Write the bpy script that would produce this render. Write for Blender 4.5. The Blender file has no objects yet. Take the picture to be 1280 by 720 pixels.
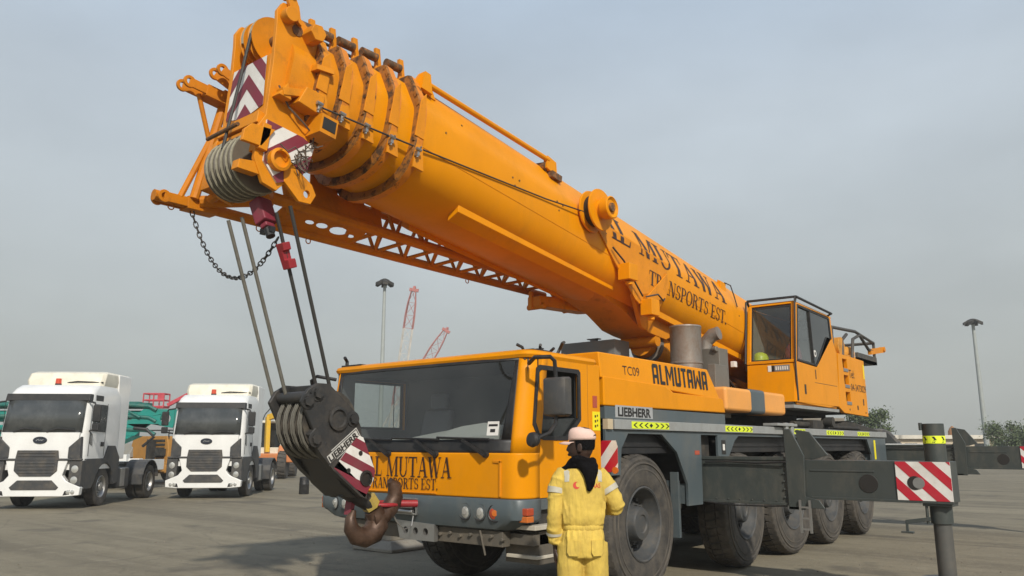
import bpy, math, random
from mathutils import Vector, Matrix, geometry, noise
S = bpy.context.scene
COL = S.collection
R = math.radians
PI = math.pi

# ---------------------------------------------------------------- camera
cam = bpy.data.objects.new('camera', bpy.data.cameras.new('camera'))
COL.objects.link(cam)
S.camera = cam
PITCH = math.atan(198 / 989.0)
YAW = R(39.3)
cam.location = (5.99, -5.69, 1.60)
cam.rotation_euler = (R(90) + PITCH, 0, YAW)
cam.data.sensor_width = 36.0
cam.data.lens = 36.0 * 989.0 / 1280.0
cam.data.clip_end = 8000
cam.data.clip_start = 0.05

# ---------------------------------------------------------------- light and sky
SUN_TRAVEL = Vector((-1.10, 0.80, -1.02)).normalized()
sun = bpy.data.objects.new('sun', bpy.data.lights.new('sun', 'SUN'))
COL.objects.link(sun)
sun.data.energy = 4.0
sun.data.angle = R(2.0)
sun.data.color = (1.0, 0.94, 0.84)
sun.rotation_euler = SUN_TRAVEL.to_track_quat('-Z', 'Y').to_euler()
W = bpy.data.worlds.new('World')
S.world = W
W.use_nodes = True
nt = W.node_tree
bg = nt.nodes['Background']
bg.inputs['Strength'].default_value = 0.1
sky = nt.nodes.new('ShaderNodeTexSky')
sky.sky_type = 'NISHITA'
sky.sun_disc = False
sky.sun_elevation = math.asin(-SUN_TRAVEL.z)
sky.sun_rotation = math.atan2(-SUN_TRAVEL.x, -SUN_TRAVEL.y)
sky.dust_density = 6.0
sky.air_density = 1.2
tc = nt.nodes.new('ShaderNodeTexCoord')
sep = nt.nodes.new('ShaderNodeSeparateXYZ')
nt.links.new(tc.outputs['Generated'], sep.inputs[0])
ramp = nt.nodes.new('ShaderNodeValToRGB')          # dusty air: tan near the horizon, pale blue above, unseen zenith darkened to deepen shadows
cr = ramp.color_ramp
cr.elements[0].position = 0.0
cr.elements[0].color = (0.435, 0.450, 0.42, 1)
cr.elements[1].position = 1.0
cr.elements[1].color = (0.17, 0.24, 0.36, 1)
for p, c in ((0.10, (0.475, 0.505, 0.49)), (0.22, (0.50, 0.545, 0.56)), (0.40, (0.495, 0.56, 0.62)), (0.55, (0.44, 0.54, 0.66)), (0.72, (0.25, 0.32, 0.43))):
    e = cr.elements.new(p)
    e.color = (*c, 1)
nt.links.new(sep.outputs['Z'], ramp.inputs[0])
mp = nt.nodes.new('ShaderNodeMapping')
mp.inputs['Scale'].default_value = (1.0, 1.0, 2.2)
mp.inputs['Location'].default_value = (0.35, 0.2, 0.0)
nt.links.new(tc.outputs['Generated'], mp.inputs[0])
nz = nt.nodes.new('ShaderNodeTexNoise')            # thin cloud veil
nz.inputs['Scale'].default_value = 2.1
nz.inputs['Detail'].default_value = 5
nz.inputs['Roughness'].default_value = 0.5
nt.links.new(mp.outputs[0], nz.inputs['Vector'])
mr = nt.nodes.new('ShaderNodeMapRange')
mr.inputs[1].default_value = 0.3
mr.inputs[2].default_value = 0.72
mr.inputs[3].default_value = 9.9
mr.inputs[4].default_value = 13.3
nt.links.new(nz.outputs[0], mr.inputs[0])
sc_ = nt.nodes.new('ShaderNodeVectorMath')
sc_.operation = 'SCALE'
nt.links.new(ramp.outputs[0], sc_.inputs[0])
nt.links.new(mr.outputs[0], sc_.inputs['Scale'])
mx = nt.nodes.new('ShaderNodeMix')
mx.data_type = 'RGBA'
mx.inputs['Factor'].default_value = 0.88
nt.links.new(sky.outputs[0], mx.inputs['A'])
nt.links.new(sc_.outputs[0], mx.inputs['B'])
nt.links.new(mx.outputs['Result'], bg.inputs['Color'])
S.view_settings.view_transform = 'Standard'
S.view_settings.look = 'None'
S.view_settings.gamma = 1.0
S.view_settings.use_curve_mapping = False
S.view_settings.exposure = 0.0
S.cycles.max_bounces = 8
S.cycles.transparent_max_bounces = 12

# ---------------------------------------------------------------- helpers
def xyz(v):
    return Vector(v)

class MB:
    """collects faces and links them as ONE mesh object"""
    def __init__(s):
        s.v = []; s.f = []; s.mi = []
    def add(s, vs, fs, mi=0):
        b = len(s.v)
        s.v += [tuple(v) for v in vs]
        for f in fs:
            s.f.append([b + i for i in f]); s.mi.append(mi)
        return s
    def box(s, x0, x1, y0, y1, z0, z1, mi=0):
        return s.hexa([(x0,y0,z0),(x1,y0,z0),(x1,y1,z0),(x0,y1,z0),(x0,y0,z1),(x1,y0,z1),(x1,y1,z1),(x0,y1,z1)], mi)
    def hexa(s, p, mi=0):
        return s.add(p, [(3,2,1,0),(4,5,6,7),(0,1,5,4),(1,2,6,5),(2,3,7,6),(3,0,4,7)], mi)
    def prism(s, poly, ax, a, b, mi=0, holes=()):
        """polygon (with holes) in the plane across axis ax, swept from a to b"""
        def P(q, h):
            return {'x': (h, q[0], q[1]), 'y': (q[0], h, q[1]), 'z': (q[0], q[1], h)}[ax]
        loops = [list(poly)] + [list(h) for h in holes]
        flat = [q for l in loops for q in l]
        tris = geometry.tessellate_polygon([[Vector((q[0], q[1], 0)) for q in l] for l in loops])
        n = len(flat)
        vs = [P(q, a) for q in flat] + [P(q, b) for q in flat]
        fs = []
        for t in tris:
            A, B, C = (Vector(flat[i]) for i in t)
            ccw = (B - A).x * (C - A).y - (B - A).y * (C - A).x > 0
            t = t if ccw else t[::-1]
            if not holes and len(tris) == n - 2:
                pass
            fs.append([i + n for i in t]); fs.append([i for i in t[::-1]])
        off = 0
        for l in loops:
            m = len(l)
            for i in range(m):
                j = (i + 1) % m
                fs.append((off+i, off+j, off+j+n, off+i+n))
            off += m
        return s.add(vs, fs, mi)
    def cyl(s, p0, p1, r0, r1=None, n=20, mi=0, caps=True):
        r1 = r0 if r1 is None else r1
        p0 = Vector(p0); p1 = Vector(p1)
        d = (p1 - p0).normalized()
        u = d.orthogonal().normalized(); w = d.cross(u)
        vs = []
        for p, r in ((p0, r0), (p1, r1)):
            for i in range(n):
                a = 2*PI*i/n
                vs.append(p + u*math.cos(a)*r + w*math.sin(a)*r)
        fs = [(i, (i+1) % n, n+(i+1) % n, n+i) for i in range(n)]
        if caps:
            fs += [tuple(range(n))[::-1], tuple(range(n, 2*n))]
        return s.add(vs, fs, mi)
    def tube(s, pts, r, n=8, mi=0, closed=False):
        pts = [Vector(p) for p in pts]
        m = len(pts)
        rs = r if isinstance(r, (list, tuple)) else [r]*m
        rings = []
        u = None
        for i, p in enumerate(pts):
            if closed:
                d = pts[(i+1) % m] - pts[i-1]
            else:
                d = pts[min(i+1, m-1)] - pts[max(i-1, 0)]
            d.normalize()
            u = d.orthogonal().normalized() if u is None else (u - d*u.dot(d)).normalized()
            w = d.cross(u)
            rings.append([p + (u*math.cos(2*PI*k/n) + w*math.sin(2*PI*k/n))*rs[i] for k in range(n)])
        if closed:
            return s.loft(rings + [rings[0]], caps=False, mi=mi)
        return s.loft(rings, mi=mi)
    def loft(s, rings, caps=True, mi=0, closed=True):
        n = len(rings[0]); vs = [v for r in rings for v in r]; fs = []
        for i in range(len(rings)-1):
            for k in range(n if closed else n-1):
                a = i*n+k; b = i*n+(k+1) % n
                fs.append((a, b, b+n, a+n))
        if caps:
            fs += [tuple(range(n))[::-1], tuple(range((len(rings)-1)*n, len(rings)*n))]
        return s.add(vs, fs, mi)
    def lathe(s, o, d, prof, n=32, mi=0):
        """prof: (radius, height) along d from o"""
        o = Vector(o); d = Vector(d).normalized()
        u = d.orthogonal().normalized(); w = d.cross(u)
        rings = [[o + d*h + (u*math.cos(2*PI*k/n) + w*math.sin(2*PI*k/n))*max(r, 1e-4) for k in range(n)] for r, h in prof]
        return s.loft(rings, caps=False, mi=mi)
    def bar(s, p0, p1, a, b=None, mi=0, up=(0, 0, 1)):
        """rectangular bar"""
        b = a if b is None else b
        p0 = Vector(p0); p1 = Vector(p1); d = (p1-p0).normalized()
        w = d.cross(Vector(up))
        if w.length < 1e-3: w = d.cross(Vector((1, 0, 0)))
        w.normalize(); h = w.cross(d)
        q = [p + w*(sx*a/2) + h*(sz*b/2) for p in (p0, p1) for sx, sz in ((-1,-1),(1,-1),(1,1),(-1,1))]
        return s.add(q, [(0,1,2,3),(7,6,5,4),(1,0,4,5),(2,1,5,6),(3,2,6,7),(0,3,7,4)], mi)
    def map(s, fn):
        s.v = [tuple(fn(*v)) for v in s.v]
        return s
    def merge(s, o, mi=None):
        b = len(s.v)
        s.v += o.v
        s.f += [[b+i for i in f] for f in o.f]
        s.mi += o.mi if mi is None else [mi]*len(o.f)
        return s
    def mesh(s, name, mats, smooth=35, fix=True):
        me = bpy.data.meshes.new(name)
        me.from_pydata(s.v, [], s.f)
        for m in (mats if isinstance(mats, (list, tuple)) else [mats]):
            me.materials.append(m)
        me.polygons.foreach_set('material_index', s.mi)
        if fix:
            import bmesh
            bm = bmesh.new(); bm.from_mesh(me)
            bmesh.ops.recalc_face_normals(bm, faces=bm.faces)
            bm.to_mesh(me); bm.free()
        if smooth:
            me.polygons.foreach_set('use_smooth', [True]*len(me.polygons))
            me.set_sharp_from_angle(angle=R(smooth))
        me.update()
        return me
    def build(s, name, mats, parent=None, smooth=35, bevel=0, fix=True):
        o = bpy.data.objects.new(name, s.mesh(name, mats, smooth, fix))
        COL.objects.link(o)
        if parent is not None: o.parent = parent
        if bevel:
            b = o.modifiers.new('bevel', 'BEVEL')
            b.width = bevel; b.segments = 2; b.limit_method = 'ANGLE'; b.angle_limit = R(40); b.harden_normals = bool(smooth)
        return o

def tag(o, label=None, cat=None, group=None, kind=None):
    for k, v in (('label', label), ('category', cat), ('group', group), ('kind', kind)):
        if v: o[k] = v
    return o

def empty(name, loc=(0, 0, 0), rz=0, parent=None):
    o = bpy.data.objects.new(name, None)
    COL.objects.link(o)
    o.location = loc; o.rotation_euler = (0, 0, rz)
    o.empty_display_size = 0.2
    if parent is not None: o.parent = parent
    return o

def copy_tree(o, parent=None):
    c = o.copy(); COL.objects.link(c)
    c.parent = parent
    for ch in list(o.children): copy_tree(ch, c)
    return c

# ---------------------------------------------------------------- materials
def mat(name, col, rough=0.5, dirt=0.0, dcol=(0.30, 0.24, 0.16), metal=0.0, dscale=2.0, bump=0.0, coat=0.0, var=0.08, streak=0.0, bscale=40, spec=0.5, dthr=(0.45, 0.75)):
    m = bpy.data.materials.new(name); m.use_nodes = True
    t = m.node_tree; N = t.nodes; L = t.links
    p = N['Principled BSDF']
    p.inputs['Roughness'].default_value = rough
    p.inputs['Metallic'].default_value = metal
    p.inputs['Specular IOR Level'].default_value = spec
    if coat:
        p.inputs['Coat Weight'].default_value = coat
        p.inputs['Coat Roughness'].default_value = 0.15
    tc = N.new('ShaderNodeTexCoord')
    geo = N.new('ShaderNodeNewGeometry')
    n1 = N.new('ShaderNodeTexNoise'); n1.inputs['Scale'].default_value = dscale; n1.inputs['Detail'].default_value = 9; n1.inputs['Roughness'].default_value = 0.62
    L.new(geo.outputs['Position'] if False else tc.outputs['Object'], n1.inputs['Vector'])
    hv = N.new('ShaderNodeHueSaturation'); hv.inputs['Color'].default_value = (*col, 1)
    mr = N.new('ShaderNodeMapRange'); mr.inputs[1].default_value = 0.3; mr.inputs[2].default_value = 0.7
    mr.inputs[3].default_value = 1 - var; mr.inputs[4].default_value = 1 + var
    L.new(n1.outputs[0], mr.inputs[0]); L.new(mr.outputs[0], hv.inputs['Value'])
    out = hv.outputs[0]
    fac = None
    if dirt:
        n2 = N.new('ShaderNodeTexNoise'); n2.inputs['Scale'].default_value = dscale*1.7; n2.inputs['Detail'].default_value = 10; n2.inputs['Roughness'].default_value = 0.7
        mpn = N.new('ShaderNodeMapping'); mpn.inputs['Scale'].default_value = (1, 1, 1 - 0.75*streak); mpn.inputs['Location'].default_value = (3.1, 7.7, 1.3)
        L.new(tc.outputs['Object'], mpn.inputs[0]); L.new(mpn.outputs[0], n2.inputs['Vector'])
        m2 = N.new('ShaderNodeMapRange'); m2.inputs[1].default_value = dthr[0]; m2.inputs[2].default_value = dthr[1]
        m2.inputs[3].default_value = 0.0; m2.inputs[4].default_value = dirt
        L.new(n2.outputs[0], m2.inputs[0])
        mix = N.new('ShaderNodeMix'); mix.data_type = 'RGBA'
        L.new(m2.outputs[0], mix.inputs['Factor']); L.new(out, mix.inputs['A']); mix.inputs['B'].default_value = (*dcol, 1)
        out = mix.outputs['Result']; fac = m2.outputs[0]
        r2 = N.new('ShaderNodeMapRange'); r2.inputs[3].default_value = rough; r2.inputs[4].default_value = min(1, rough+0.35)
        L.new(fac, r2.inputs[0]); L.new(r2.outputs[0], p.inputs['Roughness'])
    L.new(out, p.inputs['Base Color'])
    if bump:
        n3 = N.new('ShaderNodeTexNoise'); n3.inputs['Scale'].default_value = bscale; n3.inputs['Detail'].default_value = 4
        L.new(tc.outputs['Object'], n3.inputs['Vector'])
        b = N.new('ShaderNodeBump'); b.inputs['Strength'].default_value = bump; b.inputs['Distance'].default_value = 0.02
        L.new(n3.outputs[0], b.inputs['Height']); L.new(b.outputs[0], p.inputs['Normal'])
    return m

def glass(name, tint=(0.55, 0.6, 0.6), refl=1.0):
    m = bpy.data.materials.new(name); m.use_nodes = True
    t = m.node_tree; N = t.nodes; L = t.links
    N.remove(N['Principled BSDF'])
    o = N['Material Output']
    tr = N.new('ShaderNodeBsdfTransparent'); tr.inputs[0].default_value = (*tint, 1)
    gl = N.new('ShaderNodeBsdfGlossy'); gl.inputs['Roughness'].default_value = 0.03
    gl.inputs[0].default_value = (refl, refl, refl, 1)
    fr = N.new('ShaderNodeFresnel'); fr.inputs[0].default_value = 1.6
    ge = N.new('ShaderNodeNewGeometry'); ir = N.new('ShaderNodeMapRange'); ir.inputs[3].default_value = 1.6; ir.inputs[4].default_value = 1/1.6
    L.new(ge.outputs['Backfacing'], ir.inputs[0]); L.new(ir.outputs[0], fr.inputs[0])
    ms = N.new('ShaderNodeMixShader')
    df = N.new('ShaderNodeBsdfDiffuse'); df.inputs[0].default_value = (0.42, 0.41, 0.37, 1)
    ms2 = N.new('ShaderNodeMixShader')
    nz = N.new('ShaderNodeTexNoise'); nz.inputs['Scale'].default_value = 1.6; nz.inputs['Detail'].default_value = 5
    tcx = N.new('ShaderNodeTexCoord'); L.new(tcx.outputs['Object'], nz.inputs['Vector'])
    mr = N.new('ShaderNodeMapRange'); mr.inputs[1].default_value = 0.35; mr.inputs[2].default_value = 0.75; mr.inputs[3].default_value = 0.015; mr.inputs[4].default_value = 0.07
    L.new(nz.outputs[0], mr.inputs[0]); L.new(mr.outputs[0], ms2.inputs[0])
    L.new(tr.outputs[0], ms2.inputs[1]); L.new(df.outputs[0], ms2.inputs[2])
    L.new(fr.outputs[0], ms.inputs[0]); L.new(ms2.outputs[0], ms.inputs[1]); L.new(gl.outputs[0], ms.inputs[2])
    L.new(ms.outputs[0], o.inputs[0])
    return m

YEL = mat('crane_yellow', (0.74, 0.274, 0.001), 0.40, dirt=0.42, dcol=(0.42, 0.185, 0.02), dscale=1.3, coat=0.0, var=0.07, streak=0.85, dthr=(0.50, 0.80), spec=0.16, bump=0.035, bscale=3.0)
YELW = mat('worn_yellow', (0.66, 0.236, 0.004), 0.5, dirt=0.6, dcol=(0.20, 0.085, 0.02), dscale=3.4, var=0.1, streak=0.3, dthr=(0.54, 0.78), spec=0.3)
GRIM = mat('greasy_yellow', (0.66, 0.21, 0.008), 0.5, dirt=0.85, dcol=(0.05, 0.03, 0.015), dscale=5.5, var=0.15, dthr=(0.57, 0.66))
EDGE2 = mat('collar_edge', (0.30, 0.115, 0.014), 0.6, dirt=0.9, dcol=(0.035, 0.022, 0.013), dscale=6, var=0.2, dthr=(0.48, 0.60))
JIBM = mat('jib_shade_yellow', (0.55, 0.185, 0.005), 0.55, dirt=0.6, dcol=(0.20, 0.085, 0.02), dscale=3.4, var=0.1, dthr=(0.52, 0.78), spec=0.25)  # darker crane yellow: the jib's shade is put into its base colour
EDGE = mat('greasy_edge', (0.10, 0.055, 0.025), 0.65, dirt=0.8, dcol=(0.42, 0.16, 0.03), dscale=9, var=0.3, dthr=(0.5, 0.62))
GREY = mat('crane_grey', (0.078, 0.100, 0.110), 0.45, dirt=0.45, dcol=(0.22, 0.19, 0.145), dscale=1.6, coat=0.1, streak=0.6, dthr=(0.48, 0.85))
DGRY = mat('outrigger_grey', (0.046, 0.054, 0.051), 0.45, dirt=0.5, dcol=(0.15, 0.13, 0.10), dscale=2.6, streak=0.75, dthr=(0.50, 0.78), bump=.02, bscale=4)
UNDR = mat('chassis_dark', (0.028, 0.027, 0.025), 0.75, dirt=0.5, dcol=(0.13, 0.105, 0.075), dscale=3)
BLK = mat('black_plastic', (0.016, 0.016, 0.017), 0.5, dirt=0.25, dcol=(0.12, 0.10, 0.08), dscale=3)
RUB = mat('tyre_rubber', (0.040, 0.037, 0.034), 0.82, dirt=0.75, dcol=(0.150, 0.128, 0.10), dscale=3.2, bump=0.25, bscale=60, dthr=(0.38, 0.75))
RUBC = mat('tyre_sidewall', (0.075, 0.067, 0.058), 0.85, dirt=0.6, dcol=(0.17, 0.145, 0.11), dscale=3.0, bump=0.2, bscale=70)
STEEL = mat('bare_steel', (0.42, 0.42, 0.41), 0.38, dirt=0.35, dcol=(0.2, 0.15, 0.1), metal=0.85, dscale=4)
RAIL = mat('rail_metal', (0.36, 0.37, 0.36), 0.45, dirt=0.4, dcol=(0.25, 0.22, 0.18), metal=0.3, dscale=4)
ROPE = mat('steel_rope', (0.16, 0.15, 0.125), 0.6, dirt=0.5, dcol=(0.05, 0.045, 0.035), dscale=12, metal=0.3)
ROPED = mat('dark_rope', (0.035, 0.033, 0.03), 0.6)
WHITE = mat('sign_white', (0.74, 0.72, 0.68), 0.45, dirt=0.4, dcol=(0.4, 0.34, 0.26), dscale=3)
PWHITE = mat('truck_white', (0.78, 0.78, 0.76), 0.3, dirt=0.25, dcol=(0.5, 0.45, 0.36), dscale=1.2, coat=0.4, streak=0.5, dthr=(0.5, 0.9))
RED = mat('sign_red', (0.48, 0.012, 0.030), 0.45, dirt=0.3, dcol=(0.25, 0.12, 0.1), dscale=3)
REDW = mat('faded_red', (0.20, 0.022, 0.040), 0.55, dirt=0.4, dcol=(0.16, 0.09, 0.08), dscale=4)
REDP = mat('red_paint', (0.30, 0.018, 0.026), 0.5, dirt=0.3, dcol=(0.2, 0.06, 0.04), dscale=6)
LIME = mat('lime_sticker', (0.72, 0.83, 0.03), 0.5)
SYEL = mat('yellow_sticker', (0.85, 0.72, 0.01), 0.5)
INK = mat('black_ink', (0.02, 0.018, 0.016), 0.5)
BRN = mat('brown_ink', (0.045, 0.017, 0.008), 0.5)
HOOKM = mat('hook_rust', (0.060, 0.034, 0.022), 0.42, dirt=0.85, dcol=(0.15, 0.09, 0.06), dscale=4, metal=0.4, bump=.08, bscale=14, dthr=(.42, .72))
BLOCKM = mat('block_black', (0.028, 0.028, 0.028), 0.5, dirt=0.5, dcol=(0.11, 0.09, 0.07), dscale=3.5, bump=0.1)
RUST = mat('silencer_steel', (0.30, 0.27, 0.24), 0.5, dirt=0.7, dcol=(0.20, 0.11, 0.055), metal=0.6, dscale=4, streak=0.5)
TGL = mat('truck_glass', (0.055, 0.060, 0.060), 0.12, spec=0.7, dirt=0.3, dcol=(0.20, 0.20, 0.19), dscale=1.2)
GLS = glass('window_glass', (0.80, 0.83, 0.82))
GLSD = glass('tinted_glass', (0.80, 0.83, 0.82))
DKGL = mat('dark_glass', (0.016, 0.018, 0.018), 0.06, spec=0.6, dirt=0.12, dcol=(0.2, 0.19, 0.17), dscale=3)
LENS = mat('lamp_lens', (0.55, 0.55, 0.52), 0.12, metal=0.5)
LENSR = mat('lamp_lens_red', (0.42, 0.06, 0.02), 0.2, coat=0.5)
LENSO = mat('lamp_lens_orange', (0.55, 0.14, 0.02), 0.2, coat=0.5)
INT = mat('cab_interior', (0.075, 0.078, 0.077), 0.8)
INTL = mat('dashboard', (0.34, 0.35, 0.33), 0.7)
CONC = mat('pad_steel', (0.26, 0.24, 0.20), 0.75, dirt=0.5, dcol=(0.16, 0.13, 0.1), dscale=4)

# ---------------------------------------------------------------- lettering
def sans(text, size, bold=0.0, sx=1.0, spacing=1.0):
    """flat letters as (verts2d, faces) with the built-in font, left at 0, baseline at 0, cap height = size"""
    c = bpy.data.curves.new('t', 'FONT'); c.body = text; c.size = 1.0; c.offset = bold; c.resolution_u = 4
    c.space_character = spacing
    o = bpy.data.objects.new('t', c); COL.objects.link(o)
    dg = bpy.context.evaluated_depsgraph_get()
    me = bpy.data.meshes.new_from_object(o.evaluated_get(dg))
    vs = [(v.co.x, v.co.y) for v in me.vertices]; fs = [tuple(p.vertices) for p in me.polygons]
    bpy.data.objects.remove(o); bpy.data.curves.remove(c); bpy.data.meshes.remove(me)
    h = max(v[1] for v in vs); x0 = min(v[0] for v in vs)
    k = size / h
    return [((x-x0)*k*sx, y*k) for x, y in vs], fs

def serif_letter(ch):
    T, t, s = 0.165, 0.06, 0.045
    st = []
    def q(x0, x1, y0, y1): st.append(([(x0, y0), (x0, y1)], [(x1, y0), (x1, y1)]))
    def stem(x, w): q(x, x+w, 0, 1)
    def diag(xa, xb, w, ya=0, yb=1): st.append(([(xa, ya), (xb, yb)], [(xa+w, ya), (xb+w, yb)]))
    def arc(cx, cy, rx, ry, a0, a1, w0, w1, n=14):
        Lp, Rp = [], []
        for i in range(n+1):
            a = R(a0 + (a1-a0)*i/n)
            f = abs(math.cos(a)); w = w0 + (w1-w0)*f
            Lp.append((cx+rx*math.cos(a), cy+ry*math.sin(a)))
            Rp.append((cx+(rx-w)*math.cos(a), cy+(ry-w*0.8)*math.sin(a)))
        st.append((Lp, Rp))
    if ch == 'A':
        diag(.10, .39, t); diag(.60, .36, T); q(.19, .64, .30, .355); q(0, .26, 0, s); q(.52, .86, 0, s); return st, .84
    if ch == 'L':
        stem(.10, T); q(0, .37, 1-s, 1); q(0, .60, 0, s+.01); st.append(([(.53, 0), (.60, .30)], [(.60, 0), (.62, .30)])); return st, .68
    if ch == 'M':
        stem(.13, t); stem(.83, T); diag(.44, .13, T); diag(.47, .86, t); q(.03, .30, 1-s, 1); q(.03, .29, 0, s); q(.76, 1.08, 0, s); q(.84, 1.08, 1-s, 1); return st, 1.12
    if ch == 'U':
        q(.10, .10+T, .28, 1); q(.66, .66+t, .28, 1); q(0, .36, 1-s, 1); q(.56, .82, 1-s, 1)
        arc(.41, .30, .31, .32, 180, 360, .07, .115); return st, .86
    if ch == 'T':
        stem(.30, T); q(.02, .745, 1-.055, 1); q(.20, .57, 0, s); st.append(([(.0, .70), (.02, 1)], [(.035, .70), (.09, 1)])); st.append(([(.73, .70), (.675, 1)], [(.765, .70), (.745, 1)])); return st, .80
    if ch == 'W':
        diag(.30, .07, T); diag(.33, .53, t); diag(.70, .47, T); diag(.74, 1.0, t); q(0, .32, 1-s, 1); q(.42, .70, 1-s, 1); q(.9, 1.14, 1-s, 1); return st, 1.12
    if ch == 'R':
        stem(.10, T); q(0, .36, 0, s); q(0, .3, 1-s, 1); arc(.34, .76, .32, .24, 90, -90, .055, .15); q(.2, .345, 1-.05, 1); q(.2, .345, .52, .57); diag(.60, .34, T, 0, .54); q(.60, .84, 0, s); return st, .83
    if ch == 'N':
        stem(.12, t); stem(.70, t); diag(.60, .10, T); q(0, .2, 1-s, 1); q(.02, .28, 0, s); q(.60, .86, 1-s, 1); return st, .88
    if ch == 'S':
        arc(.34, .74, .26, .26, 30, 270, .06, .13); arc(.34, .27, .28, .27, 90, -150, .06, .14); q(.53, .57, .66, .95); q(.06, .10, .04, .36); return st, .68
    if ch == 'P':
        stem(.10, T); q(0, .38, 0, s); q(0, .3, 1-s, 1); arc(.34, .73, .33, .27, 90, -90, .055, .15); q(.2, .345, 1-.05, 1); q(.2, .345, .46, .51); return st, .70
    if ch == 'O':
        arc(.43, .5, .42, .52, 0, 360, .06, .16, 28); return st, .88
    if ch == 'E':
        stem(.10, T); q(0, .63, 1-.05, 1); q(0, .66, 0, .055); q(.2, .48, .48, .53); q(.59, .63, .72, 1); q(.60, .66, 0, .3); q(.46, .49, .38, .64); return st, .70
    if ch == '.':
        q(.04, .2, 0, .15); return st, .26
    return st, .36

def block(text, size):
    """condensed heavy stencil-like capitals; flat strips like serif()"""
    vs, fs, lays = [], [], []; x = 0; lay = 0
    S_ = .19
    def shapes(ch):
        q = lambda x0, x1, y0, y1: [(x0, y0), (x1, y0), (x1, y1), (x0, y1)]
        if ch == 'A': return [q(0, S_, 0, .9), q(.41, .60, 0, .9), [(0, .9), (.60, .9), (.52, 1), (.08, 1)], q(S_, .41, .82, .9), q(S_, .41, .30, .46)], .60
        if ch == 'L': return [q(0, S_, 0, 1), q(S_, .50, 0, .17)], .50
        if ch == 'M': return [q(0, S_, 0, 1), q(.65, .84, 0, 1), [(S_, 1), (S_, .72), (.42, .22), (.42, .52)], [(.65, 1), (.42, .52), (.42, .22), (.65, .72)]], .84
        if ch == 'U': return [q(0, S_, .1, 1), q(.41, .60, .1, 1), [(.08, 0), (.52, 0), (.60, .1), (0, .1)], q(S_, .41, .1, .18)], .60
        if ch == 'T': return [q(.18, .37, 0, .84), q(0, .55, .84, 1)], .55
        if ch == 'W': return [q(0, S_, 0, 1), q(.65, .84, 0, 1), [(S_, 0), (.42, .48), (.42, .78), (S_, .28)], [(.65, 0), (.65, .28), (.42, .78), (.42, .48)]], .84
        return [], .3
    for ch in text:
        st, adv = shapes(ch)
        for p in st:
            b = len(vs); vs += [((x+u)*size, v*size) for u, v in p]; lays += [lay]*4; fs.append((b, b+1, b+2, b+3)); lay += 1
        x += adv + .13
    return vs, fs, lays, (x-.13)*size

def serif(text, size, sx=1.0, sub=6):
    vs, fs = [], []
    x = 0; lay = 0; lays = []
    for ch in text:
        st, adv = serif_letter(ch)
        for Lp, Rp in st:
            if len(Lp) == 2:
                Lp = [(Lp[0][0]+(Lp[1][0]-Lp[0][0])*i/sub, Lp[0][1]+(Lp[1][1]-Lp[0][1])*i/sub) for i in range(sub+1)]
                Rp = [(Rp[0][0]+(Rp[1][0]-Rp[0][0])*i/sub, Rp[0][1]+(Rp[1][1]-Rp[0][1])*i/sub) for i in range(sub+1)]
            b = len(vs)
            for l, r in zip(Lp, Rp):
                vs += [((x+l[0])*size*sx, l[1]*size), ((x+r[0])*size*sx, r[1]*size)]
                lays += [lay, lay]
            fs += [(b+2*i, b+2*i+1, b+2*i+3, b+2*i+2) for i in range(len(Lp)-1)]
            lay += 1
        x += adv
    return vs, fs, lays, x*size*sx

def letters(name, vf, fn, m, parent, lays=None):
    """fn(u, v, lift) -> point; letters are laid just proud of the surface"""
    vs, fs = vf
    mb = MB()
    mb.add([fn(u, v, 0.003 + (0.0004*(lays[i] % 7) if lays else 0)) for i, (u, v) in enumerate(vs)], fs)
    return mb.build(name, m, parent, smooth=0, fix=False)

def stripes(mb, P, w, h, n, ang=1.0, mi_a=0, mi_b=1, lift=0.002, phase=0.0, clip=None):
    """diagonal stripes on a w x h panel; P(u, v, lift) -> point. mi_a is the ground, mi_b the stripes."""
    poly = clip or [(0, 0), (w, 0), (w, h), (0, h)]
    period = (w + abs(ang)*h) / n
    def cut(poly, a, b, c):          # keep a*u+b*v<=c
        out = []
        for i in range(len(poly)):
            p, q = poly[i], poly[(i+1) % len(poly)]
            dp, dq = a*p[0]+b*p[1]-c, a*q[0]+b*q[1]-c
            if dp <= 0: out.append(p)
            if dp*dq < 0:
                k = dp/(dp-dq); out.append((p[0]+(q[0]-p[0])*k, p[1]+(q[1]-p[1])*k))
        return out
    mb.add([P(u, v, 0) for u, v in poly], [tuple(range(len(poly)))], mi_a)
    lo = min(u + ang*v for u, v in poly); hi = max(u + ang*v for u, v in poly)
    k = lo + phase*period - period
    while k < hi:
        pl = cut(cut(poly, 1, ang, k + period/2), -1, -ang, -k)
        if len(pl) >= 3:
            mb.add([P(u, v, lift) for u, v in pl], [tuple(range(len(pl)))], mi_b)
        k += period

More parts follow.
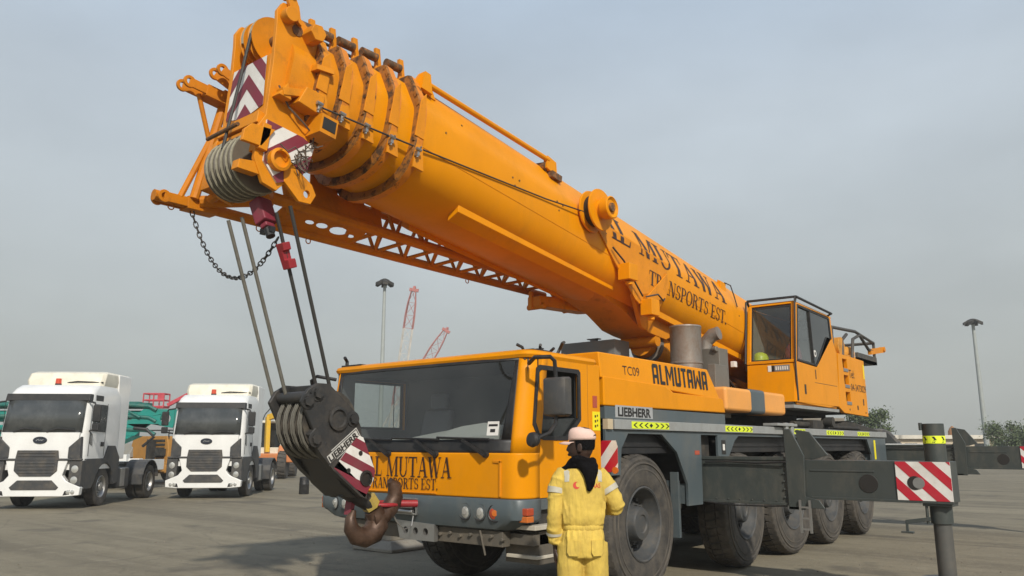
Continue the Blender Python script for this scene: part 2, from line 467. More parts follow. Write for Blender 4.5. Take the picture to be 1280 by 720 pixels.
# ================================================================ the ground
def ground():
    m = bpy.data.materials.new('yard_concrete'); m.use_nodes = True
    t = m.node_tree; N = t.nodes; L = t.links
    p = N['Principled BSDF']; p.inputs['Roughness'].default_value = 0.85
    g = N.new('ShaderNodeNewGeometry')
    def noise_(scale, detail, rough, stretch=None, rz=0, dist=0.0):
        mpn = N.new('ShaderNodeMapping'); mpn.inputs['Rotation'].default_value = (0, 0, rz)
        mpn.inputs['Scale'].default_value = stretch or (1, 1, 1)
        L.new(g.outputs['Position'], mpn.inputs[0])
        n = N.new('ShaderNodeTexNoise'); n.inputs['Scale'].default_value = scale; n.inputs['Detail'].default_value = detail; n.inputs['Roughness'].default_value = rough
        n.inputs['Distortion'].default_value = dist
        L.new(mpn.outputs[0], n.inputs['Vector']); return n.outputs[0]
    def rng(s, a, b, c, d):
        r = N.new('ShaderNodeMapRange'); r.inputs[1].default_value = a; r.inputs[2].default_value = b; r.inputs[3].default_value = c; r.inputs[4].default_value = d
        L.new(s, r.inputs[0]); return r.outputs[0]
    def mixc(f, a, b):
        x = N.new('ShaderNodeMix'); x.data_type = 'RGBA'; L.new(f, x.inputs['Factor'])
        for k, v in (('A', a), ('B', b)):
            if isinstance(v, tuple): x.inputs[k].default_value = (*v, 1)
            else: L.new(v, x.inputs[k])
        return x.outputs['Result']
    big = noise_(0.16, 7, 0.6)
    tracks = noise_(0.75, 8, 0.6, (0.10, 1.0, 1), R(-38), 0.5)       # wheel tracks across the yard
    tracks2 = noise_(2.2, 6, 0.6, (0.05, 1.0, 1), R(-44), 0.3)
    fine = noise_(9.0, 8, 0.7)
    grit = noise_(70.0, 4, 0.7)
    c = mixc(rng(big, 0.35, 0.65, 0, 1), (0.172, 0.147, 0.096), (0.240, 0.207, 0.138))
    c = mixc(rng(tracks, 0.44, 0.60, 0, 0.8), c, (0.120, 0.100, 0.064))
    c = mixc(rng(tracks2, 0.52, 0.70, 0, 0.5), c, (0.285, 0.248, 0.170))
    c = mixc(rng(fine, 0.48, 0.75, 0, 0.5), c, (0.135, 0.118, 0.088))
    c = mixc(rng(grit, 0.53, 0.62, 0, 0.9), c, (0.31, 0.275, 0.21))
    vor = N.new('ShaderNodeTexVoronoi'); vor.inputs['Scale'].default_value = 1.3
    L.new(g.outputs['Position'], vor.inputs['Vector'])
    cd = N.new('ShaderNodeTexVoronoi'); cd.feature = 'DISTANCE_TO_EDGE'; cd.inputs['Scale'].default_value = 0.22
    wn = noise_(0.9, 6, 0.7)
    ad = N.new('ShaderNodeVectorMath'); ad.operation = 'ADD'
    cv_ = N.new('ShaderNodeCombineXYZ'); L.new(wn, cv_.inputs[0]); L.new(tracks, cv_.inputs[1])
    L.new(g.outputs['Position'], ad.inputs[0]); L.new(cv_.outputs[0], ad.inputs[1]); L.new(ad.outputs[0], cd.inputs['Vector'])
    c = mixc(rng(cd.outputs['Distance'], 0.001, 0.006, 0.3, 0), c, (0.075, 0.065, 0.05))   # cracks
    mid = noise_(2.6, 9, 0.75)
    c = mixc(rng(mid, 0.54, 0.68, 0, 0.6), c, (0.115, 0.098, 0.068))
    c = mixc(rng(mid, 0.46, 0.34, 0, 0.45), c, (0.30, 0.265, 0.19))
    st = noise_(0.55, 5, 0.55)
    c = mixc(rng(st, 0.58, 0.66, 0, 0.6), c, (0.085, 0.074, 0.056))   # oil stains
    L.new(c, p.inputs['Base Color'])
    b = N.new('ShaderNodeBump'); b.inputs['Strength'].default_value = 0.7; b.inputs['Distance'].default_value = 0.03
    L.new(fine, b.inputs['Height'])
    b2 = N.new('ShaderNodeBump'); b2.inputs['Strength'].default_value = 0.6; b2.inputs['Distance'].default_value = 0.006
    L.new(grit, b2.inputs['Height']); L.new(b.outputs[0], b2.inputs['Normal'])
    L.new(b2.outputs[0], p.inputs['Normal'])
    mb = MB()
    n = 24
    mb.add([(math.cos(2*PI*i/n)*4000, math.sin(2*PI*i/n)*4000, 0) for i in range(n)], [tuple(range(n))])
    o = mb.build('ground', m, smooth=0)
    tag(o, kind='structure')
ground()

# ================================================================ the mobile crane: front at y=0, rear towards +y, its left side at +x
crane = empty('mobile_crane')
tag(crane, 'big yellow five-axle mobile crane with its thick boom lowered over the cab', 'mobile crane')

# ---- carrier frame
mb = MB()
mb.box(-0.55, 0.55, 0.35, 12.0, 0.72, 1.30)
mb.box(-1.0, 1.0, 1.42, 11.95, 1.30, 1.845)
mb.box(-1.43, 1.43, 4.45, 11.98, 1.845, 1.885)
for k in range(5):
    y = (2.2, 4.93, 6.70, 8.42, 10.30)[k]
    mb.cyl((-1.0, y, 0.76), (1.0, y, 0.76), 0.14, n=14)
    mb.box(-0.25, 0.25, y-0.22, y+0.22, 0.55, 0.98)
mb.build('chassis', UNDR, crane, bevel=0.01)
mb = MB()
side = [(1.42, 1.775), (1.42, 1.30), (1.70, 1.30), (1.73, 1.58), (1.87, 1.735), (2.62, 1.735), (2.97, 1.53), (3.22, 1.16), (3.22, .90), (3.60, .90), (3.62, 1.74),
        (4.10, 1.74), (4.10, 1.45), (4.40, 1.45), (4.55, 1.60), (4.62, 1.67), (4.75, 1.735), (6.95, 1.735), (7.12, 1.50), (7.45, 1.50), (7.60, 1.735), (10.72, 1.735), (10.95, 1.45), (10.95, 1.15), (12.0, 1.15), (12.0, 1.775)]
mb.prism(side, 'x', 1.395, 1.432)
mb.box(1.0, 1.39, 3.24, 3.60, .92, 1.76); mb.box(1.0, 1.39, 11.0, 11.98, 1.2, 1.76); mb.box(-1.39, 1.39, 11.985, 12.03, 0.95, 1.775)
mb.build('side_panel', GREY, crane, bevel=0.008)
mb = MB(); mb.prism(side, 'x', -1.395, -1.432); mb.box(-1.39, -1.0, 11.0, 11.98, 1.2, 1.76); mb.build('side_panel', GREY, crane, bevel=0.008)
mb = MB()
mb.box(1.30, 1.40, 3.02, 3.05, .55, 1.3); mb.box(1.12, 1.40, 3.045, 3.065, .55, 1.2)
mb.build('mudflap', GREY, crane)
mb = MB()
mb.box(1.05, 1.30, 3.62, 4.10, 1.0, 1.74)
mb.build('recess', UNDR, crane)
for sx in (1, -1):
    mb = MB(); mb.box(sx*1.40, sx*1.462, 1.56, 12.02, 1.778, 1.884); mb.build('side_rail', RAIL, crane, bevel=0.006)
mb = MB(); mb.box(1.40, 1.4615, 1.42, 1.52, 1.778, 1.884); mb.build('rail_light', mat('tan_reflector', (0.55, 0.45, 0.30), 0.4), crane)
# black mudguards in the wheel arches
def guard(ys):
    for sx in (1, -1):
        mb = MB()
        for i in range(len(ys)-1):
            (ya, za), (yb, zb) = ys[i], ys[i+1]
            mb.hexa([(sx*0.86, ya, za-.02), (sx*1.394, ya, za-.02), (sx*1.394, yb, zb-.02), (sx*0.86, yb, zb-.02), (sx*0.86, ya, za), (sx*1.394, ya, za), (sx*1.394, yb, zb), (sx*0.86, yb, zb)])
        # moulded skirt behind the arch opening
        y0, y1 = ys[0][0], ys[-1][0]
        mb.prism([(y0+.02, 1.52), (y1-.02, 1.52), (y1-.05, 1.60), (y1-.22, 1.755), (y0+.22, 1.755), (y0+.05, 1.60)], 'x', sx*1.30, sx*1.33)
        mb.box(sx*1.33, sx*1.345, y0+.06, y1-.06, 1.595, 1.605)
        mb.build('mudguard', BLK, crane, bevel=0.005)
guard([(1.64, 1.35), (1.69, 1.60), (1.86, 1.765), (2.64, 1.765), (3.0, 1.56), (3.24, 1.18)])
guard([(4.44, 1.47), (4.60, 1.70), (4.75, 1.765), (6.95, 1.765), (7.14, 1.52)])
guard([(7.43, 1.52), (7.58, 1.765), (10.74, 1.765), (10.98, 1.47)])
# lime chevron stickers on the rail
for y0, y1 in ((1.90, 2.74), (4.28, 5.16), (6.37, 7.26), (8.30, 9.22), (10.05, 10.80)):
    mb = MB()
    mb.box(1.4625, 1.4650, y0, y1, 1.792, 1.868)
    n = 7; w = (y1-y0)/n
    for i in range(n):
        yc = y0 + (i+0.5)*w
        if i == 3:
            mb.add([(1.467, yc-.04, 1.83), (1.467, yc, 1.805), (1.467, yc+.04, 1.83), (1.467, yc, 1.855)], [(0, 1, 2, 3)], 1); continue
        d = 0.03 if i < 3 else -0.03
        a = [(yc+d, 1.803), (yc-d, 1.83), (yc+d, 1.857), (yc+d+.034, 1.857), (yc-d+.034, 1.83), (yc+d+.034, 1.803)]
        mb.add([(1.467, y, z) for y, z in a], [(0, 1, 4, 5), (1, 2, 3, 4)], 1)
    mb.build('chevron_sticker', [LIME, INK], crane, smooth=0)
mb = MB(); mb.box(1.433, 1.436, 4.20, 4.32, 1.50, 1.68); mb.box(1.436, 1.438, 4.23, 4.29, 1.55, 1.63, 1); mb.build('warning_sticker', [INK, WHITE], crane, smooth=0)
mb = MB(); mb.box(1.433, 1.437, 3.43, 3.55, 1.50, 1.55); mb.build('side_reflector', LENSR, crane, smooth=0)
mb = MB(); mb.box(1.433, 1.437, 11.15, 11.25, 1.35, 1.72); mb.build('yellow_sticker', SYEL, crane, smooth=0)
# rope guides / hinges standing on the rail above the outrigger
mb = MB()
for y in (6.30, 6.52):
    mb.box(1.47, 1.52, y, y+.10, 1.55, 1.95)
mb.box(1.30, 1.53, 5.95, 6.75, 1.90, 1.94)
mb.build('rail_bracket', RAIL, crane, bevel=0.006)
# deck clutter: sloped cover at the back, pipes along the deck
mb = MB()
mb.prism([(8.6, 1.89), (10.0, 2.07), (10.2, 2.07), (12.02, 1.93), (12.02, 1.89)], 'x', 0.55, 1.30)
mb.box(0.5, 1.35, 8.0, 8.5, 1.89, 2.04)
mb.build('deck_cover', UNDR, crane, bevel=0.01)
mb = MB()
mb.cyl((1.25, 7.3, 1.96), (1.25, 11.0, 1.96), 0.05); mb.cyl((1.33, 9.0, 1.94), (1.33, 10.6, 1.94), 0.035)
mb.cyl((1.26, 8.75, 2.02), (1.45, 8.75, 2.02), 0.085)
mb.build('deck_pipe', UNDR, crane)

# ---- wheels
def make_wheel():
    w = empty('wheel', parent=crane)
    rr, hw = 0.765, 0.205
    prof = [(0.395, .17), (0.41, .195), (0.46, .208), (0.55, .213), (0.62, .205), (0.68, .198), (0.695, .203), (0.71, .196), (0.738, .172), (0.745, .145),
            (0.748, 0), (0.745, -.145), (0.738, -.172), (0.71, -.196), (0.695, -.203), (0.62, -.205), (0.55, -.213), (0.46, -.208), (0.41, -.195), (0.395, -.17)]
    mb = MB(); mb.lathe((0, 0, 0), (1, 0, 0), prof, 72)
    n = 46
    rnd = random.Random(4)
    for i in range(n):
        for row, (xa, xb) in enumerate(((-.185, -.085), (-.07, .06), (.075, .185))):
            a = 2*PI*(i + (0.5 if row == 1 else 0.0))/n
            da = 2*PI/n*0.38
            sk = 0.045 * (1 if row != 1 else -1)
            pts = []
            for r in (0.735, rr):
                for (x, aa) in ((xa, a-da), (xb, a-da+sk), (xb, a+da+sk), (xa, a+da)):
                    r2 = r - (0.03 if abs(x) > .16 and r == rr else 0)
                    pts.append((x, math.cos(aa)*r2, math.sin(aa)*r2))
            mb.hexa(pts)
    for ring in (0.585, 0.655):       # raised sidewall lettering band
        for sx in (1, -1):
            mb.lathe((0, 0, 0), (sx, 0, 0), [(ring-.012, .2), (ring-.008, .2155), (ring+.008, .2135), (ring+.012, .2)], 72, 1)
    mb.build('tyre', [RUB, RUBC], w, smooth=30)
    mb = MB()
    mb.lathe((0, 0, 0), (1, 0, 0), [(0.40, .175), (0.405, .20), (0.39, .207), (0.375, .195), (0.365, .14), (0.34, .10), (0.33, .03), (0.31, .0), (0.25, .0), (0.24, .03), (0.20, .03), (0.185, .05), (0.18, .15), (0.165, .175), (0.10, .18), (0.09, .165), (0.0, .165)], 48)
    mb.lathe((0, 0, 0), (-1, 0, 0), [(0.40, .175), (0.405, .20), (0.37, .195), (0.34, .10), (0.33, .0), (0.0, .0)], 32)
    for i in range(14):
        a = 2*PI*i/14
        mb.cyl((-.005, math.cos(a)*.28, math.sin(a)*.28), (.045, math.cos(a)*.28, math.sin(a)*.28), .02, n=6)
        if i % 2 == 0:
            mb.cyl((.03, math.cos(a)*.215, math.sin(a)*.215), (.07, math.cos(a)*.215, math.sin(a)*.215), .016, n=6)
    mb.build('rim', mat('rim_grey', (0.055, 0.058, 0.060), 0.6, dirt=0.6, dcol=(0.15, 0.125, 0.095), dscale=5), w)
    return w
w0 = make_wheel()
first = True
for k, y in enumerate((2.2, 4.93, 6.70, 8.42, 10.30)):
    for sx in (1, -1):
        w = w0 if first else copy_tree(w0, crane)
        first = False
        st = (0.03, 0.05, -0.05, 0.0, 0.03)[k]
        w.location = (sx*1.205, y, 0.765)
        w.rotation_euler = (R(37*k + 11*sx), 0, 0)
        w.rotation_mode = 'ZXY' if False else 'XYZ'
        w.rotation_euler = (R(37*k + 11*sx), 0, (0 if sx > 0 else PI) + st)

# ---- outriggers
def outrigger(sx, y, zt, ext, first_x=1.9, foot=True):
    """beam box across the carrier with a sliding inner beam and a jack at its end; sx is the side"""
    o = empty('outrigger', parent=crane)
    th = 0.36; zb = zt - 0.53
    mb = MB()
    mb.hexa([(sx*0.5, y, zb+.02), (sx*first_x, y, zb), (sx*first_x, y+th, zb), (sx*0.5, y+th, zb+.02), (sx*0.5, y, zt), (sx*first_x, y, zt), (sx*first_x, y+th, zt), (sx*0.5, y+th, zt)])
    mb.box(sx*0.5, sx*first_x, y-.012, y, zt-.03, zt+.012); mb.box(sx*0.5, sx*first_x, y-.012, y, zb-.012, zb+.02)
    mb.tube([(sx*.75, y-.01, zt-.20), (sx*.95, y-.01, zt-.18), (sx*1.05, y-.01, zt-.25), (sx*1.14, y-.01, zb+.02)], 0.014, 6)
    mb.bar((sx*.62, y-.006, zt-.135), (sx*1.3, y-.006, zt-.10), .012, .012)
    for k in range(5):
        mb.cyl((sx*(first_x-.10), y-.02, zb+.08+k*.09), (sx*(first_x-.10), y, zb+.08+k*.09), .014, n=6)
    for k in range(6):
        mb.cyl((sx*(first_x-.95+k*.15), y-.016, zb+.035), (sx*(first_x-.95+k*.15), y, zb+.035), .010, n=6)
    mb.build('beam', DGRY, o, bevel=0.008)
    mb = MB(); mb.tube([(sx*1.46, y-.03, zt-.06), (sx*1.75, y-.035, zt-.05), (sx*2.1, y-.03, zt-.065), (sx*(first_x-.05), y-.05, zt-.05)], .012, 6); mb.tube([(sx*1.46, y-.02, zb-.01), (sx*1.8, y-.0, zb-.035), (sx*2.2, y, zb-.03), (sx*(first_x-.08), y, zb-.02)], .010, 6)
    mb.build('hydraulic_line', BLK, o)
    mb = MB()       # collar where the inner beam slides out, with an upright cheek
    mb.prism([(first_x-.05, zb-.05), (first_x+.14, zb-.05), (first_x+.16, zt+.02), (first_x+.10, zt+.16), (first_x+.02, zt+.33), (first_x-.06, zt+.33)], 'y', y-.04, y-.01)
    mb.prism([(first_x-.05, zt-.02), (first_x+.14, zt-.02), (first_x+.30, zt+.03), (first_x+.10, zt+.30), (first_x-.06, zt+.33)], 'y', y+th+.01, y+th+.04)
    mb.box(first_x-.05, first_x+.08, y-.04, y+th+.04, zb-.05, zb-.015)
    mb.prism([(first_x+.10, zb-.03), (first_x+.36, zb-.03), (first_x+.30, zb+.06), (first_x+.14, zb+.10)], 'y', y-.03, y-.012)
    if sx < 0: mb.map(lambda a, b, c: (-a, b, c))
    mb.build('collar', DGRY, o, bevel=0.006)
    z2t, z2b = zt-.025, zb+.085
    mb = MB()
    mb.box(sx*(first_x-.4), sx*ext, y+.02, y+th-.02, z2b, z2t)
    mb.box(sx*(first_x+.2), sx*ext, y+.008, y+.02, z2b-.012, z2b+.016)
    mb.box(sx*(first_x+.2), sx*(ext-.75), y+.012, y+.02, z2t-.125, z2t-.105)
    mb.cyl((sx*(ext-.82), y+.013, zt-.27), (sx*(ext-.82), y+.05, zt-.27), 0.10, n=24, mi=1)
    mb.build('inner_beam', [DGRY, INK], o, bevel=0.006)
    mb = MB()
    x0 = ext-.53
    P = lambda u, v, l: (sx*(x0+u), y+.005-l, z2b+.015+v)
    stripes(mb, P, .53, z2t-z2b-.02, 3.6, 1.0, 1, 0, phase=0.45)
    mb.box(sx*x0, sx*ext, y+.0055, y+.02, z2b+.015, z2t-.005, 1)
    mb.cyl((sx*(ext-.35), y+.0, zt-.25), (sx*(ext-.35), y+.03, zt-.25), .072, n=24, mi=2)
    mb.cyl((sx*(ext-.31), y-.004, zt-.25), (sx*(ext-.31), y+.02, zt-.25), .058, n=24, mi=3)
    mb.build('warning_plate', [RED, WHITE, INK, STEEL], o, smooth=0)
    xj = sx*(ext-.16); yj = y+th/2
    mb = MB()
    mb.cyl((xj, yj, z2b-.22), (xj, yj, zt+.37), 0.108, n=28)
    mb.cyl((xj-.11, yj-.05, zt+.30), (xj-.11, yj-.05, zt+.38), 0.02, n=8)
    mb.box(xj-.14, xj+.14, yj-.15, yj+.15, z2b-.04, z2b)
    mb.bar((xj-.08, yj-.13, z2b-.17), (xj-.32, yj-.15, z2b-.21), .03, .04); mb.bar((xj-.31, yj-.15, z2b-.31), (xj-.31, yj-.15, z2b-.19), .025, .025); mb.box(xj-.37, xj-.25, yj-.18, yj-.12, z2b-.325, z2b-.305)
    mb.cyl((xj-.11, yj-.12, z2b-.22), (xj-.11, yj-.12, z2b), .016, n=8)
    mb.build('jack', DGRY, o, bevel=0.004)
    mb = MB()
    mb.lathe((xj, yj, zt+.16), (0, 0, 1), [(.1085, 0), (.1095, .003), (.1095, .077), (.1085, .08)], 28)
    for k in range(8):
        for dz in (0, 1):
            a = -PI/2 + (k-3.5)*.44
            d = .10
            pts = []
            for (da, zz) in ((0, .01), (.2, .047), (0, .085), (.22, .085), (.42, .047), (.22, .01)):
                pts.append((xj+math.cos(a+da-.2)*.1105, yj+math.sin(a+da-.2)*.1105, zt+.16+zz*.84))
        if k % 2 == 0: mb.add(pts, [(0, 1, 4, 5), (1, 2, 3, 4)], 1)
    mb.build('chevron_band', [LIME, INK], o, smooth=0)
    mb = MB()
    mb.cyl((xj, yj, .27), (xj, yj, z2b-.05), .088, n=24)
    mb.cyl((xj, yj, .255), (xj, yj, .275), .07, n=24)
    mb.cyl((xj, yj, .225), (xj, yj, .257), .25, n=32)
    mb.build('ram', mat('ram_grey', (0.10, 0.10, 0.095), 0.4, dirt=0.4, dcol=(0.2, 0.17, 0.13), metal=0.3) if 'ram_grey' not in bpy.data.materials else bpy.data.materials['ram_grey'], o)
    return o, xj, yj
o1, xj, yj = outrigger(1, 3.68, 1.47, 4.18, first_x=2.53)
outrigger(1, 12.08, 1.63, 4.30, first_x=2.72)
outrigger(-1, 3.68, 1.47, 4.18, first_x=2.53)
outrigger(-1, 12.08, 1.63, 4.42, first_x=2.78)
mb = MB()          # little aluminium ladder hanging under the front beam
for x in (2.62, 2.73):
    mb.bar((x, 3.62, .64), (x, 3.62, 1.0), .024, .024)
for z in (.68, .80, .92):
    mb.bar((2.62, 3.62, z), (2.73, 3.62, z), .02, .02)
mb.build('step_ladder', STEEL, crane)

# ---- driver cab
cab = empty('driver_cab', parent=crane)
def front_y(z):
    return -0.02 if z < 1.52 else -0.02 + (z-1.52)*0.155
def plan(z, half=1.45, r=0.17, y_end=0.28, n=7):
    """outline from left end round the front to the right end, at height z"""
    fy = front_y(z)
    pts = [(-half, fy+y_end), ]
    for i in range(n+1):
        a = PI + (PI/2)*i/n
        pts.append((-half+r + r*math.cos(a), fy+r+0.03 + (r+0.03)*math.sin(a)))
    m = 8
    for i in range(1, m):
        x = -half+r + (2*half-2*r)*i/m
        pts.append((x, fy - 0.02*(1-(2*i/m-1)**2)))
    for i in range(n+1):
        a = -PI/2 + (PI/2)*i/n
        pts.append((half-r + r*math.cos(a), fy+r+0.03 + (r+0.03)*math.sin(a)))
    pts.append((half, fy+y_end))
    return pts
def strip(mb, zs, sel=None, mi=0, half=1.45, off=0.0, shrink=None):
    rings = []
    for z in zs:
        h = half if shrink is None else half - shrink(z)
        pl = plan(z, h)
        rings.append([Vector((x, y, z)) for x, y in (pl if sel is None else pl[sel])])
    mb.loft(rings, caps=False, closed=False, mi=mi)
    return mb
def solidify(o, t):
    s = o.modifiers.new('solid', 'SOLIDIFY'); s.thickness = t; s.offset = -1
    return o
mb = MB(); strip(mb, [1.135, 1.15, 1.3, 1.48, 1.525, 1.54])
solidify(mb.build('front_panel', YEL, cab, smooth=50, fix=True), 0.03)
# raised badge ledge and grab-handle slot on the front panel
mb = MB(); mb.box(-.72, .42, -.052, -.03, 1.148, 1.158); mb.box(1.20, 1.225, -.035, -.01, 1.15, 1.47); mb.box(1.13, 1.225, -.035, -.01, 1.45, 1.475)
mb.build('front_trim', YELW, cab, bevel=0.004)
mb = MB()
sl = len(plan(1))
for s_ in (slice(sl-8, sl), slice(0, 8)):
    mb = MB(); strip(mb, [1.54, 1.7, 2.0, 2.3, 2.43], s_); solidify(mb.build('front_pillar', YEL, cab, smooth=50), 0.04)
# roof
mb = MB()
def roof_ring(z, inset):
    fy = front_y(2.42)+inset
    h = 1.45-inset; r = .12
    pts = []
    for cx, cy, a0 in ((h-r, fy+r, -PI/2), (h-r, 1.30-inset-r, 0), (-h+r, 1.30-inset-r, PI/2), (-h+r, fy+r, PI)):
        for i in range(6):
            a = a0 + PI/2*i/5
            pts.append((cx+r*math.cos(a), cy+r*math.sin(a), z))
    return pts
mb.loft([roof_ring(2.425, 0.0), roof_ring(2.455, -.012), roof_ring(2.485, 0.0), roof_ring(2.505, .05), roof_ring(2.51, .3)])
mb.build('roof', YEL, cab, smooth=40)
# sides with the window hole, rear wall, floor
win = [(0.17, 1.80), (0.23, 1.69), (0.33, 1.665), (0.70, 1.665), (0.93, 1.86), (0.93, 2.32), (0.90, 2.35), (0.27, 2.35), (0.23, 2.32)]
def wider(p, d):
    cy = sum(q[0] for q in p)/len(p); cz = sum(q[1] for q in p)/len(p)
    return [(cy+(y-cy)*(1+d/abs(.4)), cz+(z-cz)*(1+d/abs(.35))) for y, z in p]
LWIN = [(.40, 1.80), (1.22, 1.80), (1.22, 2.37), (.40, 2.37)]
for sx in (1, -1):
    nm = 'door'
    mb = MB(); mb.prism([(0.265, 1.135), (1.06, 1.135), (1.10, 2.43), (0.36, 2.43), (0.265, 1.54)], 'x', sx*1.415, sx*1.45, holes=[wider(win, .012)])
    d = mb.build(nm, YEL, cab, smooth=0, bevel=0.004) if False else None
    body = [(0.04, 1.135), (1.075, 1.135), (1.075, 2.43), (0.14, 2.43), (0.04, 1.80)]
    mb = MB(); wn = win if sx > 0 else LWIN
    mb.prism([(0.255, 1.135), (1.28, 1.135), (1.28, 2.43), (0.255, 2.43)] if sx < 0 else [(0.255, 1.135), (1.07, 1.135), (1.07, 2.43), (0.255, 2.43)], 'x', sx*1.405, sx*1.449, holes=[wn])
    d = mb.build('door', YEL, cab, smooth=0)
    mb = MB(); mb.prism(wider(wn, .008), 'x', sx*1.442, sx*1.458, holes=[wider(wn, -.035)])
    mb.build('window_frame', BLK, d, smooth=0)
    if sx > 0:
        # half lowered pane behind the frame
        mb = MB(); mb.prism([(0.20, 1.66), (0.93, 1.66), (0.93, 1.88), (0.20, 1.84)], 'x', 1.424, 1.430); mb.build('window_pane', DKGL, d, smooth=0)
    else:
        mb = MB(); mb.prism(LWIN, 'x', -1.428, -1.424); mb.build('window_pane', GLS, d, smooth=0)
    mb = MB(); mb.box(sx*1.405, sx*1.449, 1.076 if sx > 0 else 1.281, 1.30, 1.06, 2.43); mb.build('corner_panel', YEL, cab, bevel=0.006)
    mb = MB(); mb.box(sx*1.39, sx*1.449, .255, 1.07, 1.03, 1.129); mb.build('door_skirt', GREY, cab, bevel=0.004)
    mb = MB(); mb.box(sx*1.44, sx*1.4485, .245, .254, 1.05, 2.42); mb.box(sx*1.44, sx*1.4485, 1.0705, 1.0755, 1.05, 2.42); mb.build('door_gap', INK, cab, smooth=0)
mb = MB(); mb.box(1.4495, 1.4525, 1.16, 1.24, 1.99, 2.11); mb.build('red_reflector', LENSR, cab, smooth=0)
mb = MB(); mb.box(1.4495, 1.4520, 1.15, 1.29, 1.76, 1.95)
for i in range(3):
    mb.box(1.4525, 1.4530, 1.19, 1.215, 1.79+.05*i, 1.815+.05*i, 1); mb.box(1.4525, 1.4530, 1.23, 1.25, 1.80+.05*i, 1.82+.05*i, 1)
mb.build('yellow_sticker', [SYEL, BRN], cab, smooth=0)
mb = MB(); mb.box(-1.40, 1.40, 1.262, 1.298, 1.06, 2.43); mb.box(-1.40, 1.40, 0.1, 1.26, 1.06, 1.12)
mb.build('cab_shell', INT, cab, smooth=0)
for sx, hole in ((1, win), (-1, LWIN)):
    mb = MB(); mb.prism([(0.10, 1.14), (1.255, 1.14), (1.255, 2.42), (0.16, 2.42)], 'x', sx*1.388, sx*1.398, holes=[hole]); mb.build('door_lining', INT, cab, smooth=0)
mb = MB(); mb.box(-1.38, 1.38, .14, 1.255, 2.405, 2.42); mb.build('roof_lining', INT, cab, smooth=0)

mb = MB(); mb.loft([[(x, .13, 1.13), (x, .13, 1.58+h*.5), (x, .28, 1.66+h), (x, .42, 1.64+h), (x, .48, 1.50), (x, .48, 1.13)] for x, h in ((-1.37, 0), (-.9, .01), (-.3, .03), (.0, .07), (.25, .10), (.45, .14), (.75, .17), (1.05, .14), (1.37, .05))]); mb.build('dashboard', INTL, cab, smooth=50)
for x in (-.75, .75):
    mb = MB(); mb.box(x-.26, x+.26, .62, 1.12, 1.2, 1.42); mb.hexa([(x-.25, 1.0, 1.4), (x+.25, 1.0, 1.4), (x+.25, 1.12, 1.4), (x-.25, 1.12, 1.4), (x-.22, 1.14, 2.02), (x+.22, 1.14, 2.02), (x+.22, 1.22, 2.02), (x-.22, 1.22, 2.02)]); mb.box(x-.13, x+.13, 1.14, 1.22, 2.04, 2.22)
    mb.build('seat', bpy.data.materials.get('seat_cloth') or mat('seat_cloth', (.16, .17, .19), .85), cab, bevel=0.03)
mb = MB(); c0 = Vector((.75, .50, 1.66)); ax = Vector((0, .75, .66)).normalized()
u = Vector((1, 0, 0)); v = ax.cross(u)
mb.tube([c0 + (u*math.cos(2*PI*i/28)+v*math.sin(2*PI*i/28))*.22 for i in range(28)], .016, 8, closed=True)
mb.bar(c0-u*.2, c0+u*.2, .03, .02); mb.cyl(c0, c0-ax*.3, .03)
mb.build('steering_wheel', BLK, cab)
# windscreen with a printed black border
wz0, wz1 = 1.56, 2.418
def WP(x, z, l=0.0):
    return (x, front_y(z) - 0.02*(1-(x/1.28)**2)*1.0 + .012 - l, z)
def wpanel(mb, x0a, x1a, za, x0b, x1b, zb, l, n=10, mi=0):
    r = []
    for k in range(5):
        z = za+(zb-za)*k/4; a = x0a+(x0b-x0a)*k/4; b = x1a+(x1b-x1a)*k/4
        r.append([WP(a+(b-a)*i/n, z, l) for i in range(n+1)])
    mb.loft(r, caps=False, closed=False, mi=mi)
mb = MB(); wpanel(mb, -1.29, 1.29, 1.54, -1.29, 1.29, 2.43, 0.0)
mb.build('windscreen', GLSD, cab, smooth=60)
mb = MB()
wpanel(mb, -1.325, 1.325, 1.535, -1.32, 1.32, 1.665, .006); wpanel(mb, -1.32, 1.32, 2.40, -1.315, 1.315, 2.432, .006)
wpanel(mb, 1.20, 1.325, 1.66, 1.275, 1.315, 2.402, .006, 3); wpanel(mb, -1.325, -1.22, 1.66, -1.315, -1.27, 2.402, .006, 3)
solidify(mb.build('windscreen_border', BLK, cab, smooth=60), 0.008)
mb = MB(); wpanel(mb, 1.02, 1.16, 1.70, 1.02, 1.16, 1.83, .009, 2); wpanel(mb, 1.035, 1.145, 1.785, 1.035, 1.145, 1.805, .011, 2, 1); wpanel(mb, 1.06, 1.12, 1.73, 1.06, 1.12, 1.76, .011, 2, 1)
mb.build('windscreen_sticker', [WHITE, INK], cab, smooth=0)
for x in (-.30, .38, 1.02):
    mb = MB()
    a = WP(x+.03, 1.525, .045); b = WP(x-.26, 1.66, .05)
    mb.cyl(Vector(a)+Vector((0, .05, 0)), a, .03, n=10)
    mb.bar(a, b, .03, .02)
    mb.bar(Vector(a)+Vector((.01, -.015, -.008)), (Vector(a)+Vector(b))/2, .04, .015)
    mb.tube([WP(x-.62, 1.685, .028), WP(x-.3, 1.675, .03), WP(x+.05, 1.665, .028)], .012, 6)
    mb.build('wiper', BLK, cab)
